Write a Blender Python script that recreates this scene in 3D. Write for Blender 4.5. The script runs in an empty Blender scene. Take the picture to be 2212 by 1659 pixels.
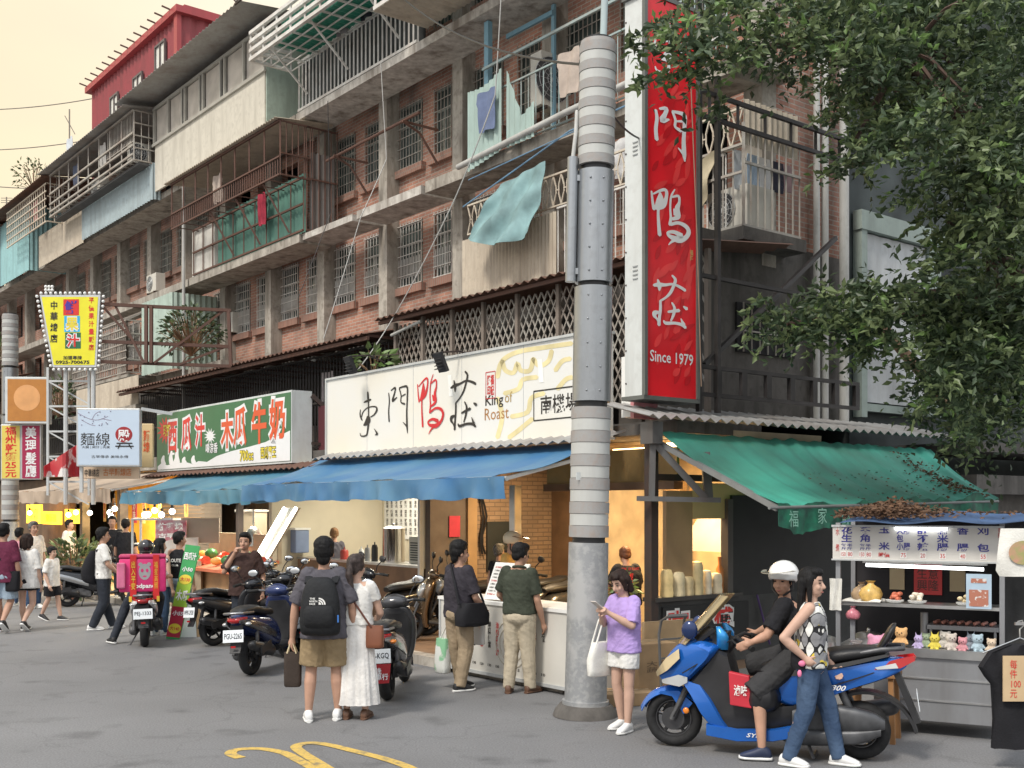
import bpy, bmesh, math, random
from mathutils import Vector, Matrix, noise
R = random.Random(11)
SC = bpy.context.scene
COL = bpy.data.collections.new('street')      # linked to the scene at the end: keeps the temporary evaluations quick
V = Vector
rad = math.radians

# ------------------------------------------------------------------ camera, sky, sun, exposure
cam_d = bpy.data.cameras.new('camera')
cam = bpy.data.objects.new('camera', cam_d)
COL.objects.link(cam)
cam.location = (0, 0, 2.1)
cam.rotation_euler = (rad(90), 0, 0)
cam_d.sensor_width = 36
cam_d.lens = 39.06
cam_d.shift_y = 0.12
cam_d.clip_start = 0.1
cam_d.clip_end = 600
SC.camera = cam

SUN_EL, SUN_AZ = 50.0, 215.0
world = bpy.data.worlds.new('World')
SC.world = world
world.use_nodes = True
wn, wl = world.node_tree.nodes, world.node_tree.links
bg = wn['Background']
sky = wn.new('ShaderNodeTexSky')
sky.sky_type = 'NISHITA'
sky.sun_disc = False
sky.sun_elevation = rad(SUN_EL)
sky.sun_rotation = rad(SUN_AZ)
sky.dust_density = 4.0
tc = wn.new('ShaderNodeTexCoord')
ns = wn.new('ShaderNodeTexNoise')
ns.inputs['Scale'].default_value = 3.4
ns.inputs['Detail'].default_value = 5
mp = wn.new('ShaderNodeMapping')
mp.inputs['Scale'].default_value = (1, 1, 2.5)
wl.new(tc.outputs['Generated'], mp.inputs['Vector'])
wl.new(mp.outputs['Vector'], ns.inputs['Vector'])
sx = wn.new('ShaderNodeSeparateXYZ')
wl.new(tc.outputs['Generated'], sx.inputs['Vector'])
ramp = wn.new('ShaderNodeValToRGB')          # overcast sky: a little bluer overhead
el = ramp.color_ramp.elements
el[0].position, el[0].color = 0.05, (7.6, 7.3, 6.8, 1)
el[1].position, el[1].color = 0.7, (8.0, 8.6, 9.4, 1)
wl.new(sx.outputs['Z'], ramp.inputs['Fac'])
def wmath(op, a, b=None):
 m = wn.new('ShaderNodeMath'); m.operation = op
 for k, x in enumerate((a, b)):
  if x is None: continue
  if isinstance(x, (int, float)): m.inputs[k].default_value = x
  else: wl.new(x, m.inputs[k])
 return m.outputs[0]
def wramp(v, a, b):
 r = wn.new('ShaderNodeMapRange'); r.interpolation_type = 'SMOOTHSTEP'
 r.inputs['From Min'].default_value = a; r.inputs['From Max'].default_value = b
 wl.new(v, r.inputs['Value']); return r.outputs['Result']
def wmix(f, a, col):
 m = wn.new('ShaderNodeMixRGB'); wl.new(f, m.inputs[0]); wl.new(a, m.inputs[1]); m.inputs[2].default_value = (*col, 1); return m.outputs[0]
vm = wn.new('ShaderNodeVectorMath'); vm.operation = 'DOT_PRODUCT'
vm.inputs[1].default_value = V((-0.74, 0.66, 0.10)).normalized()
wl.new(tc.outputs['Generated'], vm.inputs[0])
c1 = wmix(wramp(vm.outputs['Value'], 0.45, 0.97), ramp.outputs['Color'], (7.5, 6.3, 4.2))      # evening glow low on the left
dark = wmath('MULTIPLY', wramp(sx.outputs['Z'], 0.22, 0.02), wramp(sx.outputs['Y'], 0.5, -0.05))   # low sky dimmed behind the camera for contrast, standing for blocks across the street
c1 = wmix(dark, c1, (5.6, 5.35, 5.0))
nr = wn.new('ShaderNodeMapRange')
nr.inputs['From Min'].default_value = 0.3
nr.inputs['From Max'].default_value = 0.7
nr.inputs['To Min'].default_value = 0.84
nr.inputs['To Max'].default_value = 1.0
wl.new(ns.outputs['Fac'], nr.inputs['Value'])
mxs = wn.new('ShaderNodeMixRGB')
wl.new(nr.outputs['Result'], mxs.inputs['Fac'])
wl.new(sky.outputs['Color'], mxs.inputs['Color1'])
wl.new(c1, mxs.inputs['Color2'])
wl.new(mxs.outputs['Color'], bg.inputs['Color'])
bg.inputs['Strength'].default_value = 0.085

sun_d = bpy.data.lights.new('sun', 'SUN')
sun_d.energy = 1.5
sun_d.angle = rad(11)
sun_d.color = (1.0, 0.93, 0.83)
sun = bpy.data.objects.new('sun', sun_d)
COL.objects.link(sun)
_a = rad(SUN_AZ)
sdir = V((math.sin(_a) * math.cos(rad(SUN_EL)), math.cos(_a) * math.cos(rad(SUN_EL)), math.sin(rad(SUN_EL))))
sun.rotation_euler = sdir.to_track_quat('Z', 'Y').to_euler()
sun.location = (-6, -4, 20)

SC.view_settings.view_transform = 'Standard'
SC.view_settings.look = 'None'
SC.view_settings.exposure = 0.84
SC.view_settings.gamma = 1
SC.cycles.max_bounces = 6
SC.cycles.diffuse_bounces = 3
SC.cycles.transparent_max_bounces = 8

# ------------------------------------------------------------------ frames
# the row of houses: s runs along its front to the far left, w goes back into the house, z up
UX, UY = -0.6219, 0.7831
VX, VY = 0.7831, 0.6219
OX, OY = 1.06, 14.19
F0 = 2400.0
def F(s, w, z):
 return V((OX + UX * s + VX * w, OY + UY * s + VY * w, z))
def at(px, py, Y):
 return V(((px - 1106) / F0 * Y, Y, 2.1 - (py - 1095) / F0 * Y))
def gnd(px, py, z=0.0):
 Y = (2.1 - z) * F0 / (py - 1095)
 return V(((px - 1106) / F0 * Y, Y, z))
def fp(px, py, w):                     # photo point on the plane w = const -> (s, z)
 d = (1106 - px) / F0
 s = (OX + d * OY + w * (VX + d * VY)) / (0.6219 - d * UY)
 Y = OY + VY * w + UY * s
 return s, 2.1 - (py - 1095) / F0 * Y
def sp(px, py, s):                     # photo point on the plane s = const -> (w, z)
 e = (px - 1106) / F0
 w = (OY * e - OX + s * (0.6219 + UY * e)) / (VX - VY * e)
 Y = OY + VY * w + UY * s
 return w, 2.1 - (py - 1095) / F0 * Y

# ------------------------------------------------------------------ materials
MATS = {}
def mat(name, col, rough=0.6, metal=0.0, var=0.15, scale=3.0, bump=0.0, bscale=40.0, col2=None, emit=0.0,
  spec=0.5, alpha=1.0, trans=0.0, coat=0.0, stretch=None, gen=False, detail=6.0, lo=0.35, hi=0.65, sub=0.0):
 if name in MATS:
  return MATS[name]
 m = bpy.data.materials.new(name)
 m.use_nodes = True
 n, l = m.node_tree.nodes, m.node_tree.links
 b = n['Principled BSDF']
 b.inputs['Roughness'].default_value = rough
 b.inputs['Metallic'].default_value = metal
 b.inputs['Specular IOR Level'].default_value = spec
 b.inputs['Coat Weight'].default_value = coat
 b.inputs['Transmission Weight'].default_value = trans
 b.inputs['Alpha'].default_value = alpha
 t = n.new('ShaderNodeTexCoord')
 mpn = n.new('ShaderNodeMapping')
 mpn.inputs['Scale'].default_value = stretch or (1, 1, 1)
 l.new(t.outputs['Object'], mpn.inputs['Vector'])
 if var > 0 or col2:
  c2 = col2 or tuple(max(0, c * (1 - var)) for c in col)
  c1 = col if col2 else tuple(min(1, c * (1 + var)) for c in col)
  x = n.new('ShaderNodeTexNoise')
  x.inputs['Scale'].default_value = scale
  x.inputs['Detail'].default_value = detail
  l.new(mpn.outputs['Vector'], x.inputs['Vector'])
  r = n.new('ShaderNodeMapRange')
  r.inputs['From Min'].default_value = lo
  r.inputs['From Max'].default_value = hi
  l.new(x.outputs['Fac'], r.inputs['Value'])
  k = n.new('ShaderNodeMixRGB')
  k.inputs['Color1'].default_value = (*c2, 1)
  k.inputs['Color2'].default_value = (*c1, 1)
  l.new(r.outputs['Result'], k.inputs['Fac'])
  l.new(k.outputs['Color'], b.inputs['Base Color'])
  m['mixnode'] = k.name
 else:
  b.inputs['Base Color'].default_value = (*col, 1)
 if bump > 0:
  x2 = n.new('ShaderNodeTexNoise')
  x2.inputs['Scale'].default_value = bscale
  x2.inputs['Detail'].default_value = 4
  l.new(mpn.outputs['Vector'], x2.inputs['Vector'])
  bp = n.new('ShaderNodeBump')
  bp.inputs['Strength'].default_value = bump
  bp.inputs['Distance'].default_value = 0.02
  l.new(x2.outputs['Fac'], bp.inputs['Height'])
  l.new(bp.outputs['Normal'], b.inputs['Normal'])
 if emit > 0:
  b.inputs['Emission Color'].default_value = (*col, 1)
  b.inputs['Emission Strength'].default_value = emit
 MATS[name] = m
 return m

def facade_coords(n, l):
 """texture vector (s, z, w) for surfaces that follow the row of houses (world space, metres)"""
 g = n.new('ShaderNodeNewGeometry')
 mm = n.new('ShaderNodeMapping')
 mm.inputs['Rotation'].default_value = (0, 0, math.atan2(-UY, UX))
 l.new(g.outputs['Position'], mm.inputs['Vector'])
 s = n.new('ShaderNodeSeparateXYZ')
 l.new(mm.outputs['Vector'], s.inputs['Vector'])
 c = n.new('ShaderNodeCombineXYZ')
 ad = n.new('ShaderNodeMath')
 ad.operation = 'ADD'
 l.new(s.outputs['X'], ad.inputs[0])
 l.new(s.outputs['Y'], ad.inputs[1])
 l.new(ad.outputs[0], c.inputs['X'])
 l.new(s.outputs['Z'], c.inputs['Y'])
 return c, g

def brick_mat(name, c1, c2, mortar, bw=0.24, bh=0.075, stain=0.5):
 m = bpy.data.materials.new(name)
 m.use_nodes = True
 n, l = m.node_tree.nodes, m.node_tree.links
 b = n['Principled BSDF']
 b.inputs['Roughness'].default_value = 0.85
 c, g = facade_coords(n, l)
 br = n.new('ShaderNodeTexBrick')
 br.inputs['Scale'].default_value = 1
 br.inputs['Brick Width'].default_value = bw
 br.inputs['Row Height'].default_value = bh
 br.inputs['Mortar Size'].default_value = 0.009
 br.inputs['Mortar Smooth'].default_value = 0.2
 br.inputs['Color1'].default_value = (*c1, 1)
 br.inputs['Color2'].default_value = (*c2, 1)
 br.inputs['Mortar'].default_value = (*mortar, 1)
 l.new(c.outputs[0], br.inputs['Vector'])
 x = n.new('ShaderNodeTexNoise')
 x.inputs['Scale'].default_value = 1.1
 x.inputs['Detail'].default_value = 8
 l.new(g.outputs['Position'], x.inputs['Vector'])
 r = n.new('ShaderNodeMapRange')
 r.inputs['From Min'].default_value = 0.42
 r.inputs['From Max'].default_value = 0.72
 r.inputs['To Max'].default_value = stain
 l.new(x.outputs['Fac'], r.inputs['Value'])
 k = n.new('ShaderNodeMixRGB')
 k.inputs['Color2'].default_value = (0.10, 0.085, 0.075, 1)
 l.new(r.outputs['Result'], k.inputs['Fac'])
 l.new(br.outputs['Color'], k.inputs['Color1'])
 l.new(k.outputs['Color'], b.inputs['Base Color'])
 bp = n.new('ShaderNodeBump')
 bp.inputs['Strength'].default_value = 0.6
 bp.inputs['Distance'].default_value = 0.01
 bp.invert = True
 l.new(br.outputs['Fac'], bp.inputs['Height'])
 l.new(bp.outputs['Normal'], b.inputs['Normal'])
 MATS[name] = m
 return m

def stained(name, col, dirt=(0.09, 0.075, 0.06), amount=0.7, rough=0.75, metal=0.0, vert=True, scale=1.5, lo=0.45, hi=0.75, bump=0.15, spec=0.4):
 """a base colour with run-down streaks and blotches of dirt that have a shape of their own"""
 if name in MATS:
  return MATS[name]
 m = bpy.data.materials.new(name)
 m.use_nodes = True
 n, l = m.node_tree.nodes, m.node_tree.links
 b = n['Principled BSDF']
 b.inputs['Roughness'].default_value = rough
 b.inputs['Metallic'].default_value = metal
 b.inputs['Specular IOR Level'].default_value = spec
 g = n.new('ShaderNodeNewGeometry')
 fac = None
 for sc_, st, am in ((scale, (1, 1, 0.18 if vert else 1), amount), (scale * 4.5, (1, 1, 1), amount * 0.7)):
  mm = n.new('ShaderNodeMapping')
  mm.inputs['Scale'].default_value = st
  l.new(g.outputs['Position'], mm.inputs['Vector'])
  x = n.new('ShaderNodeTexNoise')
  x.inputs['Scale'].default_value = sc_ * (2.2 if vert and st[2] != 1 else 1)
  x.inputs['Detail'].default_value = 9
  x.inputs['Roughness'].default_value = 0.62
  l.new(mm.outputs['Vector'], x.inputs['Vector'])
  r = n.new('ShaderNodeMapRange')
  r.inputs['From Min'].default_value = lo
  r.inputs['From Max'].default_value = hi
  r.inputs['To Max'].default_value = am
  l.new(x.outputs['Fac'], r.inputs['Value'])
  if fac is None:
   fac = r.outputs['Result']
  else:
   q = n.new('ShaderNodeMath')
   q.operation = 'MAXIMUM'
   l.new(fac, q.inputs[0])
   l.new(r.outputs['Result'], q.inputs[1])
   fac = q.outputs[0]
 k = n.new('ShaderNodeMixRGB')
 k.inputs['Color1'].default_value = (*col, 1)
 k.inputs['Color2'].default_value = (*dirt, 1)
 l.new(fac, k.inputs['Fac'])
 l.new(k.outputs['Color'], b.inputs['Base Color'])
 if bump:
  bp = n.new('ShaderNodeBump')
  bp.inputs['Strength'].default_value = bump
  bp.inputs['Distance'].default_value = 0.02
  l.new(fac, bp.inputs['Height'])
  l.new(bp.outputs['Normal'], b.inputs['Normal'])
 MATS[name] = m
 return m

# ------------------------------------------------------------------ objects
def tag(o, label=None, cat=None, group=None, kind=None):
 if label: o['label'] = label
 if cat: o['category'] = cat
 if group: o['group'] = group
 if kind: o['kind'] = kind
 return o
def thing(name, loc, label, cat, rz=0.0, group=None):
 o = bpy.data.objects.new(name, None)
 COL.objects.link(o)
 o.empty_display_size = 0.1
 o.location = loc
 o.rotation_euler = (0, 0, rz)
 return tag(o, label, cat, group)
def root_mat(o):
 m = o.matrix_basis.copy()
 while o.parent:
  o = o.parent
  m = o.matrix_basis @ m
 return m
def copy_tree(o, parent=None):
 c = o.copy()
 COL.objects.link(c)
 c.parent = parent
 for ch in list(o.children):
  copy_tree(ch, c)
 return c

def frame_of(ax):
 ax = V(ax).normalized()
 t = V((0, 0, 1)) if abs(ax.z) < 0.95 else V((0, 1, 0))
 a = ax.cross(t).normalized()
 return a, ax.cross(a).normalized()

class MB:
 def __init__(self):
  self.v, self.f, self.mi = [], [], []
 def add(self, vs, fs, mi=0):
  o = len(self.v)
  self.v += [V(p) for p in vs]
  self.f += [[i + o for i in q] for q in fs]
  self.mi += [mi] * len(fs)
  return self
 def hexa(self, p, mi=0):           # 8 points, bottom loop then top loop
  return self.add(p, [(0, 1, 2, 3), (7, 6, 5, 4), (0, 4, 5, 1), (1, 5, 6, 2), (2, 6, 7, 3), (3, 7, 4, 0)], mi)
 def fb(self, s0, s1, w0, w1, z0, z1, mi=0):
  return self.hexa([F(s0, w0, z0), F(s1, w0, z0), F(s1, w1, z0), F(s0, w1, z0), F(s0, w0, z1), F(s1, w0, z1), F(s1, w1, z1), F(s0, w1, z1)], mi)
 def box(self, c, size, M=None, mi=0):
  x, y, z = (k / 2 for k in size)
  M = M or Matrix.Identity(3)
  c = V(c)
  return self.hexa([c + M @ V(q) for q in ((-x, -y, -z), (x, -y, -z), (x, y, -z), (-x, y, -z), (-x, -y, z), (x, -y, z), (x, y, z), (-x, y, z))], mi)
 def loft(self, rings, caps=True, mi=0, closed=True):
  n = len(rings[0])
  vs = [p for r in rings for p in r]
  fs = []
  for i in range(len(rings) - 1):
   for j in range(n if closed else n - 1):
    a, b = i * n + j, i * n + (j + 1) % n
    fs.append((a, b, b + n, a + n))
  if caps and closed:
   fs.append(list(range(n - 1, -1, -1)))
   fs.append([(len(rings) - 1) * n + j for j in range(n)])
  return self.add(vs, fs, mi)
 def tube(self, pts, r, n=8, caps=True, mi=0, flat=1.0):
  pts = [V(p) for p in pts]
  rs = r if isinstance(r, (list, tuple)) else [r] * len(pts)
  rings = []
  a0 = None
  for i, p in enumerate(pts):
   d = (pts[min(i + 1, len(pts) - 1)] - pts[max(i - 1, 0)])
   if d.length < 1e-9: d = V((0, 0, 1))
   d.normalize()
   if a0 is None:
    a, b = frame_of(d)
   else:
    a = (a0 - d * a0.dot(d))
    a = a.normalized() if a.length > 1e-6 else frame_of(d)[0]
    b = d.cross(a)
   a0 = a
   off = math.pi / 4 if n == 4 else 0
   k = math.sqrt(2) if n == 4 else 1
   rings.append([p + (a * math.cos(2 * math.pi * j / n + off) + b * math.sin(2 * math.pi * j / n + off) * flat) * rs[i] * k for j in range(n)])
  return self.loft(rings, caps, mi)
 def bar(self, p, q, r, mi=0):
  return self.tube([p, q], r, 4, True, mi)
 def ell(self, c, rr, M=None, seg=14, rings=9, mi=0):
  c = V(c)
  M = M or Matrix.Identity(3)
  if not isinstance(rr, (tuple, list)): rr = (rr, rr, rr)
  vs = [c + M @ V((0, 0, -rr[2]))]
  for i in range(1, rings):
   t = math.pi * i / rings - math.pi / 2
   for j in range(seg):
    a = 2 * math.pi * j / seg
    vs.append(c + M @ V((rr[0] * math.cos(t) * math.cos(a), rr[1] * math.cos(t) * math.sin(a), rr[2] * math.sin(t))))
  vs.append(c + M @ V((0, 0, rr[2])))
  fs = []
  for j in range(seg):
   fs.append((0, 1 + (j + 1) % seg, 1 + j))
   k = 1 + (rings - 2) * seg
   fs.append((len(vs) - 1, k + j, k + (j + 1) % seg))
  for i in range(rings - 2):
   for j in range(seg):
    a, b = 1 + i * seg + j, 1 + i * seg + (j + 1) % seg
    fs.append((a, b, b + seg, a + seg))
  return self.add(vs, fs, mi)
 def rc(self, p, q, r1, r2, n=12, mi=0, c1=True, c2=True):      # rounded cone from p to q
  p, q = V(p), V(q)
  d = q - p
  if d.length < 1e-6: return self.ell(p, r1)
  ax = d.normalized()
  a, b = frame_of(ax)
  rings = []
  def ring(c, r):
   rings.append([c + (a * math.cos(2 * math.pi * j / n) + b * math.sin(2 * math.pi * j / n)) * r for j in range(n)])
  if c1:
   for t in (-85, -60, -30): ring(p + ax * r1 * math.sin(rad(t)), r1 * math.cos(rad(t)))
  ring(p, r1)
  ring(q, r2)
  if c2:
   for t in (30, 60, 85): ring(q + ax * r2 * math.sin(rad(t)), r2 * math.cos(rad(t)))
  return self.loft(rings, True, mi)
 def prism(self, poly, fn, t0, t1, mi=0):                         # fn(x, y, t) -> point
  n = len(poly)
  vs = [fn(x, y, t0) for x, y in poly] + [fn(x, y, t1) for x, y in poly]
  fs = [list(range(n - 1, -1, -1)), list(range(n, 2 * n))]
  for j in range(n):
   k = (j + 1) % n
   fs.append((j, k, k + n, j + n))
  return self.add(vs, fs, mi)
 def sheet(self, fn, nu, nv, th=0.004, mi=0):                     # fn(a, b) a, b in 0..1 -> point; a thin solid sheet
  P = [[V(fn(i / nu, j / nv)) for j in range(nv + 1)] for i in range(nu + 1)]
  top, bot = [], []
  for i in range(nu + 1):
   for j in range(nv + 1):
    du = P[min(i + 1, nu)][j] - P[max(i - 1, 0)][j]
    dv = P[i][min(j + 1, nv)] - P[i][max(j - 1, 0)]
    nn = du.cross(dv)
    nn = nn.normalized() if nn.length > 1e-9 else V((0, 0, 1))
    top.append(P[i][j] + nn * th / 2)
    bot.append(P[i][j] - nn * th / 2)
  m = nv + 1
  N = len(top)
  fs = []
  for i in range(nu):
   for j in range(nv):
    a = i * m + j
    fs.append((a, a + m, a + m + 1, a + 1))
    fs.append((N + a, N + a + 1, N + a + m + 1, N + a + m))
  for i in range(nu):
   for j, fl in ((0, 1), (nv, 0)):
    a = i * m + j
    q = (a, a + m, N + a + m, N + a)
    fs.append(q if not fl else q[::-1])
  for j in range(nv):
   for i, fl in ((0, 0), (nu, 1)):
    a = i * m + j
    q = (a, a + 1, N + a + 1, N + a)
    fs.append(q if not fl else q[::-1])
  return self.add(top + bot, fs, mi)
 def mesh(self, name, mats, bevel=0.0, smooth=None, recalc=True):
  me = bpy.data.meshes.new(name)
  me.from_pydata([tuple(p) for p in self.v], [], self.f)
  for m in (mats if isinstance(mats, (list, tuple)) else [mats]):
   me.materials.append(m)
  me.polygons.foreach_set('material_index', self.mi)
  if recalc or bevel:
   bm = bmesh.new()
   bm.from_mesh(me)
   if bevel:
    bmesh.ops.remove_doubles(bm, verts=bm.verts, dist=1e-5)
   if recalc:
    bmesh.ops.recalc_face_normals(bm, faces=bm.faces)
   if bevel:
    es = [e for e in bm.edges if len(e.link_faces) == 2 and e.calc_face_angle(0) > 0.5]
    bmesh.ops.bevel(bm, geom=es, offset=bevel, segments=2, affect='EDGES', profile=0.5, clamp_overlap=True)
   bm.to_mesh(me)
   bm.free()
  if smooth:
   me.polygons.foreach_set('use_smooth', [True] * len(me.polygons))
   me.set_sharp_from_angle(angle=rad(smooth))
  return me
 def build(self, name, mats, parent=None, bevel=0.0, smooth=None, world=True, label=None, recalc=True):
  me = self.mesh(name, mats, bevel, smooth, recalc)
  o = bpy.data.objects.new(name, me)
  COL.objects.link(o)
  if parent:
   o.parent = parent
   if world:
    me.transform(root_mat(parent).inverted())
  elif world:
   xs = [p for p in self.v]
   c = V(((min(p.x for p in xs) + max(p.x for p in xs)) / 2, (min(p.y for p in xs) + max(p.y for p in xs)) / 2, min(p.z for p in xs)))
   me.transform(Matrix.Translation(-c))
   o.location = c
  if label: o['label'] = label
  return o

# lettering: origin o (centre), x direction, up direction; fitted to w x h metres; it stands e metres proud
def txt_mesh(body, bold=0.0, shear=0.0, spacing=1.0, line=1.0, size=1.0):
 c = bpy.data.curves.new('t', 'FONT')
 c.body = body
 c.offset = bold
 c.shear = shear
 c.space_character = spacing
 c.space_line = line
 c.resolution_u = 2
 o = bpy.data.objects.new('t', c)
 SC.collection.objects.link(o)
 dg = bpy.context.evaluated_depsgraph_get()
 me = bpy.data.meshes.new_from_object(o.evaluated_get(dg))
 bpy.data.objects.remove(o)
 bpy.data.curves.remove(c)
 return me
def put_text(mb, body, o, xd, up, w=None, h=None, e=0.004, bold=0.0, shear=0.0, spacing=1.0, line=1.0, mi=0):
 me = txt_mesh(body, bold, shear, spacing, line)
 if len(me.vertices) == 0: return
 xs = [v.co.x for v in me.vertices]
 ys = [v.co.y for v in me.vertices]
 x0, x1, y0, y1 = min(xs), max(xs), min(ys), max(ys)
 kx = w / (x1 - x0) if w else None
 ky = h / (y1 - y0) if h else kx
 kx = kx or ky
 xd, up = V(xd).normalized(), V(up).normalized()
 nn = xd.cross(up)
 o = V(o)
 vs = [o + xd * ((v.co.x - (x0 + x1) / 2) * kx) + up * ((v.co.y - (y0 + y1) / 2) * ky) + nn * e for v in me.vertices]
 mb.add(vs, [list(p.vertices) for p in me.polygons], mi)
 bpy.data.meshes.remove(me)
def text_part(body, o, xd, up, w, h, m, parent, name='lettering', **k):
 mb = MB()
 put_text(mb, body, o, xd, up, w, h, **k)
 return mb.build(name, m, parent, recalc=False)

def smooth_path(pts, k=4):
 out = []
 n = len(pts)
 for i in range(n - 1):
  p0, p1, p2, p3 = pts[max(i - 1, 0)], pts[i], pts[i + 1], pts[min(i + 2, n - 1)]
  for j in range(k):
   t = j / k
   out.append(tuple(0.5 * (2 * b + (c - a) * t + (2 * a - 5 * b + 4 * c - d) * t * t + (3 * b - a - 3 * c + d) * t ** 3) for a, b, c, d in zip(p0, p1, p2, p3)))
 out.append(tuple(pts[-1]))
 return out
def brush(mb, strokes, fn, mi=0):
 """strokes: lists of (x, y, r) ; fn(x, y, layer) -> point"""
 for i, st in enumerate(strokes):
  st = smooth_path(st)
  if len(st) < 2: continue
  L, Rr = [], []
  for j, (x, y, r) in enumerate(st):
   a, b = st[max(j - 1, 0)], st[min(j + 1, len(st) - 1)]
   dx, dy = b[0] - a[0], b[1] - a[1]
   k = math.hypot(dx, dy) or 1
   L.append((x - dy / k * r, y + dx / k * r))
   Rr.append((x + dy / k * r, y - dx / k * r))
  def cap(c, other, r):
   dx, dy = c[0] - other[0], c[1] - other[1]
   k = math.hypot(dx, dy) or 1
   return (c[0] + dx / k * r * .8, c[1] + dy / k * r * .8)
  pts = [cap(st[0], st[1], st[0][2])] + L + [cap(st[-1], st[-2], st[-1][2])] + Rr[::-1]
  m = len(L)
  vs = [fn(x, y, i) for x, y in pts]
  fs = [(1 + j, 2 + j, len(pts) - 2 - j, len(pts) - 1 - j) for j in range(m - 1)]
  fs += [(0, 1, len(pts) - 1), (m, m + 1, m + 2)]
  mb.add(vs, fs, mi)

def corr(mb, fn, n, th=0.02, amp=0.02, mi=0, sub=4):
 """corrugated sheet: fn(a, b, off) ; n waves along a"""
 mb.sheet(lambda a, b: fn(a, b, amp * math.sin(a * n * 2 * math.pi)), n * sub, 1, 0.004, mi)
# ------------------------------------------------------------------ materials of the place
brick = brick_mat('brick', (0.50, 0.25, 0.175), (0.36, 0.165, 0.115), (0.45, 0.40, 0.34), stain=0.8)
brick_sill = brick_mat('brick_sill', (0.36, 0.18, 0.13), (0.28, 0.14, 0.10), (0.30, 0.25, 0.21), bw=0.075, bh=0.3)
conc = stained('concrete', (0.46, 0.425, 0.37), (0.10, 0.082, 0.065), 0.9, 0.9, lo=.42, hi=.7)
conc_lt = stained('pale_concrete', (0.62, 0.59, 0.54), (0.15, 0.12, 0.095), 0.85, 0.9, lo=.40, hi=.68)
conc_dk = stained('dark_concrete', (0.13, 0.12, 0.11), (0.03, 0.028, 0.025), 0.85, 0.95)
plaster = stained('white_plaster', (0.62, 0.60, 0.55), (0.2, 0.18, 0.15), 0.6, 0.85)
steel_dk = stained('dark_steel', (0.055, 0.045, 0.042), (0.11, 0.05, 0.03), 0.7, 0.6, 0.3, vert=False)
rust = stained('rusty_steel', (0.13, 0.075, 0.06), (0.17, 0.075, 0.045), 0.6, 0.75, 0.2, vert=False)
bar_grey = stained('grey_bars', (0.42, 0.40, 0.36), (0.17, 0.08, 0.05), 0.7, 0.6, 0.1, vert=False)
bar_white = stained('white_bars', (0.72, 0.71, 0.67), (0.25, 0.15, 0.1), 0.6, 0.6, 0.0, vert=False)
bar_dark = mat('black_bars', (0.03, 0.026, 0.026), 0.55, 0.2, var=0.4)
cream_sheet = stained('cream_sheet', (0.64, 0.605, 0.52), (0.27, 0.245, 0.2), 0.55, 0.6)
green_sheet = stained('pale_green_sheet', (0.44, 0.54, 0.47), (0.15, 0.17, 0.14), 0.6, 0.6)
blue_sheet = stained('blue_grey_sheet', (0.38, 0.46, 0.48), (0.14, 0.14, 0.13), 0.6, 0.55)
turq_sheet = stained('turquoise_sheet', (0.32, 0.55, 0.56), (0.13, 0.18, 0.18), 0.5, 0.55)
tan_sheet = stained('tan_sheet', (0.56, 0.49, 0.39), (0.2, 0.15, 0.11), 0.6, 0.65)
red_sheet = stained('red_sheet', (0.30, 0.055, 0.062), (0.16, 0.045, 0.045), 0.7, 0.5, 0.0)
darkred_sheet = stained('maroon_sheet', (0.10, 0.016, 0.022), (0.04, 0.012, 0.014), 0.5, 0.5)
green_tin = stained('green_tin', (0.03, 0.24, 0.16), (0.05, 0.10, 0.08), 0.5, 0.4)
brown_tin = stained('brown_tin', (0.16, 0.085, 0.06), (0.06, 0.035, 0.03), 0.7, 0.7)
zinc = stained('zinc_sheet', (0.42, 0.42, 0.41), (0.17, 0.10, 0.065), 0.6, 0.5, 0.4, vert=False)
glass_dk = mat('dark_glass', (0.065, 0.085, 0.08), 0.12, 0.0, var=0.5, scale=1.3, spec=0.6)
glass_pale = mat('frosted_glass', (0.52, 0.475, 0.42), 0.4, 0.0, var=0.18, scale=2.0)
pvc = stained('grey_pipe', (0.50, 0.50, 0.48), (0.2, 0.19, 0.17), 0.5, 0.5)
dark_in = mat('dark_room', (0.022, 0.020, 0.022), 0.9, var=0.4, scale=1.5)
tan_wall = mat('tan_wall', (0.42, 0.28, 0.15), 0.8, var=0.15, scale=1.5)
yellow_wall = mat('yellow_panel', (0.72, 0.52, 0.26), 0.7, var=0.08, scale=1.0)
brown_panel = mat('brown_panel', (0.14, 0.085, 0.05), 0.6, var=0.25, scale=2.0)
cream_wall = mat('cream_wall', (0.66, 0.60, 0.46), 0.8, var=0.08, scale=1.0)
black_board = mat('black_board', (0.014, 0.015, 0.016), 0.55, var=0.3)
timber = mat('timber', (0.22, 0.13, 0.07), 0.7, var=0.35, scale=6, stretch=(1, 1, 0.2))
steel = mat('brushed_steel', (0.55, 0.55, 0.54), 0.32, 0.9, var=0.15, scale=4)
white_pl = mat('white_plastic', (0.72, 0.72, 0.70), 0.45, var=0.06)
black_pl = mat('black_plastic', (0.018, 0.018, 0.02), 0.45, var=0.35)

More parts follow.
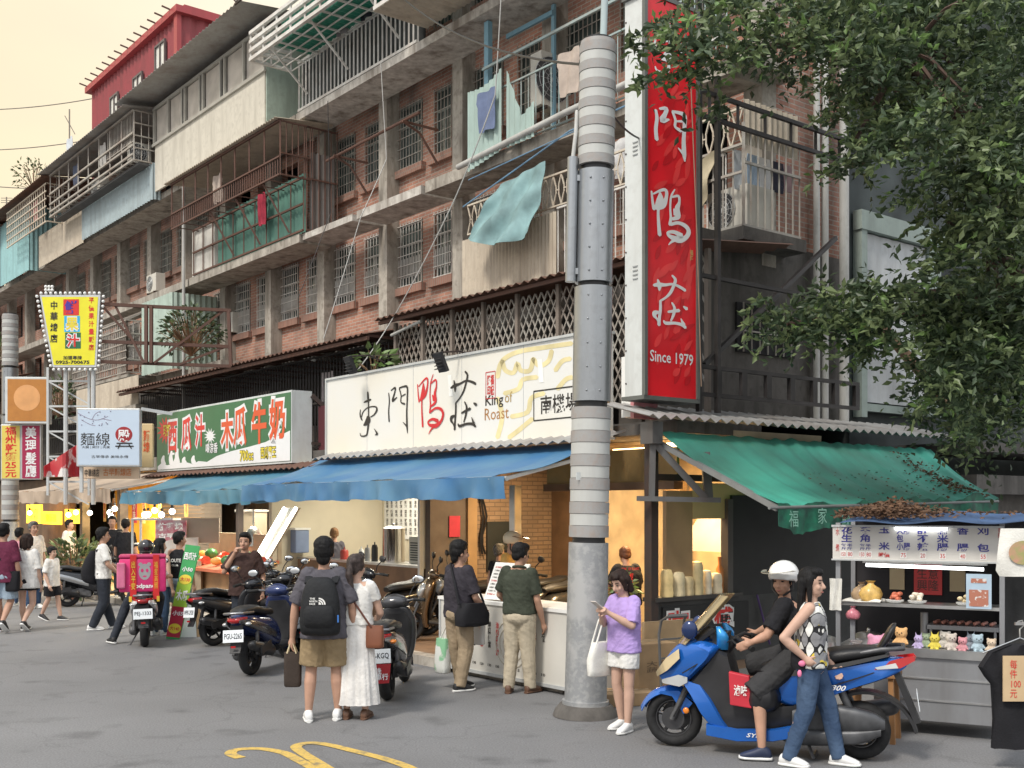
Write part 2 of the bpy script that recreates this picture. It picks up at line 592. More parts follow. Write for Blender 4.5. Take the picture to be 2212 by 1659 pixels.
# ------------------------------------------------------------------ ground
def asphalt():
 m = bpy.data.materials.new('asphalt')
 m.use_nodes = True
 n, l = m.node_tree.nodes, m.node_tree.links
 b = n['Principled BSDF']
 b.inputs['Roughness'].default_value = 0.85
 g = n.new('ShaderNodeNewGeometry')
 prev = None
 def nz(scale, lo, hi, a, c, st=(1, 1, 1)):
  mm = n.new('ShaderNodeMapping'); mm.inputs['Scale'].default_value = st
  l.new(g.outputs['Position'], mm.inputs['Vector'])
  x = n.new('ShaderNodeTexNoise'); x.inputs['Scale'].default_value = scale; x.inputs['Detail'].default_value = 8
  l.new(mm.outputs['Vector'], x.inputs['Vector'])
  r = n.new('ShaderNodeMapRange'); r.inputs['From Min'].default_value = lo; r.inputs['From Max'].default_value = hi
  r.inputs['To Min'].default_value = a; r.inputs['To Max'].default_value = c
  l.new(x.outputs['Fac'], r.inputs['Value'])
  return r.outputs['Result'], x
 f1, x1 = nz(0.35, 0.35, 0.68, 0.15, 0.195)          # broad patches
 f2, x2 = nz(60, 0.3, 0.7, 0.75, 1.25)                # grain
 f3, x3 = nz(1.7, 0.58, 0.74, 1.0, 0.6)              # oil stains
 mu = n.new('ShaderNodeMath'); mu.operation = 'MULTIPLY'; l.new(f1, mu.inputs[0]); l.new(f2, mu.inputs[1])
 mu2 = n.new('ShaderNodeMath'); mu2.operation = 'MULTIPLY'; l.new(mu.outputs[0], mu2.inputs[0]); l.new(f3, mu2.inputs[1])
 vo = n.new('ShaderNodeTexVoronoi'); vo.feature = 'DISTANCE_TO_EDGE'; vo.inputs['Scale'].default_value = 0.45
 nx = n.new('ShaderNodeTexNoise'); nx.inputs['Scale'].default_value = 1.5; nx.inputs['Detail'].default_value = 6
 l.new(g.outputs['Position'], nx.inputs['Vector'])
 ad = n.new('ShaderNodeVectorMath'); ad.operation = 'MULTIPLY_ADD'
 ad.inputs[1].default_value = (1.2, 1.2, 0)
 l.new(nx.outputs['Color'], ad.inputs[0]); l.new(g.outputs['Position'], ad.inputs[2])
 l.new(ad.outputs[0], vo.inputs['Vector'])
 cr = n.new('ShaderNodeMapRange'); cr.inputs['From Min'].default_value = 0.0; cr.inputs['From Max'].default_value = 0.008
 cr.inputs['To Min'].default_value = 0.84; cr.inputs['To Max'].default_value = 1.0
 l.new(vo.outputs['Distance'], cr.inputs['Value'])
 mu3 = n.new('ShaderNodeMath'); mu3.operation = 'MULTIPLY'; l.new(mu2.outputs[0], mu3.inputs[0]); l.new(cr.outputs['Result'], mu3.inputs[1])
 cc = n.new('ShaderNodeCombineColor')
 l.new(mu3.outputs[0], cc.inputs[0]); l.new(mu3.outputs[0], cc.inputs[1])
 m4 = n.new('ShaderNodeMath'); m4.operation = 'MULTIPLY'; m4.inputs[1].default_value = 1.02
 l.new(mu3.outputs[0], m4.inputs[0]); l.new(m4.outputs[0], cc.inputs[2])
 l.new(cc.outputs[0], b.inputs['Base Color'])
 bp = n.new('ShaderNodeBump'); bp.inputs['Strength'].default_value = 0.35; bp.inputs['Distance'].default_value = 0.01
 l.new(x2.outputs['Fac'], bp.inputs['Height']); l.new(bp.outputs['Normal'], b.inputs['Normal'])
 return m
road = MB().add([(-150, -60, 0), (150, -60, 0), (150, 200, 0), (-150, 200, 0)], [(0, 1, 2, 3)]).build('road', asphalt(), world=False)
tag(road, kind='structure', label='grey asphalt street with oil stains and fine cracks')
tile = stained('arcade_tile', (0.26, 0.17, 0.11), (0.11, 0.075, 0.05), 0.6, 0.5)
pav = MB()
pav.fb(-1.0, 46, -1.2, 9.0, -0.1, 0.12)
tag(pav.build('pavement', tile), kind='structure', label='brown tiled arcade floor in front of the shops')
kb = MB()
kb.fb(-1.0, 46, -1.42, -1.2, -0.1, 0.125)
tag(kb.build('kerb', conc), kind='structure', label='worn concrete kerb edging the arcade floor')
# yellow painted number on the road
ym = stained('road_paint', (0.62, 0.42, 0.10), (0.19, 0.165, 0.12), 0.85, 0.8, vert=False, scale=9, lo=.5, hi=.66)
mb = MB()
def gpt(px, py, i=0):
 p = gnd(px, py); p.z = 0.004 + 0.0007 * i; return p
def band(pts, i):
 L = []
 for k, (x, y, a) in enumerate(smooth_path(pts, 5)):
  L.append((gpt(x, y, i), a))
 vs, fs = [], []
 for k, (p, a) in enumerate(L):
  q0, q1 = L[max(k - 1, 0)][0], L[min(k + 1, len(L) - 1)][0]
  d = (q1 - q0).normalized()
  nn = V((-d.y, d.x, 0))
  vs += [p + nn * a, p - nn * a]
 for k in range(len(L) - 1):
  fs.append((2 * k, 2 * k + 2, 2 * k + 3, 2 * k + 1))
 mb.add(vs, fs)
w_ = 0.05
band([(520, 1638, w_), (498, 1629, w_), (512, 1620, w_), (560, 1618, w_), (610, 1626, w_), (640, 1640, w_), (680, 1662, w_), (720, 1690, w_)], 0)
band([(720, 1690, w_), (640, 1700, w_), (560, 1700, w_)], 1)
band([(740, 1680, w_), (690, 1650, w_), (650, 1625, w_), (640, 1613, w_), (665, 1606, w_), (705, 1609, w_), (760, 1622, w_), (830, 1640, w_), (890, 1662, w_), (920, 1690, w_), (860, 1700, w_), (780, 1695, w_), (740, 1680, w_)], 2)
ymk = mb.build('road_marking', ym)
tag(ymk, 'worn yellow number twenty painted on the asphalt', 'road marking', kind='structure')

# ------------------------------------------------------------------ the brick apartment building
BAY, C0 = 2.78, 7.85
def colS(k): return C0 + BAY * k
ZF = [3.35, 5.95, 8.5, 11.1, 13.7]
bld = thing('apartment_building', F(20, 3.5, 0), 'long weathered brick apartment block with concrete columns, barred windows and caged balconies', 'building')
S_R, S_L = -0.1, 45.0
wall = MB()
wins = []
for f in (1, 2, 3):
 z0, z1 = ZF[f], ZF[f + 1]
 zs, zt = z0 + 0.88, z0 + 2.27
 for k in range(-3, 14):
  a, b = max(colS(k), S_R), colS(k + 1)
  edges = [a]
  holes = []
  for h0, h1 in ((0.2, 0.84), (1.3, 2.25)):
   h0, h1 = colS(k) + h0, colS(k) + h1
   if h1 > S_R + 0.2:
    holes.append((max(h0, S_R + 0.1), h1))
  wall.fb(a, b, 3.5, 3.68, z0, zs)
  wall.fb(a, b, 3.5, 3.68, zt, z1)
  x = a
  for h0, h1 in holes:
   if h0 > x: wall.fb(x, h0, 3.5, 3.68, zs, zt)
   x = h1
   wins.append((f, h0, h1, zs, zt))
  wall.fb(x, b, 3.5, 3.68, zs, zt)
# the end wall facing the side street, and the rear
wall.fb(S_R, S_R + 0.18, 3.68, 5.2, 5.95, 13.7)
wall.build('wall', brick, bld)
lw = MB()
lw.fb(S_R, S_R + 0.2, 0.8, 5.2, 3.35, 5.95)
lw.fb(S_R, S_L, 3.5, 3.7, 0.1, 3.0)
lw.fb(7.0, S_L, 3.5, 3.68, 3.35, 5.95)
lw.fb(S_R + 0.2, 7.0, 3.5, 3.68, 3.35, 5.95)
lw.build('lower_wall', conc_dk, bld)
rf = MB()
rf.fb(S_R, S_L, 3.3, 9, 13.7, 13.85)
rf.fb(S_R + .02, S_L, 3.7, 9, 13.0, 13.7)
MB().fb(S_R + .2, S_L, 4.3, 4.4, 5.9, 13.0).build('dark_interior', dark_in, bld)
rf.build('roof', conc_dk, bld)
for k in range(-3, 14):
 s = colS(k) - 0.40
 if s < -.3: s = S_R + .16
 s0 = max(s - 0.17, S_R - 0.02)
 MB().fb(s0, s + 0.17, 3.18, 3.5, 5.6, 13.6).build('column', conc, bld)
slabs = [(18.9, 12.5, 2.35, 8.16, 8.36, conc), (12.42, 10.2, 2.4, 8.2, 8.34, conc_lt), (10.05, 7.6, 2.42, 8.2, 8.37, conc_lt), (7.5, S_R, 2.45, 8.2, 8.42, conc),
         (S_L, 18.97, 2.35, 8.16, 8.36, conc), (S_L, 12.6, 2.3, 10.93, 11.1, conc), (12.55, S_R, 2.3, 10.93, 11.1, conc_lt),
         (7.2, S_R, 2.45, 5.78, 5.95, conc), (S_L, 17.0, 2.45, 5.78, 5.95, conc), (S_L, S_R, 1.55, 3.12, 3.3, conc_dk)]
for a, b, w0, z0, z1, m in slabs:
 o = MB().fb(b, a, w0, 3.18, z0, z1)
 o.build('balcony_slab' if z0 > 4 else 'floor_slab', m, bld)
MB().fb(S_R - 0.9, S_L, 0.45, 1.5, 3.02, 3.16).build('arcade_roof', conc_dk, bld)
# windows: frame > pane, grille ; sills of brick on edge
def window_mesh(w, h, kind):
 fr, pn, gr = MB(), MB(), MB()
 t = 0.045
 P = lambda x, y, d: V((x, d, y))
 def bx(mb, x0, x1, y0, y1, d0, d1): mb.box(((x0 + x1) / 2, (d0 + d1) / 2, (y0 + y1) / 2), (x1 - x0, d1 - d0, y1 - y0))
 bx(fr, 0, t, 0, h, 0.02, 0.09); bx(fr, w - t, w, 0, h, 0.02, 0.09)
 bx(fr, t, w - t, 0, t, 0.02, 0.09); bx(fr, t, w - t, h - t, h, 0.02, 0.09)
 bx(fr, t, w - t, h * 0.66, h * 0.66 + t, 0.022, 0.088)
 bx(fr, w / 2 - 0.02, w / 2 + 0.02, t, h * 0.66, 0.022, 0.088)
 bx(pn, t, w - t, t, h - t, 0.05, 0.06)
 r = 0.007
 nv = max(4, int(w / 0.11))
 for i in range(nv + 1):
  x = 0.01 + (w - 0.02) * i / nv
  gr.bar((x, -0.05, -0.02), (x, -0.05, h + 0.02), r)
 for i in range(7):
  y = 0.04 + (h - 0.08) * i / 6
  gr.bar((-0.01, -0.066, y), (w + 0.01, -0.066, y), r)
 if kind:
  for i in range(nv):
   x = 0.01 + (w - 0.02) * (i + 0.5) / nv
   gr.bar((x, -0.05, h * 0.15), (x, -0.05, h * 0.45), r)
 return fr, pn, gr
wood_fr = stained('green_window_frame', (0.25, 0.28, 0.25), (0.1, 0.1, 0.09), 0.6, 0.6)
pale_fr = stained('pale_window_frame', (0.50, 0.50, 0.46), (0.2, 0.19, 0.17), 0.6, 0.6)
WT = {}
ROT = math.atan2(-UY, -UX)          # window local x runs to the viewer's right (-u), y into the house (v)
def place_window(s_left, w, z, h, kind):
 key = (round(w, 2), round(h, 2), kind)
 if key not in WT:
  fr, pn, gr = window_mesh(w, h, kind)
  WT[key] = (fr.mesh('window', pale_fr if kind else wood_fr), pn.mesh('pane', glass_dk), gr.mesh('grille', bar_white if kind else bar_grey))
 ms = WT[key]
 p = F(s_left, 3.52, z)
 o = bpy.data.objects.new('window', ms[0]); COL.objects.link(o)
 o.parent = bld
 loc = root_mat(bld).inverted() @ p
 o.location = loc; o.rotation_euler = (0, 0, ROT)
 for nm, me in (('pane', ms[1]), ('grille', ms[2])):
  c = bpy.data.objects.new(nm, me); COL.objects.link(c); c.parent = o
 return o
for f, h0, h1, zs, zt in wins:
 hidden = (f == 3 and h0 > 12) or (f == 2 and 12.3 < h0 < 18.2) or h0 > 36 or (f == 1 and h0 < 2)
 if hidden:
  continue
 wo_ = place_window(h1, h1 - h0, zs, zt - zs, f == 1)
 sill = MB(); sill.fb(h0 - 0.12, h1 + 0.12, 3.38, 3.497, zs - 0.16, zs + 0.002)
 so_ = bpy.data.objects.new('window_sill', sill.mesh('window_sill', brick_sill)); COL.objects.link(so_); so_.parent = wo_
 so_.data.transform((root_mat(bld) @ Matrix.LocRotScale(wo_.location, wo_.rotation_euler, None)).inverted())

# cages, railings and sheets of the balconies (parts of the building)
def bars(mb, s0, s1, w, z0, z1, step=0.12, r=0.008, hz=(0.0, 1.0), top=0.0):
 n = max(1, int(abs(s1 - s0) / step))
 for i in range(n + 1):
  s = s0 + (s1 - s0) * i / n
  mb.bar(F(s, w, z0), F(s, w + top, z1), r)
 for t in hz:
  z = z0 + (z1 - z0) * t
  mb.bar(F(s0, w - 0.015 + top * t, z), F(s1, w - 0.015 + top * t, z), r * 1.7)
def side_bars(mb, s, w0, w1, z0, z1, step=0.14, r=0.008, hz=(0, 1)):
 n = max(1, int(abs(w1 - w0) / step))
 for i in range(n + 1):
  w = w0 + (w1 - w0) * i / n
  mb.bar(F(s, w, z0), F(s, w, z1), r)
 for t in hz:
  z = z0 + (z1 - z0) * t
  mb.bar(F(s - 0.015, w0, z), F(s - 0.015, w1, z), r * 1.7)
def corr_front(mb, s0, s1, w, z0, z1, pitch=0.12, amp=0.018):
 n = max(2, int(abs(s1 - s0) / pitch))
 corr(mb, lambda a, b, o: F(s0 + (s1 - s0) * a, w + o, z0 + (z1 - z0) * b), n, amp=amp)
def corr_side(mb, s, w0, w1, z0, z1, pitch=0.12, amp=0.018):
 n = max(2, int(abs(w1 - w0) / pitch))
 corr(mb, lambda a, b, o: F(s + o, w0 + (w1 - w0) * a, z0 + (z1 - z0) * b), n, amp=amp)
def diamond(mb, s0, s1, w, z0, z1, p=0.13, r=0.006):
 h = z1 - z0
 k = p * 1.75
 n = int((s1 - s0 + h * p / k) / p) + 1
 for i in range(n + 1):
  for sgn in (1, -1):
   a = s0 + i * p - (h * p / k if sgn > 0 else 0)
   b = a + h * p / k
   # clip along s
   za, zb = (z0, z1) if sgn > 0 else (z1, z0)
   A, B = [a, za], [b, zb]
   if B[0] <= s0 or A[0] >= s1: continue
   if A[0] < s0:
    t = (s0 - A[0]) / (B[0] - A[0]); A = [s0, A[1] + (B[1] - A[1]) * t]
   if B[0] > s1:
    t = (s1 - A[0]) / (B[0] - A[0]); B = [s1, A[1] + (B[1] - A[1]) * t]
   mb.tube([F(A[0], w + 0.004 * sgn, A[1]), F(B[0], w + 0.004 * sgn, B[1])], r, 4)

# -- second floor, right: expanded-metal mesh behind posts, brown canopy above
g = MB(); diamond(g, -0.6, 7.0, 1.5, 3.6, 5.45, 0.15, 0.011)
g.build('mesh_screen', bar_grey, bld)
g = MB()
for s in (-0.6, 0.4, 1.4, 2.4, 3.4, 4.3, 5.2, 6.1, 7.0):
 g.fb(s - 0.035, s + 0.035, 1.43, 1.49, 3.3, 5.5)
g.build('screen_posts', stained('post_brown', (0.25, 0.21, 0.18), (0.12, 0.09, 0.07), 0.5), bld)
g = MB()
for i in range(9):
 s = 0.2 + i * 0.78
 g.fb(s, s + 0.5 + 0.2 * (i % 2), 2.6, 2.65, 3.4, 5.1)
g.build('stored_boards', mat('boards', (0.17, 0.15, 0.13), 0.8, var=0.5, scale=1.2), bld)
def canopy(s0, s1, w0, z0, w1, z1, m, pitch=0.2, name='canopy', amp=0.025):
 g = MB()
 n = int(abs(s1 - s0) / pitch)
 corr(g, lambda a, b, o: F(s0 + (s1 - s0) * a, w0 + (w1 - w0) * b, z0 + (z1 - z0) * b + o), n, amp=amp)
 g.build(name, m, bld)
canopy(-0.7, 7.2, 1.1, 5.55, 3.15, 5.78, brown_tin)
canopy(7.25, 20.5, 0.9, 5.28, 3.48, 5.82, brown_tin)
g = MB(); g.fb(7.25, 20.5, 0.98, 1.04, 5.18, 5.25); g.fb(-0.7, 7.2, 1.2, 1.25, 5.47, 5.53)
for i in range(14): g.fb(7.3 + i * 0.98, 7.34 + i * 0.98, 1.04, 3.4, 5.25, 5.3)
g.build('canopy_frame', rust, bld)
# -- second floor, left: dark vertical bars
g = MB(); bars(g, 7.4, 20.3, 1.55, 3.3, 5.2, 0.13, 0.010, (0.02, 0.5, 1.0))
g.build('bar_screen', bar_dark, bld)
g = MB()
for i in range(10):
 s = 7.8 + i * 1.25
 g.fb(s, s + 0.75, 2.2 + 0.1 * (i % 3), 2.5, 3.3, 3.9 + 0.5 * ((i * 7) % 3))
g.build('stored_boxes', mat('stored_goods', (0.20, 0.17, 0.15), 0.8, var=0.6, scale=0.8), bld)
g = MB(); bars(g, 20.6, 33, 1.5, 3.3, 5.0, 0.2, 0.011, (0, 0.33, 0.66, 1))
g.build('bar_screen', bar_dark, bld)
g = MB(); corr_front(g, 20.0, 25.4, 1.35, 4.95, 5.75, 0.1)
g.build('balcony_sheet', tan_sheet, bld)
MB().fb(19.8, 26, 1.2, 2.4, 4.72, 4.92).build('balcony_slab', conc, bld)

# -- third floor (z 5.95 - 8.3), right: sheet parapet, hexagon rail
g = MB(); corr_front(g, 3.5, 6.15, 2.36, 5.95, 7.0, 0.09, 0.012)
g.build('balcony_sheet', tan_sheet, bld)
g = MB(); bars(g, S_R, 3.5, 2.4, 5.95, 7.05, 0.17, 0.009, (0, 1))
g.build('balcony_bars', bar_white, bld)
def hex_rail(s0, s1, w, z0, z1, m):
 g = MB()
 g.fb(s0, s1, w - .02, w + .02, z0 - .025, z0); g.fb(s0, s1, w - .02, w + .02, z1, z1 + .03)
 n = int((s1 - s0) / 0.2)
 for i in range(n):
  a = s0 + (s1 - s0) * i / n; d = (s1 - s0) / n
  h = z1 - z0
  for pts in ([(a, z0), (a + d * .33, z0 + h * .38), (a + d * .33, z0 + h * .62), (a, z1)], [(a + d, z0), (a + d * .67, z0 + h * .38), (a + d * .67, z0 + h * .62), (a + d, z1)]):
   for p, q in zip(pts, pts[1:]): g.bar(F(p[0], w, p[1]), F(q[0], w, q[1]), 0.010)
  g.bar(F(a + d * .33, w, z0 + h * .5), F(a + d * .67, w, z0 + h * .5), 0.009)
 g.build('hexagon_rail', m, bld)
cream_bar = stained('cream_bars', (0.60, 0.54, 0.44), (0.3, 0.14, 0.08), 0.6, 0.6, vert=False)
hex_rail(-.42, 6.0, 2.38, 7.1, 7.6, cream_bar)
# third floor, left: cage with shelves, turquoise sheets
g = MB(); bars(g, 21.6, 26.6, 1.6, 6.0, 7.5, 0.16, 0.010, (0, .14, .28, .42, .56, .7, .85, 1)); side_bars(g, 21.6, 1.6, 2.5, 6.0, 7.5, 0.16, 0.010, (0, .25, .5, .75, 1))
bars(g, 21.6, 26.6, 1.6, 7.5, 8.0, 0.22, 0.010, (1,), top=0.9)
g.build('balcony_cage', bar_grey, bld)
MB().fb(21.6, 26.6, 1.6, 2.45, 5.86, 5.95).build('balcony_slab', conc, bld)
g = MB(); corr_front(g, 19.2, 21.5, 2.0, 5.9, 8.0, 0.2, 0.03); corr_side(g, 19.2, 2.0, 3.3, 5.9, 8.0, 0.16, 0.02)
g.build('balcony_sheet', green_sheet, bld)

# -- fourth floor (8.36 - 10.9): caged balcony with green corrugated parapet
g = MB(); corr_front(g, 12.4, 17.2, 2.46, 8.4, 9.75, 0.17, 0.028); g.build('balcony_sheet', stained('green_corrugated', (0.09, 0.22, 0.17), (0.07, 0.10, 0.09), 0.6, 0.6), bld)
MB().fb(17.3, 18.8, 2.4, 2.5, 8.37, 9.6).build('balcony_parapet', plaster, bld)
g = MB(); bars(g, 12.25, 18.6, 1.75, 9.55, 9.95, 0.12, 0.011, (0, 1)); bars(g, 12.25, 18.6, 1.75, 9.95, 10.75, 0.75, 0.016, (1,))
side_bars(g, 12.25, 1.75, 2.5, 9.55, 10.75, 0.14, 0.010, (0, .4, 1)); side_bars(g, 12.25, 2.4, 3.2, 8.4, 10.75, 0.14, 0.010, (0, .5, 1))
bars(g, 12.3, 18.6, 2.36, 8.4, 9.6, 0.62, 0.013, (0.0, .5, 1))
for s in (12.9, 14.4, 15.9): g.bar(F(s, 2.3, 8.45), F(s + .25, 1.76, 9.55), 0.02)
for i in range(12): g.bar(F(12.3 + i * .55, 1.75, 9.56), F(12.3 + i * .55, 2.45, 9.56), 0.01)
g.build('balcony_cage', rust, bld)
g = MB(); corr(g, lambda a, b, o: F(12.2 + 6.6 * a, 1.6 + 1.5 * b, 10.78 + .15 * b + o), 50, amp=.02); g.build('cage_roof', tan_sheet, bld)
g = MB(); corr_side(g, 12.28, 2.5, 3.15, 8.4, 10.2, .12); g.build('balcony_sheet', stained('rust_sheet', (0.20, .19, .18), (.12, .06, .04), .7, .7), bld)
# washing line rack with brackets in front of the windows
g = MB()
for s in (10.9, 8.15): g.tube([F(s, 3.2, 9.05), F(s, 2.75, 9.6), F(s, 2.35, 9.75)], 0.025, 6); g.bar(F(s, 3.2, 9.75), F(s, 2.35, 9.75), .02)
g.tube([F(11.4, 2.45, 9.77), F(7.7, 2.45, 9.82)], 0.03, 8)
g.build('laundry_bracket', rust, bld)
# fourth floor right: thin rail with pale blue posts, teal torn sheets
teal_rail = stained('teal_rail', (0.35, 0.46, 0.46), (0.3, 0.17, 0.1), 0.6, 0.6, vert=False)
g = MB(); bars(g, S_R, 5.9, 2.42, 8.42, 9.5, 0.2, 0.008, (0.02, 1)); g.bar(F(S_R, 2.42, 10.05), F(5.6, 2.42, 10.0), 0.022)
g.build('balcony_rail', teal_rail, bld)
g = MB(); g.fb(5.55, 5.67, 2.5, 2.6, 8.45, 10.9); g.fb(4.3, 4.38, 3.0, 3.05, 8.45, 10.9); g.fb(4.3, 5.6, 2.95, 3.0, 10.7, 10.78)
g.build('balcony_post', stained('blue_post', (0.22, 0.40, 0.50), (.15, .2, .22), .5), bld)
g = MB(); corr(g, lambda a, b, o: F(5.9 - 1.0 * a, 2.3 + o, 8.2 + .15 * a + (1.45 - .1 * math.sin(a * 3)) * b), 7, amp=.02)
corr(g, lambda a, b, o: F(4.75 - .75 * a, 2.3 + o, 8.35 + (.25 + 1.1 * max(0, 1 - a * 1.8) + .35 * a) * b), 5, amp=.02)
g.build('balcony_sheet', stained('teal_sheet', (0.40, 0.52, 0.48), (0.2, 0.24, 0.22), 0.5), bld)
g = MB(); g.tube([F(6.2, 2.3, 8.36), F(3.2, 2.28, 8.52), F(S_R - .05, 2.26, 8.62)], 0.055, 10); g.tube([F(6.05, 2.5, 8.4), F(6.05, 2.5, 9.0)], .045, 8)
g.build('drain_pipe', pvc, bld, smooth=40)

# -- fifth floor (11.1 - 13.6): cream enclosure, white cages, sheets
g = MB()
g.fb(13.75, 20.75, 2.1, 2.16, 11.1, 12.38)
corr_side(g, 13.73, 2.12, 3.4, 11.0, 13.5, .2, .012)
en = g.build('balcony_enclosure', [cream_sheet], bld, label='cream sheet metal enclosure with a row of dusty windows')
g = MB(); g.fb(13.66, 20.85, 2.04, 2.1, 12.38, 12.46); g.fb(13.66, 20.85, 2.06, 2.12, 13.42, 13.5)
for i, s in enumerate((13.75, 14.85, 15.95, 16.2, 17.3, 17.5, 18.5, 18.7, 19.7, 20.75)): g.fb(s - .035, s + .035, 2.05, 2.11, 12.46, 13.42)
g.build('enclosure_frame', mat('aluminium', (0.45, 0.44, 0.40), 0.5, 0.3, var=.1), en)
g = MB()
for a, b in ((13.8, 14.8), (14.9, 15.9), (16.25, 17.25), (17.55, 18.45), (18.75, 19.65), (19.75, 20.7)): g.fb(a, b, 2.13, 2.15, 12.47, 13.41)
g.build('enclosure_panes', glass_pale, en)
g = MB(); g.fb(13.7, 13.75, 2.13, 3.3, 11.1, 13.45); g.build('enclosure_side', green_sheet, en)
g = MB(); corr(g, lambda a, b, o: F(13.2 + 8.4 * a, 1.2 + 2.2 * b, 13.62 + .22 * b + o), 42, amp=.022); g.build('enclosure_roof', zinc, en)
# red rooftop room
shed = thing('rooftop_shed', F(25, 4, 13.85), 'red corrugated metal room on the roof with three small white windows', 'shed')
g = MB()
corr_front(g, 21.9, 30.0, 3.3, 13.8, 16.95, .32, .035); corr_side(g, 21.9, 3.3, 6.6, 13.8, 16.9, .4, .035)
g.fb(21.95, 30, 3.36, 6.6, 13.85, 16.8)
g.build('wall', red_sheet, shed)
g = MB(); g.fb(21.7, 30.2, 3.1, 3.35, 16.9, 17.1); g.fb(21.7, 21.95, 3.35, 7.0, 16.9, 17.15); g.fb(21.85, 22.1, 3.18, 3.32, 13.9, 16.9)
g.build('fascia', stained('red_trim', (0.42, 0.07, 0.075), (.2, .05, .05), .4, .45), shed)
for a, b, z0, z1 in ((22.9, 23.75, 15.2, 16.5), (24.85, 25.7, 15.2, 16.1), (27.1, 27.9, 15.2, 16.1)):
 f_ = MB(); t = .06
 f_.fb(a, b, 3.2, 3.27, z0, z0 + t); f_.fb(a, b, 3.2, 3.27, z1 - t, z1); f_.fb(a, a + t, 3.2, 3.27, z0 + t, z1 - t); f_.fb(b - t, b, 3.2, 3.27, z0 + t, z1 - t); f_.fb((a + b) / 2 - .02, (a + b) / 2 + .02, 3.2, 3.27, z0 + t, z1 - t)
 wo = f_.build('window', mat('dark_frame', (0.12, 0.1, 0.1), .5), shed)
 q = MB(); q.fb(a + t, b - t, 3.25, 3.28, z0 + t, z1 - t); q.build('pane', mat('white_pane', (0.75, 0.74, 0.68), .3, var=.05), wo)
g = MB()
for i in range(14): g.bar(F(22.2 + i * .6, 3.1, 17.1), F(22.2 + i * .6, 2.85, 17.14), .02)
g.build('roof_brackets', rust, shed)
zs_ = MB(); corr_front(zs_, 17.6, 21.3, 6.2, 13.9, 16.4, .18, .02); corr_side(zs_, 17.6, 6.2, 8.8, 13.9, 16.3, .18, .02); zs_.fb(17.65, 21.3, 6.26, 8.8, 13.9, 16.2)
zr = MB(); zr.fb(17.3, 21.5, 6.0, 9.0, 16.4, 16.5)
zt_ = thing('rooftop_shed', F(19.5, 4, 13.85), 'grey zinc shed on the roof beside the red metal room', 'shed')
zs_.build('wall', zinc, zt_); zr.build('roof', conc_dk, zt_)
# right of the enclosure at the top: white barred balcony with green sheets and shelf cages
g = MB(); bars(g, 7.6, 12.5, 2.35, 11.12, 12.25, 0.16, 0.016, (0.03, 1)); g.build('balcony_rail', bar_white, bld)
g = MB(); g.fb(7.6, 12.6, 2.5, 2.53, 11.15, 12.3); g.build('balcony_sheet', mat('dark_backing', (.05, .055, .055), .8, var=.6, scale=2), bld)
g = MB()
bars(g, 7.75, 12.9, 1.35, 12.2, 12.8, 0.62, 0.022, (0, .33, .66, 1)); side_bars(g, 12.9, 1.35, 2.35, 12.2, 12.8, .4, .02, (0, .33, .66, 1))
for i in range(9): g.bar(F(7.75 + i * .64, 1.35, 12.2), F(7.75 + i * .64, 2.35, 12.2), .018)
for i in range(5): g.bar(F(7.75, 1.35 + i * .25, 12.19), F(12.9, 1.35 + i * .25, 12.19), .012)
for s in (8.2, 10.2, 12.0): g.bar(F(s, 1.4, 12.2), F(s, 2.3, 11.4), .018)
g.build('shelf_cage', bar_white, bld)
g = MB(); corr(g, lambda a, b, o: F(7.8 + 4.1 * a, 1.5 + .8 * b, 12.25 + o), 26, amp=.015); corr_front(g, 7.8, 11.7, 1.5, 12.25, 12.7, .16, .015); g.build('shelf_sheet', green_tin, bld)
g = MB()
bars(g, 3.2, 7.3, 1.2, 11.35, 12.9, 0.62, 0.022, (0, .25, .5, .75, 1)); side_bars(g, 7.3, 1.2, 2.3, 11.35, 12.9, .4, .02, (0, .25, .5, .75, 1))
g.build('shelf_cage', bar_white, bld)
g = MB(); corr_front(g, 3.3, 7.1, 1.4, 11.6, 12.9, .16, .015); g.build('shelf_sheet', green_tin, bld)
g = MB(); corr(g, lambda a, b, o: F(3.1 + 4.2 * a, 1.15 + 1.2 * b, 11.3 + o), 28, amp=.015); g.build('shelf_floor', tan_sheet, bld)
g = MB(); corr(g, lambda a, b, o: F(5.5 + 7.5 * a, .9 + 2.4 * b, 13.9 + .3 * b + o), 40, amp=.02); g.build('canopy', mat('green_canopy', (0.05, .33, .2), .4, var=.15), bld)
g = MB()
for i in range(13):
 a = 5.6 + i * .6
 g.bar(F(a, 1.0, 13.85), F(a + .3, 1.1, 13.5), .015); g.bar(F(a + .3, 1.1, 13.5), F(a + .6, 1.0, 13.85), .015)
g.bar(F(5.6, 1.1, 13.5), F(13.2, 1.1, 13.5), .02); g.bar(F(5.6, 1.0, 13.86), F(13.2, 1.0, 13.86), .02)
g.build('canopy_truss', steel_dk, bld)
MB().fb(S_R, 5.5, 1.2, 3.5, 13.5, 13.65).build('roof_eave', conc_dk, bld)
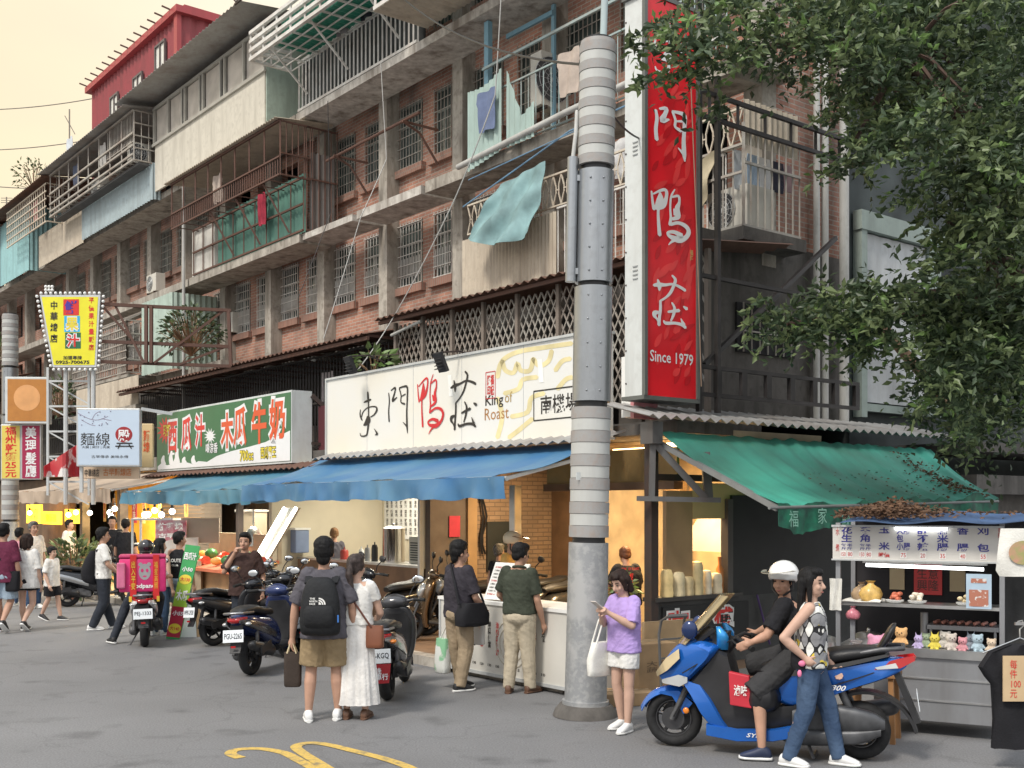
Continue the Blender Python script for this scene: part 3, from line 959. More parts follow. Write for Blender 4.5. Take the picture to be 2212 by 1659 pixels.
# left of the enclosure
g = MB(); corr_front(g, 20.8, 27.1, 2.05, 10.9, 11.95, .2, .03); corr_side(g, 20.8, 2.05, 2.3, 10.9, 11.95, .11); g.build('balcony_sheet', blue_sheet, bld)
g = MB(); bars(g, 20.9, 28.9, 1.55, 11.95, 13.35, 0.9, 0.016, (0, .12, .3, .55, 1)); bars(g, 21.0, 23.2, 1.58, 12.5, 13.35, .12, .008, (0,)); side_bars(g, 20.9, 1.55, 2.4, 11.95, 13.35, .2, .01, (0, .25, .5, .75, 1)); side_bars(g, 28.9, 1.55, 2.4, 11.95, 13.35, .2, .01, (0, .25, .5, .75, 1))
for i in range(20): g.bar(F(20.9 + i * .42, 1.55, 11.94), F(20.9 + i * .42, 2.2, 11.94), .01)
g.build('balcony_cage', bar_grey, bld)
MB().fb(20.9, 28.9, 1.7, 2.0, 11.86, 11.93).build('cage_shelf', mat('shelf_grey', (.1, .1, .1), .8), bld)
g = MB(); corr(g, lambda a, b, o: F(20.8 + 8.4 * a, 1.2 + 2.2 * b, 13.4 + .3 * b + o), 45, amp=.02); g.build('cage_roof', zinc, bld)
g = MB(); corr_front(g, 27.15, 32.2, 2.1, 10.85, 12.0, .18, .028); g.build('balcony_sheet', tan_sheet, bld)
g = MB(); bars(g, 29.3, 34.4, 1.55, 11.9, 13.2, .26, .012, (0, .2, .4, .6, .8, 1)); side_bars(g, 29.3, 1.55, 2.3, 11.9, 13.2, .2, .012, (0, .33, .66, 1)); g.build('balcony_cage', cream_bar, bld)
g = MB(); corr_front(g, 33.0, 37.0, 1.95, 10.9, 13.3, .24, .03); corr_side(g, 33.0, 1.95, 3.3, 10.9, 13.3, .16, .02); g.build('balcony_sheet', turq_sheet, bld)
g = MB(); corr(g, lambda a, b, o: F(29 + 8.5 * a, 1.3 + 2.2 * b, 13.35 + .25 * b + o), 40, amp=.02); g.build('cage_roof', brown_tin, bld)
g = MB(); bars(g, 37.5, 44, 1.9, 8.4, 9.6, .2, .011, (0, .5, 1)); bars(g, 37.5, 44, 1.9, 11.1, 12.2, .2, .011, (0, .5, 1)); g.build('balcony_rail', steel_dk, bld)
g = MB(); corr(g, lambda a, b, o: F(36.5 + 8.5 * a, 1.3 + 2.2 * b, 13.2 + .3 * b + o), 40, amp=.02); corr(g, lambda a, b, o: F(36.5 + 8.5 * a, .9 + 2.2 * b, 7.0 + .5 * b + o), 40, amp=.02); corr(g, lambda a, b, o: F(27.5 + 8.5 * a, .7 + 2.4 * b, 5.0 + .5 * b + o), 40, amp=.02); g.build('canopy', brown_tin, bld)

# ------------------------------------------------------------------ side street face, corner
g = MB()
for s, w, r in ((-0.22, 4.32, .05), (-0.24, 4.5, .055), (-0.3, 4.9, .075)): g.tube([F(s, w, 3.3), F(s, w, 10.5)], r, 10)
g.build('drain_pipe', pvc, bld, smooth=40)
g = MB(); side_bars(g, -0.45, 2.36, 3.6, 5.98, 7.3, .15, .010, (0, .66, 1)); bars(g, -.45, 1.2, 2.36, 5.98, 7.1, .17, .01, (0, .66, 1)); g.bar(F(-.45, 2.36, 5.98), F(-.45, 2.36, 7.4), .02); g.build('balcony_cage', bar_grey, bld)
MB().fb(-.5, S_R, 2.3, 3.7, 5.78, 5.96).build('balcony_slab', conc_dk, bld)
g = MB(); corr_side(g, -0.42, 2.4, 3.6, 7.12, 7.75, .12, .02); g.build('balcony_sheet', tan_sheet, bld)
MB().fb(-.44, S_R, 2.4, 3.6, 8.3, 8.42).build('balcony_slab', conc, bld)
g = MB()                                     # black steel lattice that holds the blade sign
for w in (0.85, 1.2): g.fb(-1.0, -.94, w, w + .06, 3.3, 7.6)
for z in (7.33, 7.02, 5.0, 3.85, 3.5): g.fb(-.98, -.93, .9, 4.3, z, z + .05)
for i in range(6): g.bar(F(-.95, 1.1 + i * .55, 7.05), F(-.95, 1.1 + i * .55, 7.35), .018)
for i in range(7): g.fb(-.985, -.925, 1.2 + i * .5, 1.3 + i * .5, 3.55, 3.85)
g.bar(F(-.95, 1.0, 3.9), F(-.5, 4.4, 6.1), .03)
g.build('steel_lattice', bar_dark, bld)
g = MB(); g.fb(-.14, S_R, 2.6, 3.9, 4.3, 5.0); bo = g.build('side_window', dark_in, bld)
g = MB()
for i in range(7): g.bar(F(-.17, 2.7 + i * .18, 4.3), F(-.17, 2.7 + i * .18, 5.0), .01)
g.bar(F(-.18, 2.6, 4.6), F(-.18, 3.9, 4.6), .01); g.build('grille', bar_grey, bo)
# annex beyond it with pale steel panels
annex = thing('annex_building', F(0, 8, 0), 'dark annex on the side street with pale grey steel wall panels', 'building')
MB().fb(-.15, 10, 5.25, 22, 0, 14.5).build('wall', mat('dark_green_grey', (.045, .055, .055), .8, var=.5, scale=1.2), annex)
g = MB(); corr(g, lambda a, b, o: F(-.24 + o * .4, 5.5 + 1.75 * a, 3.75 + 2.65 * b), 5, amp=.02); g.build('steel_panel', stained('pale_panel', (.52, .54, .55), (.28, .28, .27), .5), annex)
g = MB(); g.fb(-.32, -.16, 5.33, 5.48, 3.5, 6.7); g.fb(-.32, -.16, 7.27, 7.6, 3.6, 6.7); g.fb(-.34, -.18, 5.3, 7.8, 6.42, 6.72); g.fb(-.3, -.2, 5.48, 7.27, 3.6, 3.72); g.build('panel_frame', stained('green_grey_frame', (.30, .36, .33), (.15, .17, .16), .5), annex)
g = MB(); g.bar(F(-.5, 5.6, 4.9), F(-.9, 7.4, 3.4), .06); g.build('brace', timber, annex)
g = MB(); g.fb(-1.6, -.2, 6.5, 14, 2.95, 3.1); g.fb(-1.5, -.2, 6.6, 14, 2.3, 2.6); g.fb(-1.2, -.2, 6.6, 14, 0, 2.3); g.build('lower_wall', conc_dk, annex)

# ------------------------------------------------------------------ ground floor rooms
def part(name, m, *bxs, **k):
 g = MB()
 for b_ in bxs: g.fb(*b_)
 return g.build(name, m, bld, **k)
part('ceiling', mat('ceiling', (.5, .42, .3), .8), (-.9, S_L, 1.5, 3.5, 2.98, 3.1))
part('shop_wall', cream_wall, (4.86, 9.3, 2.6, 2.7, .12, 2.98), (9.32, 9.45, .1, 3.4, .12, 2.98), (4.78, 4.86, .6, 2.7, 1.08, 2.95))
part('party_wall', mat('grey_brown_wall', (.16, .13, .11), .8, var=.2), (4.66, 4.76, .72, 1.36, .12, 3.0), (4.64, 4.78, .62, .72, .12, 3.0))
part('pilaster', tan_wall, (4.6, 4.76, 1.36, 1.55, .12, 3.0))
part('party_wall', brick_mat('whitewashed_brick', (.36, .26, .18), (.30, .21, .14), (.2, .15, .11)), (4.62, 4.76, 1.55, 3.4, .12, 3.0))
part('back_panel', brown_panel, (-.2, 4.6, 3.2, 3.3, .12, 2.6))
part('back_panel', tan_wall, (.95, 1.3, 2.6, 2.75, .12, 2.6), (-.95, .2, 3.3, 3.4, .12, 2.98), (1.3, 1.75, 3.1, 3.2, 1.3, 2.6))
part('foil_fascia', mat('gold_foil', (.55, .36, .16), .25, .7, var=.2, scale=2, bump=.8, bscale=3), (-.9, 1.6, .55, .6, 2.42, 2.85))
part('soffit_beam', brown_panel, (-.9, 1.62, .5, .66, 2.32, 2.42))
part('door_post', steel, (1.62, 1.74, -.02, .1, .12, 2.4))
part('door_post', mat('brown_post', (.10, .07, .055), .5), (8.0, 8.1, -1.2, -1.1, .12, 2.4))
part('corner_post', steel_dk, (-1.06, -.94, -.06, .06, .12, 3.1))
part('bench_front', mat('counter_brown', (.21, .12, .07), .6, var=.2), (4.87, 9.25, .62, .72, .12, 1.08))
part('bench_top', steel, (4.87, 9.25, .6, 1.3, 1.08, 1.12))
part('jamb', white_pl, (4.8, 4.86, .52, .6, .9, 2.9))
# the side front of the corner shop
part('side_sill', mat('sill_dark', (.05, .045, .042), .5), (-1.08, -.85, .0, 1.6, .95, 1.0))
part('side_parapet', mat('parapet_grey', (.055, .055, .055), .7, var=.3), (-1.02, -.92, .06, 6, .12, .95))
part('side_panel', tan_wall, (-.98, -.92, .28, .75, 1.0, 2.3))
part('side_panel', yellow_wall, (-.985, -.93, .75, 1.9, 1.95, 2.4))
part('side_post', mat('grey_post', (.09, .08, .075), .5), (-1.04, -.92, 1.35, 1.45, 1.0, 2.2))
part('side_board', black_board, (-1.02, -.95, 1.45, 6.0, .95, 2.25), (-.95, -.9, 1.9, 6, 2.25, 3.0))
part('kitchen_wall', mat('kitchen', (.62, .5, .32), .6), (-.9, 3, 3.0, 3.1, .12, 2.98))
part('side_lintel', steel_dk, (-1.03, -.93, 0, 4, 2.42, 2.5))
# shop at the far left: roller shutter, yellow lit room
part('roller_shutter', stained('shutter', (.16, .14, .125), (.08, .07, .06), .4, .5), *[(13.6, 17.2, .9 + .015 * (i % 2), .96, .14 + i * .09, .14 + i * .09 + .085) for i in range(27)])
part('shop_wall', mat('yellow_room', (.75, .42, .06), .7), (18.2, 25, 2.4, 2.5, .12, 2.98))
for a_ in (17.25, 20.2): part('shop_post', mat('old_post', (.2, .17, .14), .8, var=.4), (a_, a_ + .22, -.1, .1, .12, 2.6))
part('shop_wall', cream_wall, (9.5, 13.5, 2.2, 2.3, .12, 2.98))
part('shop_wall', brown_panel, (25, 45, 1.0, 1.2, .12, 2.98))
# ------------------------------------------------------------------ brush characters, traced as strokes (units: picture units, y down)
CH = {}
CH['dong'] = ((125, 415, 460, 1165), [[(275, 425, 14), (280, 500, 20), (288, 600, 14), (290, 750, 13), (290, 830, 13)], [(208, 597, 10), (270, 570, 22), (328, 545, 17)],
 [(145, 720, 6), (137, 800, 12), (160, 870, 16), (180, 900, 5)], [(165, 840, 8), (190, 760, 9), (260, 690, 10), (350, 660, 11), (425, 665, 15), (435, 720, 17), (390, 790, 12), (330, 830, 10)],
 [(290, 830, 34), (280, 900, 52), (240, 950, 34), (205, 975, 14)], [(290, 950, 18), (275, 1060, 14), (250, 1140, 14), (160, 1158, 12), (140, 1110, 5)], [(392, 1020, 4), (430, 1070, 15), (442, 1102, 20), (408, 1120, 5)]])
CH['men'] = ((205, 595, 455, 960), [[(222, 640, 9), (230, 700, 11), (222, 780, 12), (228, 855, 13)], [(250, 622, 7), (300, 606, 13), (290, 650, 13), (268, 702, 18), (320, 680, 6)],
 [(345, 613, 8), (400, 607, 12), (438, 618, 15), (438, 700, 13), (432, 800, 13), (435, 900, 15), (441, 957, 5)], [(390, 872, 4), (432, 905, 13)], [(347, 617, 9), (368, 670, 9), (366, 720, 9), (410, 738, 12)], [(372, 678, 6), (418, 665, 8)]])
CH['ya'] = ((190, 1145, 490, 1580), [[(197, 1205, 6), (205, 1280, 9), (215, 1335, 11)], [(210, 1222, 5), (270, 1180, 9), (306, 1172, 11), (310, 1220, 11), (285, 1290, 17), (240, 1320, 14)],
 [(262, 1200, 6), (262, 1262, 26), (232, 1325, 14)], [(250, 1300, 10), (246, 1360, 9), (250, 1440, 11), (257, 1520, 13)], [(374, 1148, 4), (345, 1210, 7), (338, 1300, 7), (343, 1370, 9), (335, 1425, 11)],
 [(352, 1212, 6), (402, 1192, 9), (408, 1240, 9), (392, 1290, 17), (400, 1350, 15), (352, 1378, 10)], [(368, 1300, 8), (385, 1335, 22)],
 [(342, 1422, 10), (400, 1397, 11), (460, 1410, 15), (482, 1450, 15), (455, 1500, 15), (400, 1525, 22), (332, 1512, 13), (320, 1488, 9), (370, 1474, 13), (425, 1492, 20)], [(392, 1522, 12), (350, 1550, 8), (324, 1580, 3)]])
CH['zhuang'] = ((305, 190, 672, 725), [[(318, 326, 11), (370, 310, 19), (440, 300, 13), (520, 280, 11), (600, 300, 14), (645, 322, 14)], [(360, 262, 8), (375, 320, 19), (375, 367, 8)],
 [(508, 194, 10), (540, 230, 14), (525, 290, 13), (490, 370, 13), (440, 430, 10), (388, 470, 9)], [(385, 470, 11), (385, 560, 13), (375, 640, 13), (370, 718, 15)], [(385, 588, 9), (330, 600, 20), (325, 632, 17), (350, 660, 9), (370, 702, 9)],
 [(503, 472, 8), (530, 520, 13), (520, 590, 13), (493, 657, 8)], [(463, 572, 10), (520, 555, 13), (578, 540, 15)], [(418, 668, 8), (440, 690, 15), (530, 676, 13), (605, 682, 15), (645, 706, 14)], [(597, 622, 5), (625, 680, 18)], [(625, 494, 9), (657, 511, 17)]])
def brush_char(mb, key, o, xd, up, w, h, e=0.006, fat=1.0, unshear=0.0):
 (x0, y0, x1, y1), st = CH[key]
 xd, up = V(xd).normalized(), V(up).normalized()
 nn = xd.cross(up); o = V(o)
 st = [[(x, y, r * fat) for x, y, r in q] for q in st]
 def fn(x, y, i):
  y = y + unshear * (x - (x0 + x1) / 2)
  return o + xd * ((x - (x0 + x1) / 2) / (x1 - x0) * w) + up * ((0.5 - (y - y0) / (y1 - y0)) * h) + nn * (e + i * 0.0008)
 brush(mb, st, fn)
RU = V((-UX, -UY, 0))               # viewer's right along the house front
RV = V((VX, VY, 0))                 # viewer's right along the side street
UP = V((0, 0, 1))
red_paint = mat('sign_red', (0.80, 0.008, 0.018), 0.35, var=0.1, scale=2)
red_lt = mat('sign_red_light', (0.86, 0.05, 0.05), 0.35, var=0.1, scale=3)
red_dk = mat('sign_red_dark', (0.60, 0.004, 0.012), 0.35, var=0.1, scale=3)
sign_glow = mat('sign_aged', (.76, .76, .73), .45, col2=(.78, .74, .63), scale=.55, detail=3)  # off-white panel; its warm patches put yellowish lamp glow into the colour
sign_wh = mat('sign_white', (0.80, 0.80, 0.77), 0.4, var=0.04, scale=1.5)
ink = mat('ink_black', (0.025, 0.022, 0.02), 0.5, var=0.2)
ink_red = mat('ink_red', (0.55, 0.03, 0.03), 0.5, var=0.15)
alu = stained('sign_alu', (0.58, 0.60, 0.60), (0.3, .29, .27), 0.4, 0.45, 0.3)
paint_wh = stained('white_metal', (0.66, 0.69, 0.68), (0.36, .35, .32), 0.45, 0.5)

# ---- red blade sign at the corner
bs = thing('blade_sign', F(-.86, .3, 3.4), 'tall red vertical sign with white brush characters and Since 1979 at the corner', 'sign')
s0, s1, w0, w1, z0, z1 = -1.03, -.69, -.14, .77, 3.44, 8.25
g = MB(); g.fb(s0 + .02, s1, w0, w1, z0, z1); g.build('sign_box', paint_wh, bs)
g = MB()
g.fb(s0 - .03, s0 + .02, w0 - .03, w0 + .02, z0, z1); g.fb(s0 - .03, s0 + .02, w1 - .02, w1 + .03, z0, z1); g.fb(s0 - .02, s1 + .02, w0 - .04, w1 + .04, z0 - .05, z0 - .002); g.fb(s0 - .02, s1 + .02, w0 - .04, w1 + .04, z1 + .002, z1 + .05)
g.build('sign_frame', stained('frame_grey', (.16, .17, .16), (.07, .06, .05), .5, .5, .3), bs)
g = MB(); g.fb(s0 - .005, s0 + .018, w0 + .02, w1 - .02, z0, z1); g.build('sign_face', red_paint, bs)
sc = (w0 + w1) / 2
fo = lambda z, dw=0.0, e=0.0: F(s0 - .005 - e, sc + dw, z)
g = MB(); gd = MB()
rr = random.Random(5)
def feather(m, cx, cz, L, a, wd):
 pts = []
 for t in range(13):
  k = t / 12
  pts.append((k * L, wd * math.sin(math.pi * k) ** .7 * (1 - .3 * k)))
 for t in range(11, 0, -1):
  k = t / 12
  pts.append((k * L, -wd * math.sin(math.pi * k) ** .7 * (1 - .3 * k)))
 ca, sa = math.cos(a), math.sin(a)
 m.add([fo(cz + x * sa + y * ca, cx + x * ca - y * sa, .003 + .0004 * (len(m.f) % 5)) for x, y in pts], [list(range(len(pts)))])
for i in range(34):
 z = 3.6 + 3.6 * (i / 34)
 for q in range(2):
  cx = -.34 + .62 * rr.random(); L = .16 + .2 * rr.random(); a = rad(25 + 50 * rr.random())
  if cx + L * math.cos(a) > .43: a = rad(80)
  feather(g if rr.random() < .6 else gd, cx, z, L, a, .035 + .02 * rr.random())
g.build('feather_pattern', red_lt, bs, recalc=False); gd.build('feather_pattern', red_dk, bs, recalc=False)
g = MB()
for key, zc, w_, h_ in (('dong', 7.68, .58, .64), ('men', 6.66, .58, .60), ('ya', 5.64, .68, .70), ('zhuang', 4.61, .62, .64)):
 brush_char(g, key, fo(zc, -.03), RV, UP, w_, h_, e=.006, fat=1.15)
put_text(g, 'Since 1979', fo(3.92, 0.0), RV, UP, .76, .14, e=.006, bold=.012)
g.build('lettering', mat('letter_white', (.82, .82, .82), .4, var=.02), bs, recalc=False)
g = MB(); put_text(g, '福\n隆', fo(5.22, .35), RV, UP, .06, .14, e=.007, bold=.02); g.build('seal', mat('gold', (.6, .36, .12), .5), bs, recalc=False)
g = MB(); 
for zc in (4.85, 6.35):
 for i in range(4): g.fb(s0 + .12, s0 + .2, w0 - .012, w0 - .002, zc + i * .05, zc + i * .05 + .012)
g.build('vent', mat('vent', (.4, .42, .42), .5), bs)
g = MB()
for i in range(12):
 z = 3.6 + i * .4
 for s in (s0 + .01, s1 - .02): g.ell(F(s, w0 - .002, z), .012, seg=6, rings=4)
g.build('bolts', steel_dk, bs)

# ---- big white fascia sign
ws = thing('fascia_sign', F(3.3, 0, 2.98), 'long white shop sign with black and red brush characters and faint yellow feathers', 'sign')
a, b, z0, z1 = -.02, 6.95, 3.0, 4.33
g = MB(); g.fb(a, b, .0, .3, z0, z1); g.build('sign_box', sign_glow, ws)
g = MB(); t = .035
g.fb(a - t, b + t, -.03, .3, z1, z1 + t); g.fb(a - t, b + t, -.03, .3, z0 - t, z0); g.fb(b, b + t, -.03, .3, z0, z1)
for s in (1.45, 2.9, 4.2, 5.6): g.fb(s - .004, s + .004, -.004, .0, z0, z1)
g.build('sign_frame', alu, ws)
def fchar(mb, key, px, py, w_, h_, fat=1.0, un=0.0):
 s, z = fp(px, py, 0); brush_char(mb, key, F(s, 0, z), RU, UP, w_, h_, .006, fat, un)
g = MB(); fchar(g, 'dong', 797, 895, .60, .76, .85, .17); fchar(g, 'men', 860, 886, .64, .78, .6); fchar(g, 'zhuang', 1002, 865, .70, .86, .85); g.build('lettering', ink, ws, recalc=False)
g = MB(); fchar(g, 'ya', 930, 873, .74, .92, .75); g.build('lettering', mat('duck_red', (.62, .02, .03), .45, var=.1), ws, recalc=False)
s, z = fp(1079, 866, 0)
text_part('King', F(s + .12, 0, z), RU, UP, .42, .19, ink, ws, bold=.012)
s, z = fp(1099, 861, 0)
text_part('of', F(s, 0, z + .02), RU, UP, .17, .15, mat('gold_ink', (.45, .30, .10), .5), ws)
s, z = fp(1073, 893, 0)
text_part('Roast', F(s, 0, z), RU, UP, .56, .17, mat('roast_ink', (.42, .20, .07), .5), ws)
s, z = fp(1060, 832, 0)
text_part('隆福\n印記', F(s, 0, z), RU, UP, .16, .30, ink_red, ws, bold=.03)
g = MB()
for dx, dz, ww, hh in ((0, .19, .22, .012), (0, -.19, .22, .012), (-.11, 0, .012, .38), (.11, 0, .012, .38)):
 p = F(s, 0, z) + RU * dx + UP * dz
 g.add([p + RU * (x * ww / 2) + UP * (y * hh / 2) - RV * .005 for x, y in ((-1, -1), (1, -1), (1, 1), (-1, 1))], [(0, 1, 2, 3)])
g.build('seal_border', ink_red, ws, recalc=False)
s, z = fp(1200, 872, 0)
text_part('南機場店', F(s - .2, 0, z), RU, UP, 1.02, .25, ink, ws, bold=.01)
g = MB()
for dx, dz, ww, hh in ((0, .2, 1.3, .018), (0, -.2, 1.3, .018), (-.65, 0, .018, .4), (.65, 0, .018, .4)):
 p = F(s - .2, 0, z) + RU * dx + UP * dz
 g.add([p + RU * (x * ww / 2) + UP * (y * hh / 2) - RV * .005 for x, y in ((-1, -1), (1, -1), (1, 1), (-1, 1))], [(0, 1, 2, 3)])
g.build('text_border', ink, ws, recalc=False)
g = MB()
def fstroke(m, pts, wd):
 brush(m, [[(x, y, wd) for x, y in pts]], lambda x, y, i: F(*((lambda q: (q[0], -.003, q[1]))(fp(x, y, 0)))))
for pts in (((1075, 815), (1085, 780), (1120, 760), (1180, 750), (1235, 742)), ((1085, 780), (1092, 800), (1110, 805), (1118, 785), (1125, 800), (1145, 800), (1152, 775)), ((1152, 775), (1165, 790), (1185, 780), (1192, 758)), ((1090, 850), (1120, 840), (1130, 820), (1160, 815)),
   ((1105, 900), (1140, 890), (1148, 860), (1175, 850)), ((1075, 945), (1085, 900), (1075, 860)), ((1100, 945), (1120, 930), (1150, 905)), ((1200, 800), (1215, 780), (1232, 775)), ((1205, 840), (1222, 820), (1236, 815))):
 fstroke(g, pts, 5)
g.build('feather_pattern', mat('pale_gold', (.76, .66, .36), .5), ws, recalc=False)
g = MB()
for px, py in ((973, 833), (1168, 801)):
 s, z = fp(px, py, 0)
 p = F(s, 0, z); g.add([p + RU * (x * .05) + UP * (y * .16) - RU * y * .02 - RV * .004 for x, y in ((-1, -1), (1, -1), (1, 1), (-1, 1))], [(0, 1, 2, 3)])
g.build('paper_patch', mat('paper_white', (.84, .83, .78), .5), ws, recalc=False)
for i, (px, py) in enumerate(((952, 775), (757, 782))):
 s, z = fp(px, py, -.35)
 sl = thing('spotlight', F(s, -.35, z), ('black spotlight on an arm above the middle of the white sign', 'black spotlight at the left end of the white sign beside green leaves')[i], 'spotlight', group='spotlights over the white sign')
 g = MB(); M3 = Matrix.Rotation(math.atan2(UY, UX), 3, 'Z') @ Matrix.Rotation(rad(-25), 3, 'X')
 g.box(F(s, -.35, z - .05), (.2, .06, .3), M3)
 for q in range(5): g.box(F(s, -.39, z - .15 + q * .05), (.17, .05, .012), M3)
 g.build('lamp_head', black_pl, sl, bevel=.008)
 g = MB(); g.tube([F(s, -.32, z + .1), F(s, .0, z + .14), F(s, .3, z + .05)], .015, 6); g.tube([F(s, .05, z + .13), F(s - 1.0, .1, z + .07)], .008, 5); g.build('bracket', steel_dk, sl)

# ---- green fruit juice sign
gs = thing('fascia_sign', F(11.7, 0, 2.88), 'green shop sign with big red and white characters and a milk splash', 'sign')
a, b, z0, z1 = 8.3, 15.05, 2.92, 4.28
grn = mat('sign_green', (.045, .16, .07), .4, var=.06, scale=2)
g = MB(); g.fb(a, b, 0, .42, z0, z1); g.build('sign_box', paint_wh, gs)
g = MB(); g.fb(a + .03, b - .03, -.012, -.002, z0 + .04, z1 - .04); g.build('sign_face', grn, gs)
mk = mat('milk_white', (.80, .80, .80), .4, var=.03); ltr_r = mat('letter_red', (.66, .03, .025), .4, var=.05); ltr_o = mat('letter_orange', (.72, .10, .03), .4, var=.05)
def fpt(px, py, e=.013):
 s, z = fp(px, py, 0); return F(min(max(s, a + .035), b - .035), -e, min(max(z, z0 + .045), z1 - .045))
g = MB()
poly = [(342, 1008), (350, 1000), (362, 1005), (374, 1003), (380, 985), (386, 992), (390, 1000), (402, 998), (418, 1003), (430, 996), (448, 998), (470, 985), (500, 975), (540, 965), (575, 955), (600, 942), (612, 938), (628, 930), (628, 1004), (342, 1018)]
g.add([fpt(x, y) for x, y in poly], [list(range(len(poly)))])
for (cx, cy, r_) in ((455, 942, 11),):
 st = []
 for k in range(24):
  q = r_ * (1.35 if k % 2 else .65); an = k * math.pi / 12
  st.append(fpt(cx + q * math.cos(an) * .9, cy + q * 1.2 * math.sin(an)))
 g.add(st, [list(range(24))])
for x, y0, y1 in ((355, 985, 1003), (372, 975, 1002), (385, 970, 998), (420, 985, 1000), (400, 988, 1000)):
 brush(g, [[(x, y0, 2), (x - 2, (y0 + y1) / 2, 4), (x, y1, 5)]], lambda X, Y, i: fpt(X, Y, .0135))
g.build('milk_splash', mk, gs, recalc=False)
g = MB(); st = []
for k in range(28):
 q = (1.35 if k % 2 else .75); an = k * math.pi / 14
 st.append(fpt(360 + 15 * q * math.cos(an), 930 + 23 * q * math.sin(an), .0135))
g.add(st, [list(range(28))]); g.build('starburst', ltr_r, gs, recalc=False)
def sign_txt(body, px, py, w_, h_, m, e, bold, mo=None, bo=.0, par=gs, wpl=0.0):
 s, z = fp(px, py, wpl); p = F(s, wpl, z)
 if mo: text_part(body, p, RU, UP, w_ * (1 + 2.2 * bo / max(1, len(body) * .9)), h_ * (1 + 2.2 * bo), mo, par, e=e, bold=bold + bo)
 text_part(body, p, RU, UP, w_, h_, m, par, e=e + .003, bold=bold)
for body, px, py, w_, h_, m in (('西', 374, 944, .52, .70, ltr_r), ('瓜', 404, 938, .56, .76, ltr_r), ('汁', 433, 930, .52, .70, ltr_r), ('木', 492, 930, .62, .74, ltr_o), ('瓜', 520, 922, .60, .80, ltr_o), ('牛', 561, 914, .66, .82, ltr_o), ('奶', 600, 906, .66, .80, ltr_o)):
 sign_txt(body, px, py, w_, h_, m, .014, .03, mk, .075)
yel = mat('letter_yellow', (.74, .60, .05), .4, var=.05)
sign_txt('現打', 362, 930, .42, .28, yel, .016, .03, ink, .03)
sign_txt('喝涼香', 459, 968, .62, .22, mk, .016, .02, ink, .03)
sign_txt('700cc', 534, 984, .62, .22, yel, .016, .03, ink, .045)
sign_txt('西瓜霸王', 581, 978, .66, .24, yel, .016, .03, ink, .045)
g = MB(); g.bar(F(8.27, .4, 4.2), F(7.9, 1.6, 3.1), .04); g.bar(F(8.27, .4, 3.3), F(8.0, 1.6, 3.2), .025); g.bar(F(15.0, .3, 4.25), F(15.0, 1.4, 4.0), .03); g.build('sign_bracket', steel_dk, gs)
g = MB(); corr_front(g, 6.98, 8.28, .55, 2.95, 4.0, .09, .015); o = g.build('corrugated_panel', darkred_sheet); tag(o, 'dark red corrugated sheet closing the gap between the green and white signs', 'sheet panel')

# ---- frontal signs on the left: local frame, x to the viewer's right
def front_sign(name, label, px0, px1, py0, py1, Y, th, box_m, cat='sign', rz=0.0):
 p0, p1 = at(px0, py0, Y), at(px1, py1, Y)
 root = thing(name, V(((p0.x + p1.x) / 2, Y, p1.z)), label, cat, rz)
 w_, h_ = p1.x - p0.x, p0.z - p1.z
 g = MB(); g.box((0, th / 2, h_ / 2), (w_, th, h_)); g.build('sign_box', box_m, root, world=False, bevel=.015)
 return root, w_, h_
X3, Z3 = V((1, 0, 0)), V((0, 0, 1))
def lpanel(root, name, m, pts, e):
 g = MB(); g.add([(x, -e, z) for x, z in pts], [list(range(len(pts)))])
 return g.build(name, m, root, world=False, recalc=False)
def ltext(root, body, x, z, w_, h_, m, e=.01, bold=0.0, **k):
 g = MB(); put_text(g, body, (x, 0, z), X3, Z3, w_, h_, e=e, bold=bold, **k); return g.build('lettering', m, root, world=False, recalc=False)
def rect(x0, z0, x1, z1): return [(x0, z0), (x1, z0), (x1, z1), (x0, z1)]
# yellow juice sign (a tapering board)
Y = 24.0
p0, p1 = at(88, 640, Y), at(214, 790, Y)
ys = thing('juice_sign', V(((p0.x + p1.x) / 2, Y, p1.z)), 'yellow tapering sign with red, blue and green squares ringed by small white bulbs', 'sign')
W, H = (p1.x - p0.x), (p0.z - p1.z)
def taper(x, z, k=1.0): return (x * (.72 + .28 * z / H) + .16 * (1 - z / H) * .6, z)
brd = [taper(-W / 2, 0), taper(W / 2, 0), taper(W / 2, H), taper(-W / 2, H)]
g = MB(); g.prism([(x * 1.04, z + (.03 if z > .5 else -.03)) for x, z in brd], lambda x, y, t: V((x, t, y)), 0, .22); g.build('sign_box', alu, ys, world=False)
lpanel(ys, 'sign_face', mat('sign_yellow', (.78, .72, .03), .4, var=.05), [(x * .97, z * .98 + .015) for x, z in brd], .006)
sq = H * .235
for i, (m, ch, cm, om) in enumerate(((ltr_r, '鮮', mat('letter_purple', (.06, .03, .3), .4), None), (mat('sign_blue', (.03, .42, .72), .4), '果', yel, mk), (mat('sq_green', (.02, .13, .06), .4), '汁', ltr_r, mk))):
 zc = H * .84 - i * sq * 1.02
 xc = .03 + .02 * i
 lpanel(ys, 'sign_square', m, rect(xc - sq * .48, zc - sq * .49, xc + sq * .48, zc + sq * .49), .010)
 if om: ltext(ys, ch, xc, zc, sq * .90, sq * .92, om, .013, .10)
 ltext(ys, ch, xc, zc, sq * .78, sq * .8, cm, .016, .03)
ltext(ys, '中\n華\n總\n店', -W * .27, H * .63, W * .13, H * .60, ink, .012, .02, line=1.25)
ltext(ys, '平\n價\n果\n汁\n量\n販\n店', W * .37, H * .60, W * .095, H * .76, ltr_r, .012, .02, line=1.25)
ltext(ys, '加盟專線', .06, H * .115, W * .32, H * .055, ink, .012, .02)
ltext(ys, '0925-700675', .06, H * .05, W * .58, H * .05, ink, .012, .03)
bulb = mat('bulb_white', (.85, .85, .82), .2, var=0)
bg_ = MB()
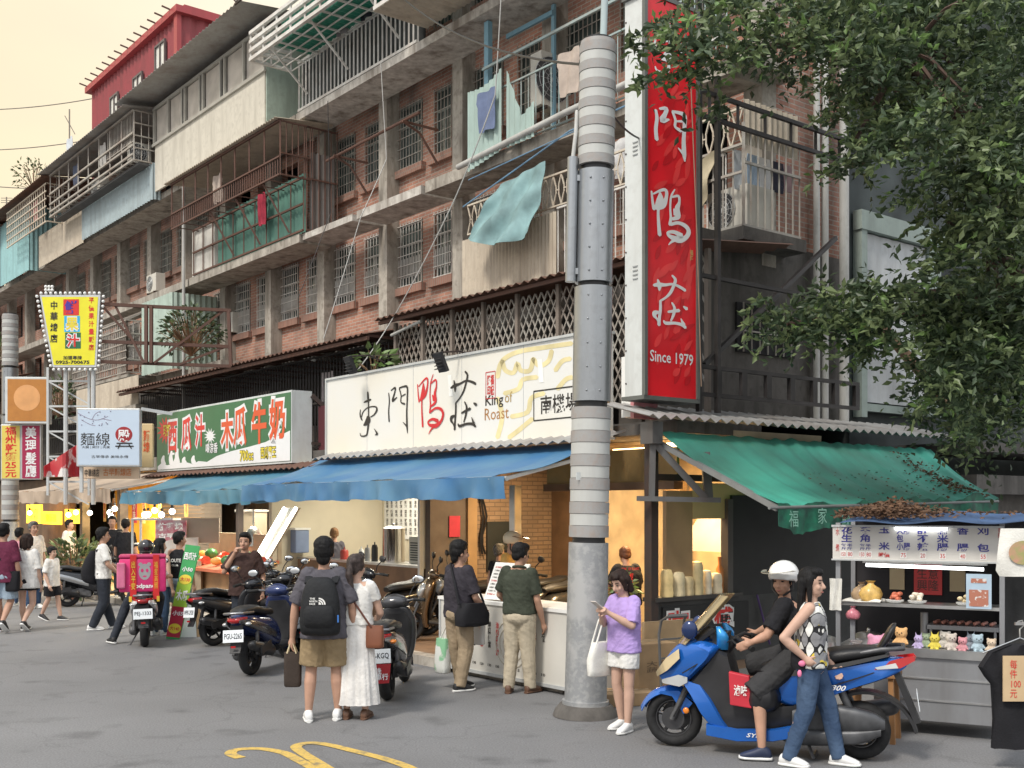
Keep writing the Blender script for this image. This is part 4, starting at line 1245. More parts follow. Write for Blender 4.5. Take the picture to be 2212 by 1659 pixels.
for i in range(13): bg_.ell((-W / 2 + W * i / 12, .02, H + .07), .035, seg=8, rings=6)
for i in range(15):
 for sg in (-1, 1):
  x, z = taper(sg * (W / 2 + .09), H * i / 14); bg_.ell((x, .02, z), .035, seg=8, rings=6)
for i in range(9): bg_.ell((taper(-W / 2 + W * i / 8, 0)[0], .02, -.08), .035, seg=8, rings=6)
for i in range(6): bg_.ell((-W * .42 + .07 * (i % 3), .02, H + .14 + .07 * (i // 3)), .035, seg=8, rings=6)
o = bg_.build('bulb_string', bulb, ys, world=False, smooth=60)
# truss that carries it
tr = MB()
zt, zm, zb = H - .15, H * .36, .1
for z in (zt, zm, zb): tr.bar((W / 2, .1, z), (3.25, .9, z), .035)
for a_, b_ in (((1.55, .3, zt), (1.55, .3, zb)), ((3.2, .88, zt), (3.25, .9, zb)), ((1.65, .33, zt), (1.65, .33, zb))): tr.bar(a_, b_, .035)
for a_, b_ in (((.9, .2, zt), (1.5, .3, zb)), ((1.7, .35, zb), (3.1, .87, zt)), ((2.2, .55, zb), (3.15, .88, zm)), ((W / 2, .1, zt), (1.3, .3, zm))): tr.bar(a_, b_, .025)
tr.build('truss', rust, ys, world=False)
g = MB()
for x in (-.15, .45): g.tube([(x, .15, 0), (x, .15, -3.0)], .05, 8)
for i in range(5):
 z = -.3 - i * .55
 g.bar((-.6, .3, z), (.3, .3, z), .02); g.bar((-.6, .3, z), (.3, .3, z - .5), .015)
g.bar((-.6, .3, .0), (-.6, .3, -2.8), .025); g.bar((.3, .3, 0), (.3, .3, -2.8), .025)
g.build('support_posts', alu, ys, world=False)
# pale blue noodle sign
ns_, W, H = front_sign('noodle_sign', 'pale blue square sign with black characters and a dark red round emblem', 166, 301, 882, 1008, 21.5, .16, alu, rz=rad(3))
lpanel(ns_, 'sign_face', mat('sign_paleblue', (.52, .62, .74), .4, var=.04, scale=1), rect(-W * .47, H * .03, W * .49, H * .97), .006)
ltext(ns_, '麵線', -W * .2, H * .47, W * .46, H * .22, ink, .01, .0)
g = MB(); g.add([(W * .25 + W * .135 * math.cos(t * .2618), -.009, H * .55 + H * .135 * math.sin(t * .2618)) for t in range(24)], [list(range(24))]); g.build('emblem', mat('dark_red', (.33, .02, .025), .45), ns_, world=False, recalc=False)
ltext(ns_, '殿', W * .25, H * .53, W * .19, H * .2, mk, .012, .02)
g = MB()
for q in ([(W * .14, H * .40, .012), (W * .38, H * .40, .012)], [(W * .12, H * .35, .012), (W * .40, H * .35, .012)], [(W * .19, H * .38, .012), (W * .16, H * .31, .01)], [(W * .33, H * .38, .012), (W * .37, H * .31, .01)]):
 brush(g, [q], lambda x, y, i: V((x, -.013, y)))
g.build('emblem_gate', ink, ns_, world=False, recalc=False)
ltext(ns_, '大腸 | 蚵仔 | 肉羹', -W * .19, H * .33, W * .44, H * .05, ink, .01)
ltext(ns_, '古早傳承 美味永傳', W * .03, H * .17, W * .58, H * .05, ink, .01)
g = MB()
for q in ([(-.48, .92), (-.3, .82), (-.15, .8), (.0, .86)], [(-.42, .8), (-.28, .72), (-.2, .7)], [(-.25, .81), (-.2, .9), (-.14, .94)], [(-.1, .82), (.05, .79)]):
 brush(g, [[(x * W, z * H, .006) for x, z in q]], lambda x, y, i: V((x, -.0085, y)))
for i in range(16): g.ell((rr.uniform(-.45, .05) * W, -.009, rr.uniform(.7, .95) * H), .012, seg=6, rings=4)
g.build('branch_drawing', mat('grey_ink', (.3, .27, .36), .5), ns_, world=False, recalc=False)
g = MB(); g.bar((W * .5, .1, H), (W * .95, .3, H * .93), .03); g.bar((-W * .45, .12, 0), (-W * .45, .12, -.5), .03); g.build('sign_bracket', alu, ns_, world=False)
# orange picture sign (plain design), yellow and red vertical signs on the pole
ms, W, H = front_sign('picture_sign', 'orange wooden-look picture sign in a white frame on the striped pole at far left', 12, 105, 814, 915, 25.0, .2, paint_wh, rz=rad(4))
lpanel(ms, 'sign_face', stained('orange_board', (.52, .22, .05), (.30, .11, .03), .5, .5), rect(-W * .44, H * .05, W * .44, H * .95), .006)
g = MB(); g.add([(W * .3 * math.cos(t * .2618), -.009, H * .55 + H * .28 * math.sin(t * .2618)) for t in range(24)], [list(range(24))]); g.build('round_patch', mat('peach', (.72, .36, .14), .5, var=.1), ms, world=False, recalc=False)
for (lab, a0, a1, col, body, bm_, nm) in (('yellow vertical noodle shop sign with red characters and price 25', 2, 45, (.74, .60, .12), '福\n州\n乾\n麵\n25\n元', ltr_r, 'vertical_sign'), ('crimson vertical sign with white characters below the orange sign', 46, 88, (.36, .015, .07), '美\n理\n髮\n廳', mk, 'vertical_sign')):
 vs_, W, H = front_sign(nm, lab, a0, a1, 917, 1036, 25.2, .15, alu, rz=rad(4))
 lpanel(vs_, 'sign_face', mat('face_' + str(a0), col, .45, var=.05), rect(-W * .44, H * .02, W * .44, H * .98), .006)
 ltext(vs_, body, 0, H * .5, W * .56, H * .92, bm_, .01, .02)
cs, W, H = front_sign('small_sign', 'cream sign strip with orange writing under the pale blue sign', 178, 300, 1006, 1034, 21.9, .1, mat('cream_board', (.66, .50, .36), .5, var=.06))
ltext(cs, '中華總店', -W * .33, H * .45, W * .26, H * .6, ink, .01, .01); ltext(cs, '古早麵線店', W * .12, H * .5, W * .5, H * .6, mat('orange_ink', (.6, .2, .06), .5), .01, .01)
c2, W, H = front_sign('side_sign', 'cream and orange poster sign behind the pale blue sign', 303, 330, 915, 1010, 22.3, .1, mat('cream_board2', (.68, .52, .28), .5, var=.08))
ltext(c2, '麵\n線', 0, H * .6, W * .5, H * .5, ltr_o, .01, .01)
# crumpled banner cloth behind the signs
g = MB(); g.sheet(lambda a_, b_: at(95 + 80 * a_, 1030 - 75 * b_ * (.3 + .7 * a_), 23.2 + .2 * math.sin(a_ * 9)), 12, 6, .01)
o = g.build('printed_banner', mat('banner', (.74, .70, .68), .6, col2=(.5, .05, .06), scale=2.2, lo=.52, hi=.56)); tag(o, 'white cloth banner with red print hanging behind the sign posts', 'banner')

# ------------------------------------------------------------------ awnings
def awning_mat(name, c1, c2):
 return stained(name, c1, c2, .65, .55, vert=False, scale=.8, bump=.05)
def sag(a, n, amt): return -amt * abs(math.sin(a * n * math.pi)) ** .6
blue_c = mat('blue_canvas', (.035, .15, .34), .5, col2=(.105, .235, .35), scale=1.1, bump=.35, bscale=4, lo=.3, hi=.72, detail=9)
def awning(name, label, s0, s1, wt, zt, wf, zf, zv, m, slats=0, vw=.012, vm=None):
 root = thing(name, F((s0 + s1) / 2, (wt + wf) / 2, zf), label, 'awning')
 g = MB()
 def top(a, b):
  s = s0 + (s1 - s0) * a
  k = b
  sg = -.09 * math.sin(math.pi * b) * (.7 + .5 * noise.noise(V((a * 7, s0, 1)))) + .05 * noise.noise(V((a * 22, b * 1.5, s0))) * b
  return F(s, wt + (wf - wt) * k, zt + (zf - zt) * k + sg)
 g.sheet(top, 60, 10, .006)
 g.build('canopy', m, root, smooth=60)
 g = MB()
 def val(a, b):
  s = s0 + (s1 - s0) * a
  w = wf - .02 - .085 * noise.noise(V((a * 30, b * .6, s0))) * (.25 + b) - .03 * noise.noise(V((a * 75, b * 1.5, 4 + s0))) * b
  return F(s, w, zf - .004 + (zv - zf) * b + .05 * noise.noise(V((a * 16, 2, s0))) * b)
 g.sheet(val, 90, 4, .005)
 g.build('valance', vm or m, root, smooth=60)
 g = MB(); g.tube([F(s0, wf + .02, zf - .03), F(s1, wf + .02, zf - .03)], .03, 8)
 for s in (s0 + .03, s1 - .05): g.bar(F(s, wf + .02, zf - .03), F(s, wt + .05, zt - .15), .022)
 g.build('frame', alu, root)
 return root
awning('awning', 'large bright blue canvas awning under the white sign', .0, 7.26, .02, 2.93, -1.45, 2.47, 2.2, blue_c)
awning('awning', 'duller blue canvas awning with a pale streak under the green sign', 6.6, 13.6, .0, 2.82, -1.3, 2.41, 2.16, mat('teal_canvas', (.045, .18, .29), .55, col2=(.12, .25, .30), scale=1.0, bump=.35, bscale=4, lo=.3, hi=.72, detail=9))
bw = awning('awning', 'faded beige canvas awning in folds at the far left', 13.9, 22.4, .3, 2.95, -1.45, 2.5, 2.2, stained('beige_canvas', (.50, .40, .31), (.30, .23, .18), .5, .7, vert=False))
# corrugated roof edge of the corner and strip below the signs
g = MB(); corr(g, lambda a, b, o: F(-1.32 + .9 * b, -.35 + 6.8 * a, 3.16 + .22 * b + o), 34, amp=.028); o = g.build('roof_sheet', zinc); tag(o, 'rusting corrugated zinc roof edge over the green awning', 'roof sheet')
g = MB(); corr(g, lambda a, b, o: F(-.5 + 7.4 * a, -.35 + .45 * b, 2.93 + .12 * b + o), 34, amp=.022); o = g.build('roof_sheet', zinc); tag(o, 'ragged corrugated strip along the bottom of the white sign', 'roof sheet')
g = MB(); corr(g, lambda a, b, o: F(7.0 + 8.3 * a, -.3 + .45 * b, 2.80 + .12 * b + o), 38, amp=.022); o = g.build('roof_sheet', brown_tin); tag(o, 'brown corrugated strip along the bottom of the green sign', 'roof sheet')
g = MB(); g.fb(14.9, 21.5, .1, .5, 2.98, 3.28); o = g.build('concrete_beam', conc); tag(o, 'dirty concrete beam above the beige awning', 'beam')
# green awning on the side street
ga = thing('awning', F(-1.2, 3, 2.9), 'large green canvas awning sloping down over the side street stall', 'awning')
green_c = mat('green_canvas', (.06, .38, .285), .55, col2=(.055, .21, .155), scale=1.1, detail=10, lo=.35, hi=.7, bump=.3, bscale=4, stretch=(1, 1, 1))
def gtop(a, b):
 w = .0 + (5.9 - 1.28 * b) * a
 sgn = -.10 * math.sin(math.pi * b) + .09 * noise.noise(V((a * 13, b * .7, 3))) * (.3 + b) + .035 * noise.noise(V((a * 34, b, 8)))
 return F(-1.14 - 1.75 * b, w, 3.0 - .02 * a - (.90 - .15 * a) * b + sgn)
g = MB(); g.sheet(gtop, 110, 12, .006); g.build('canopy', green_c, ga, smooth=60)
g = MB()
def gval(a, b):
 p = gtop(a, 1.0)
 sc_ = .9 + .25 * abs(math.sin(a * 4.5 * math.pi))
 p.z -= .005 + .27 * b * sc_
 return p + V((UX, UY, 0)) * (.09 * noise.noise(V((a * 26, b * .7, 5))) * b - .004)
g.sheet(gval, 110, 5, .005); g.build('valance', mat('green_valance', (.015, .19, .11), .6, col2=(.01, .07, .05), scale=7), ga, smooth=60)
g = MB()
for i, (c_, k) in enumerate((('福', .045), ('家', .16), ('飲', .26), ('食', .36))): put_text(g, c_, gval(k, .5) + V((-UX * -.03, 0, 0)), RV, UP, .16, .18, e=.05, bold=.0)
g.build('lettering', mat('faded_letter', (.25, .5, .4), .6), ga, recalc=False)
g = MB(); p = gtop(0, 1); q = gtop(1, 1); g.tube([p + V((-.12, -.1, -.05)), q + V((0, 0, -.05))], .018, 8); g.bar(F(-1.15, .02, 2.85), gtop(0, 1) + V((0, 0, -.06)), .03); g.build('roller', stained('roller_grey', (.28, .29, .29), (.14, .12, .1), .5, .5, .4), ga)
g = MB()
g.box(F(-1.12, -.12, 2.98), (.16, .22, .26), Matrix.Rotation(.6, 3, 'Z')); g.bar(F(-1.12, -.1, 2.9), F(-1.12, -.12, 2.2), .035); g.bar(F(-1.12, -.05, 2.85), F(-1.55, .35, 2.2), .04); g.bar(F(-1.5, .4, 2.75), F(-1.55, .4, 2.2), .05); g.bar(F(-1.0, -.25, 2.2), F(-1.7, .45, 2.18), .03); g.build('mount', stained('mount_grey', (.15, .15, .15), (.09, .06, .05), .6, .5, .4), ga)
# ------------------------------------------------------------------ scooters (local: y forward, x right, z up)
def sring(c, hw, hh, axis='y', n=18, e=2.6, tilt=0.0):
 out = []
 for j in range(n):
  t = 2 * math.pi * j / n
  a, b = math.cos(t), math.sin(t)
  x = hw * (abs(a) ** (2 / e)) * (1 if a >= 0 else -1)
  z = hh * (abs(b) ** (2 / e)) * (1 if b >= 0 else -1)
  if axis == 'y': out.append(V((c[0] + x, c[1] + z * math.sin(tilt), c[2] + z * math.cos(tilt))))
  else: out.append(V((c[0] + x, c[1] + z * math.cos(tilt), c[2] + z * math.sin(tilt))))
 return out
def sloft(mb, secs, axis='y', n=18, e=2.6, mi=0):
 secs = smooth_path([tuple(s) for s in secs], 3)
 return mb.loft([sring((s[0], s[1], s[2]), max(s[3], .004), max(s[4], .004), axis, n, e, s[5] if len(s) > 5 else 0) for s in secs], True, mi)
def torus(mb, c, R_, r, n=28, m=10, flat=1.0, M=None):
 rings = []
 for i in range(n + 1):
  a = 2 * math.pi * i / n
  d = V((0, math.cos(a), math.sin(a)))
  rings.append([V(c) + d * (R_ + r * math.cos(2 * math.pi * j / m)) + V((1, 0, 0)) * r * flat * math.sin(2 * math.pi * j / m) for j in range(m)])
 return mb.loft(rings, False)
rubber = mat('tyre_rubber', (.014, .014, .015), .8, var=.3, scale=20)
rim_m = mat('dark_rim', (.05, .05, .052), .4, .6, var=.2)
rim_b = mat('satin_rim', (.10, .10, .105), .35, .7, var=.2)
rim_s = mat('grey_rim', (.25, .25, .26), .35, .8, var=.15)
chrome = mat('chrome', (.75, .75, .76), .12, 1.0, var=.03)
mirror_m = mat('mirror', (.8, .82, .84), .04, 1.0, var=0)
grip_m = mat('grip', (.012, .012, .012), .8, var=.2)
seat_m = mat('seat_vinyl', (.013, .013, .014), .45, var=.2, bump=.15, bscale=120)
trim_m = mat('scooter_trim', (.022, .022, .024), .5, var=.25, scale=5)
engine_m = mat('engine_grey', (.11, .11, .115), .45, .5, var=.3, scale=12)
tail_m = mat('tail_red', (.42, .01, .012), .15, var=.15, coat=.6)
amber_m = mat('amber', (.75, .22, .02), .15, var=.1, coat=.6)
lens_m = mat('head_lens', (.55, .56, .56), .06, .2, var=.15, coat=1.0)
plate_m = mat('plate_white', (.78, .82, .84), .4, var=.03)
plate_ink = mat('plate_ink', (.015, .02, .035), .5, var=0)
paint = {}
def paint_m(name, col, metal=.25):
 return mat('paint_' + name, col, .22, metal, var=.08, scale=3, coat=.5)
def wheel(root, y, R_=.255, r=.055, flat=1.0, rm=None, disc=True, spokes=5, z=None):
 z = z or R_
 c = (0, y, z)
 w_ = thing('wheel', (0, 0, 0), None, None); w_.parent = root
 g = MB(); torus(g, c, R_ - r, r, flat=flat)
 g.build('tyre', rubber, w_, world=False, smooth=60)
 g = MB(); torus(g, c, R_ - r * 1.9, r * .35, flat=1.6)
 for i in range(spokes):
  a = 2 * math.pi * i / spokes + .3
  p = V(c) + V((0, math.cos(a), math.sin(a))) * (R_ - r * 1.9)
  g.tube([V(c), (V(c) + p) / 2 + V((.012, 0, 0)), p], [.022, .016, .018], 6)
 g.tube([(-.06, y, z), (.06, y, z)], .035, 12)
 if disc: g.tube([(-.048, y, z), (-.044, y, z)], R_ * .40, 22)
 g.build('rim', rm or rim_m, w_, world=False, smooth=40)
 return w_
def plate(root, c, w_, h_, text, tilt=.15, label=None):
 g = MB()
 M3 = Matrix.Rotation(-tilt, 3, 'X')
 g.box(c, (w_, .006, h_), M3); o = g.build('number_plate', plate_m, root, world=False, bevel=.002)
 up = M3 @ V((0, 0, 1))
 g = MB(); put_text(g, text, V(c), V((1, 0, 0)), up, w_ * .86, h_ * .46, e=.005, bold=.012); g.build('lettering', plate_ink, o, world=False, recalc=False)
 return o
def scooter(label, loc, hd, body, plate_txt, accent=None, low_text=None, group='scooters parked along the kerb', lean=.07, mirrors=True, rear_rack=False):
 root = thing('scooter', V(loc), label, 'scooter', math.atan2(-hd[0], hd[1]), group)
 root.rotation_euler[1] = -lean
 accent = accent or trim_m
 B = lambda g, n, m, sm=45, p=root: g.build(n, m, p, world=False, smooth=sm)
 wheel(root, -.62, .25, .048, 1.3); wheel(root, .66, .25, .044, 1.2)
 g = MB(); sloft(g, [(0, -1.0, .735, .03, .03), (0, -.93, .715, .10, .075), (0, -.75, .655, .165, .125), (0, -.45, .575, .185, .165), (0, -.15, .50, .175, .20), (0, .0, .43, .15, .16)]); B(g, 'rear_body', body)
 g = MB()
 for sx in (-1, 1):
  sloft(g, [(sx * .09, -1.02, .70, .01, .02), (sx * .14, -.85, .66, .03, .05), (sx * .18, -.5, .56, .02, .06), (sx * .17, -.2, .46, .012, .04)], n=10)
 B(g, 'side_panel', accent)
 g = MB(); sloft(g, [(0, -.93, .80, .06, .02), (0, -.86, .815, .115, .04), (0, -.62, .825, .15, .055), (0, -.45, .79, .16, .055), (0, -.2, .765, .145, .055), (0, -.03, .73, .08, .035)]); B(g, 'seat', seat_m)
 g = MB(); g.tube([(-.13, -.72, .79), (-.12, -1.0, .80), (0, -1.06, .805), (.12, -1.0, .80), (.13, -.72, .79)], .016, 8); B(g, 'grab_rail', rim_s)
 g = MB(); sloft(g, [(0, -.1, .28, .17, .05), (0, .15, .275, .165, .035), (0, .38, .30, .15, .045)]); B(g, 'floorboard', trim_m)
 g = MB(); sloft(g, [(0, .40, .22, .10, .045), (0, .44, .40, .17, .05), (0, .43, .58, .21, .06), (0, .39, .78, .22, .075), (0, .34, .90, .17, .07), (0, .32, .94, .1, .05)], 'z'); B(g, 'front_shield', body)
 g = MB(); sloft(g, [(0, .345, .30, .09, .03), (0, .36, .5, .15, .03), (0, .315, .75, .17, .03), (0, .28, .86, .12, .03)], 'z', n=14); B(g, 'inner_panel', trim_m)
 g = MB(); sloft(g, [(0, .46, .62, .03, .03), (0, .49, .70, .11, .05), (0, .465, .80, .15, .05), (0, .43, .86, .08, .03)], 'z', n=14); B(g, 'headlight', lens_m)
 g = MB(); sloft(g, [(-.15, .28, .98, .02, .04), (-.1, .30, .99, .03, .065), (0, .31, 1.0, .03, .085), (.1, .30, .99, .03, .065), (.15, .28, .98, .02, .04)]); g.ell((0, .29, .99), (.17, .085, .075)); hb = B(g, 'handlebar_cover', body)
 g = MB()
 for sx in (-1, 1): g.tube([(sx * .1, .28, .99), (sx * .24, .24, 1.01), (sx * .36, .18, 1.0)], .015, 8)
 g.tube([(0, .3, .95), (0, .42, .7)], .025, 8); hbar = B(g, 'handlebar', engine_m)
 for sx in (-1, 1):
  g = MB(); g.tube([(sx * .24, .24, 1.01), (sx * .37, .175, 1.0)], .021, 10); g.bar((sx * .2, .29, 1.01), (sx * .34, .255, 1.0), .006); g.build('grip', grip_m, hbar, world=False, smooth=45)
  if mirrors:
   g = MB(); g.tube([(sx * .17, .27, 1.03), (sx * .22, .28, 1.13), (sx * .28, .25, 1.2)], .008, 6); g.ell((sx * .30, .25, 1.24), (.075, .022, .05)); mo = B(g, 'mirror', trim_m)
   g = MB(); g.ell((sx * .30, .228, 1.24), (.066, .006, .042)); g.build('mirror_glass', mirror_m, mo, world=False, smooth=60)
 g = MB()
 def fend(a, b):
  an = rad(-15 + 150 * a); t = b * 2 - 1
  rr_ = .275 - .02 * t * t
  return V((t * .075, .66 + rr_ * math.cos(an), .25 + rr_ * math.sin(an) - .03 * t * t))
 g.sheet(fend, 14, 6, .006); B(g, 'front_fender', body, 60)
 g = MB()
 for sx in (-1, 1): g.tube([(sx * .075, .66, .25), (sx * .07, .52, .58)], .02, 8)
 B(g, 'fork', engine_m)
 g = MB(); g.box((0, -.3, .3), (.2, .3, .18)); g.rc((-.15, -.64, .255), (-.15, -.2, .28), .075, .085); g.box((-.16, -.4, .29), (.06, .5, .12)); g.tube([(-.14, -.78, .26), (-.14, -.68, .62)], .028, 8); g.tube([(.14, -.70, .26), (.14, -.66, .62)], .025, 8)
 g.build('engine', engine_m, root, world=False, bevel=.012)
 g = MB(); g.rc((.19, -.92, .40), (.19, -.45, .29), .06, .078, 14); g.tube([(.15, -.45, .27), (.1, -.2, .2)], .02, 8); g.ell((.19, -.985, .41), (.03, .01, .03), seg=10, rings=6); g.box((.255, -.68, .35), (.02, .3, .09), Matrix.Rotation(.2, 3, 'X')); B(g, 'exhaust', mat('exhaust_black', (.035, .035, .037), .4, .5, var=.3))
 g = MB(); g.sheet(lambda a, b: V(((b - .5) * (.17 - .03 * a), -.93 - .10 * a + .03 * math.sin(a * 3), .68 - .36 * a)), 8, 4, .012)
 B(g, 'rear_fender', trim_m)
 g = MB(); sloft(g, [(-.13, -.90, .735, .006, .015), (-.08, -.965, .72, .02, .03), (0, -1.0, .715, .03, .034), (.08, -.965, .72, .02, .03), (.13, -.90, .735, .006, .015)]); g.ell((0, -.985, .715), (.095, .035, .033)); B(g, 'tail_light', tail_m)
 for sx in (-1, 1):
  g = MB(); g.ell((sx * .15, -.92, .665), (.04, .05, .025), seg=10, rings=6); B(g, 'turn_signal', amber_m if low_text else lens_m)
 plate(root, (0, -1.04, .53), .27, .15, plate_txt)
 g = MB(); g.box((0, -1.055, .40), (.06, .01, .025)); B(g, 'reflector', tail_m, None)
 if low_text:
  g = MB(); g.sheet(lambda a, b: V(((b - .5) * (.27 - .06 * a), -1.06 - .02 * a, .45 - .20 * a)), 4, 4, .005); mf = B(g, 'mud_flap', mat('flap_red', (.33, .012, .02), .5, var=.1))
  g = MB(); put_text(g, low_text, V((0, -1.075, .35)), X3, Z3, .2, .13, e=.008, bold=.02, line=.9); g.build('lettering', plate_m, mf, world=False, recalc=False)
 g = MB(); g.tube([(-.1, -.3, .2), (-.22, -.36, .01), (-.26, -.36, .005)], .012, 6); B(g, 'side_stand', engine_m)
 return root
def rear_at(px, py, hd, z=0.0):
 p = gnd(px, py, z); h = V((hd[0], hd[1], 0)).normalized()
 return p + h * .62
def hn(a, b): k = math.hypot(a, b); return (a / k, b / k)
blk = paint_m('black', (.02, .021, .025)); gry = paint_m('dark_grey', (.06, .06, .065)); slv = paint_m('silver', (.32, .33, .34), .6); brz = paint_m('bronze', (.16, .105, .06), .5); wht = paint_m('white', (.7, .71, .72), 0); nvy = paint_m('navy', (.02, .035, .12))
def sc(label, px, py, hd, *a, z=0.0, **k):
 h = hn(*hd); return scooter(label, rear_at(px, py, h, z), h, *a, **k)
sc('black and navy scooter with plate PGU-2265 standing on its side stand in the road', 543, 1458, (.22, 1), nvy, 'PGU-2265', accent=gry)
sc('dark grey scooter with plate 605-KGQ and a red mud flap beside the woman in white', 838, 1512, (.05, 1), gry, '605-KGQ', accent=slv, low_text='尚佳\n機車行')
dl = sc('black and white delivery scooter with plate PEJ-1333 under the pink box', 313, 1397, (-.30, 1), blk, 'PEJ-1333', accent=wht, lean=.03)
sc('black and silver scooter parked sideways in front of the plants', 146, 1311, (.92, .30), blk, 'MKC-716', accent=slv)
sc('black scooter with a white plate seen behind the green price board', 463, 1395, (.62, .75), blk, 'WPK-2928')
sc('black scooter with a bright red tail light behind the backpack man', 622, 1422, (-.62, .78), blk, '725-MHR', accent=slv)
sc('black scooter with a white plate squeezed between two others behind the backpack man', 652, 1404, (-.35, .9), blk, 'NPR-7715', accent=gry)
sc('dark grey scooter half hidden behind the white dress', 700, 1432, (-.25, .95), gry, 'MWL-3306')
sc('black scooter standing behind the navy one in the cluster of parked scooters', 588, 1386, (-.15, 1), blk, 'MPT-5120')
nv = (-VX, -VY)
def sc2(label, s, w, *a, hd=nv, **k):
 p = F(s, w, .12); return scooter(label, p, hd, *a, group='scooters parked inside the arcade', **k)
sc2('bronze scooter nosing out of the arcade beside the dark shirted man', 3.0, -.1, brz, 'MXB-3807', hd=hn(-1, -.25))
sc2('black scooter on the pavement edge right of the grey scooter with the red flap', 3.9, -.75, blk, 'NHT-9061', hd=hn(-.75, -.6), accent=gry)
sc2('black scooter parked in the arcade behind the bronze one', 3.6, .6, blk, 'NFA-2210', hd=hn(-1, -.45))
sc2('black scooter deepest in the arcade beside the brick wall', 3.2, 1.5, blk, 'LKM-0183', hd=hn(-1, -.55))
sc2('dark grey scooter in the arcade nearest the white counter', 2.3, 1.0, gry, 'MQE-5512', hd=hn(-.9, -.6))

# ------------------------------------------------------------------ the big blue scooter in front
pf, pr = gnd(1456, 1611), gnd(1858, 1640)
hd = V((pf.x - pr.x, pf.y - pr.y, 0)); WB = hd.length; hd.normalize()
bigs = thing('maxi_scooter', (pf + pr) / 2, 'big bright blue touring scooter with a tall windscreen in front of the food stall', 'scooter', math.atan2(-hd.x, hd.y))
blue_p = mat('scooter_blue', (.012, .13, .52), .2, .35, var=.08, scale=3, coat=.8)
yf, yr = WB / 2, -WB / 2
K = 1.57 / WB
def BL(y, z): return (y, z)
def slab(g, poly, hw_fn, taper_=.82, mi=0):
 """closed side outline (y, z) given a rounded width: outer faces drawn in towards the middle line"""
 n = len(poly)
 cy = sum(p[0] for p in poly) / n; cz = sum(p[1] for p in poly) / n
 rings = []
 for t, k in ((-1.0, taper_), (-.82, .96), (0, 1.0), (.82, .96), (1.0, taper_)):
  rings.append([V((t * hw_fn(y), cy + (y - cy) * k, cz + (z - cz) * k)) for y, z in poly])
 return g.loft(rings, True, mi)
def bb(n, m, g, sm=50, p=bigs): return g.build(n, m, p, world=False, smooth=sm)
wheel(bigs, yf, .25, .05, 1.25, rim_b, True, 5); wheel(bigs, yr, .245, .054, 1.35, rim_b, True, 5)
g = MB()   # front cowl
slab(g, smooth_path([(.90, .62), (.86, .74), (.74, .90), (.58, .97), (.44, .95), (.36, .90), (.42, .80), (.52, .70), (.60, .62), (.72, .55), (.84, .56), (.90, .62)][:-1] + [(.90, .62)], 3)[:-1], lambda y: .12 + .16 * min(1, max(0, (.92 - y) / .5)), .75)
bb('front_cowl', blue_p, g)
g = MB()   # leg shield band and belly strip
for sx in (-1, 1):
 pts = [(sx * .20, .60, .60), (sx * .23, .50, .46), (sx * .23, .42, .32), (sx * .21, .36, .24)]
 g.loft([[V((p[0], p[1] + dy, p[2] + dz)) + V((sx * o, 0, 0)) for dy, dz, o in ((.10, .03, -.02), (.08, .02, .012), (-.08, -.02, .012), (-.10, -.03, -.02))] for p in pts])
 pts = [(sx * .22, .46, .21), (sx * .235, .2, .18), (sx * .235, -.1, .20), (sx * .22, -.35, .26)]
 g.loft([[V((p[0] + sx * o, p[1], p[2] + dz)) for dz, o in ((.05, -.02), (.04, .012), (-.05, .012), (-.06, -.02))] for p in pts])
bb('lower_fairing', blue_p, g)
g = MB(); slab(g, [(.62, .62), (.40, .90), (.30, .86), (.24, .62), (.18, .46), (.12, .40), (-.30, .44), (-.40, .52), (-.45, .30), (-.36, .22), (.40, .17), (.52, .30), (.64, .50)], lambda y: .20, .9); bb('floor_tunnel', trim_m, g)
g = MB()
for sx in (-1, 1): g.loft([[V((sx * x, y, z)) for x, y, z in r] for r in (((.10, .92, .66), (.12, .905, .62), (.06, .915, .62)), ((.17, .82, .79), (.20, .80, .69), (.12, .84, .72)), ((.20, .70, .88), (.22, .69, .80), (.15, .74, .86)))])
bb('headlight', mat('headlamp_warm', (.62, .50, .30), .08, .4, var=.2, coat=1), g)
g = MB()
for sx in (-1, 1): g.loft([[V((sx * x, y, z)) for x, y, z in r] for r in (((.14, .86, .60), (.15, .85, .57), (.1, .87, .58)), ((.22, .70, .66), (.23, .69, .56), (.16, .72, .6)), ((.24, .62, .645), (.24, .62, .60), (.2, .63, .62)))])
bb('running_light', lens_m, g)
g = MB(); g.sheet(lambda a, b: V(((b - .5) * (.46 - .10 * a), .74 - .36 * a - .10 * (2 * b - 1) ** 2 * 1.0, .92 + .42 * a)), 10, 10, .008)
bb('windscreen', mat('amber_screen', (.50, .40, .22), .08, 0, var=.2, scale=2, trans=.55, coat=.8), g)
g = MB(); g.sheet(lambda a, b: V(((b - .5) * .42, .66 - .20 * a - .07 * (2 * b - 1) ** 2, .90 + .16 * a)), 6, 8, .03); g.box((0, .36, .96), (.3, .12, .12)); bb('dash_cover', trim_m, g)
g = MB()
for sx in (-1, 1): g.ell((sx * .24, .60, 1.05), (.035, .07, .08)); g.tube([(sx * .16, .62, .95), (sx * .23, .6, 1.02)], .015, 6)
bb('mirror', paint_m('deep_blue', (.012, .03, .11)), g)
g = MB()
for sx in (-1, 1): sloft(g, [(sx * .12, .34, .88, .02, .05), (sx * .17, .33, 1.0, .05, .05), (sx * .16, .37, 1.08, .02, .02)], 'z', n=10)
bb('dash_side', mat('cowl_lightblue', (.03, .28, .66), .25, .2, var=.05, coat=.5), g)
g = MB()
for sx in (-1, 1): g.tube([(sx * .05, .26, .96), (sx * .2, .2, .99), (sx * .38, .06, .93)], .017, 8)
g.tube([(0, .36, .8), (0, .25, .97)], .04, 8); hb = bb('handlebar', trim_m, g)
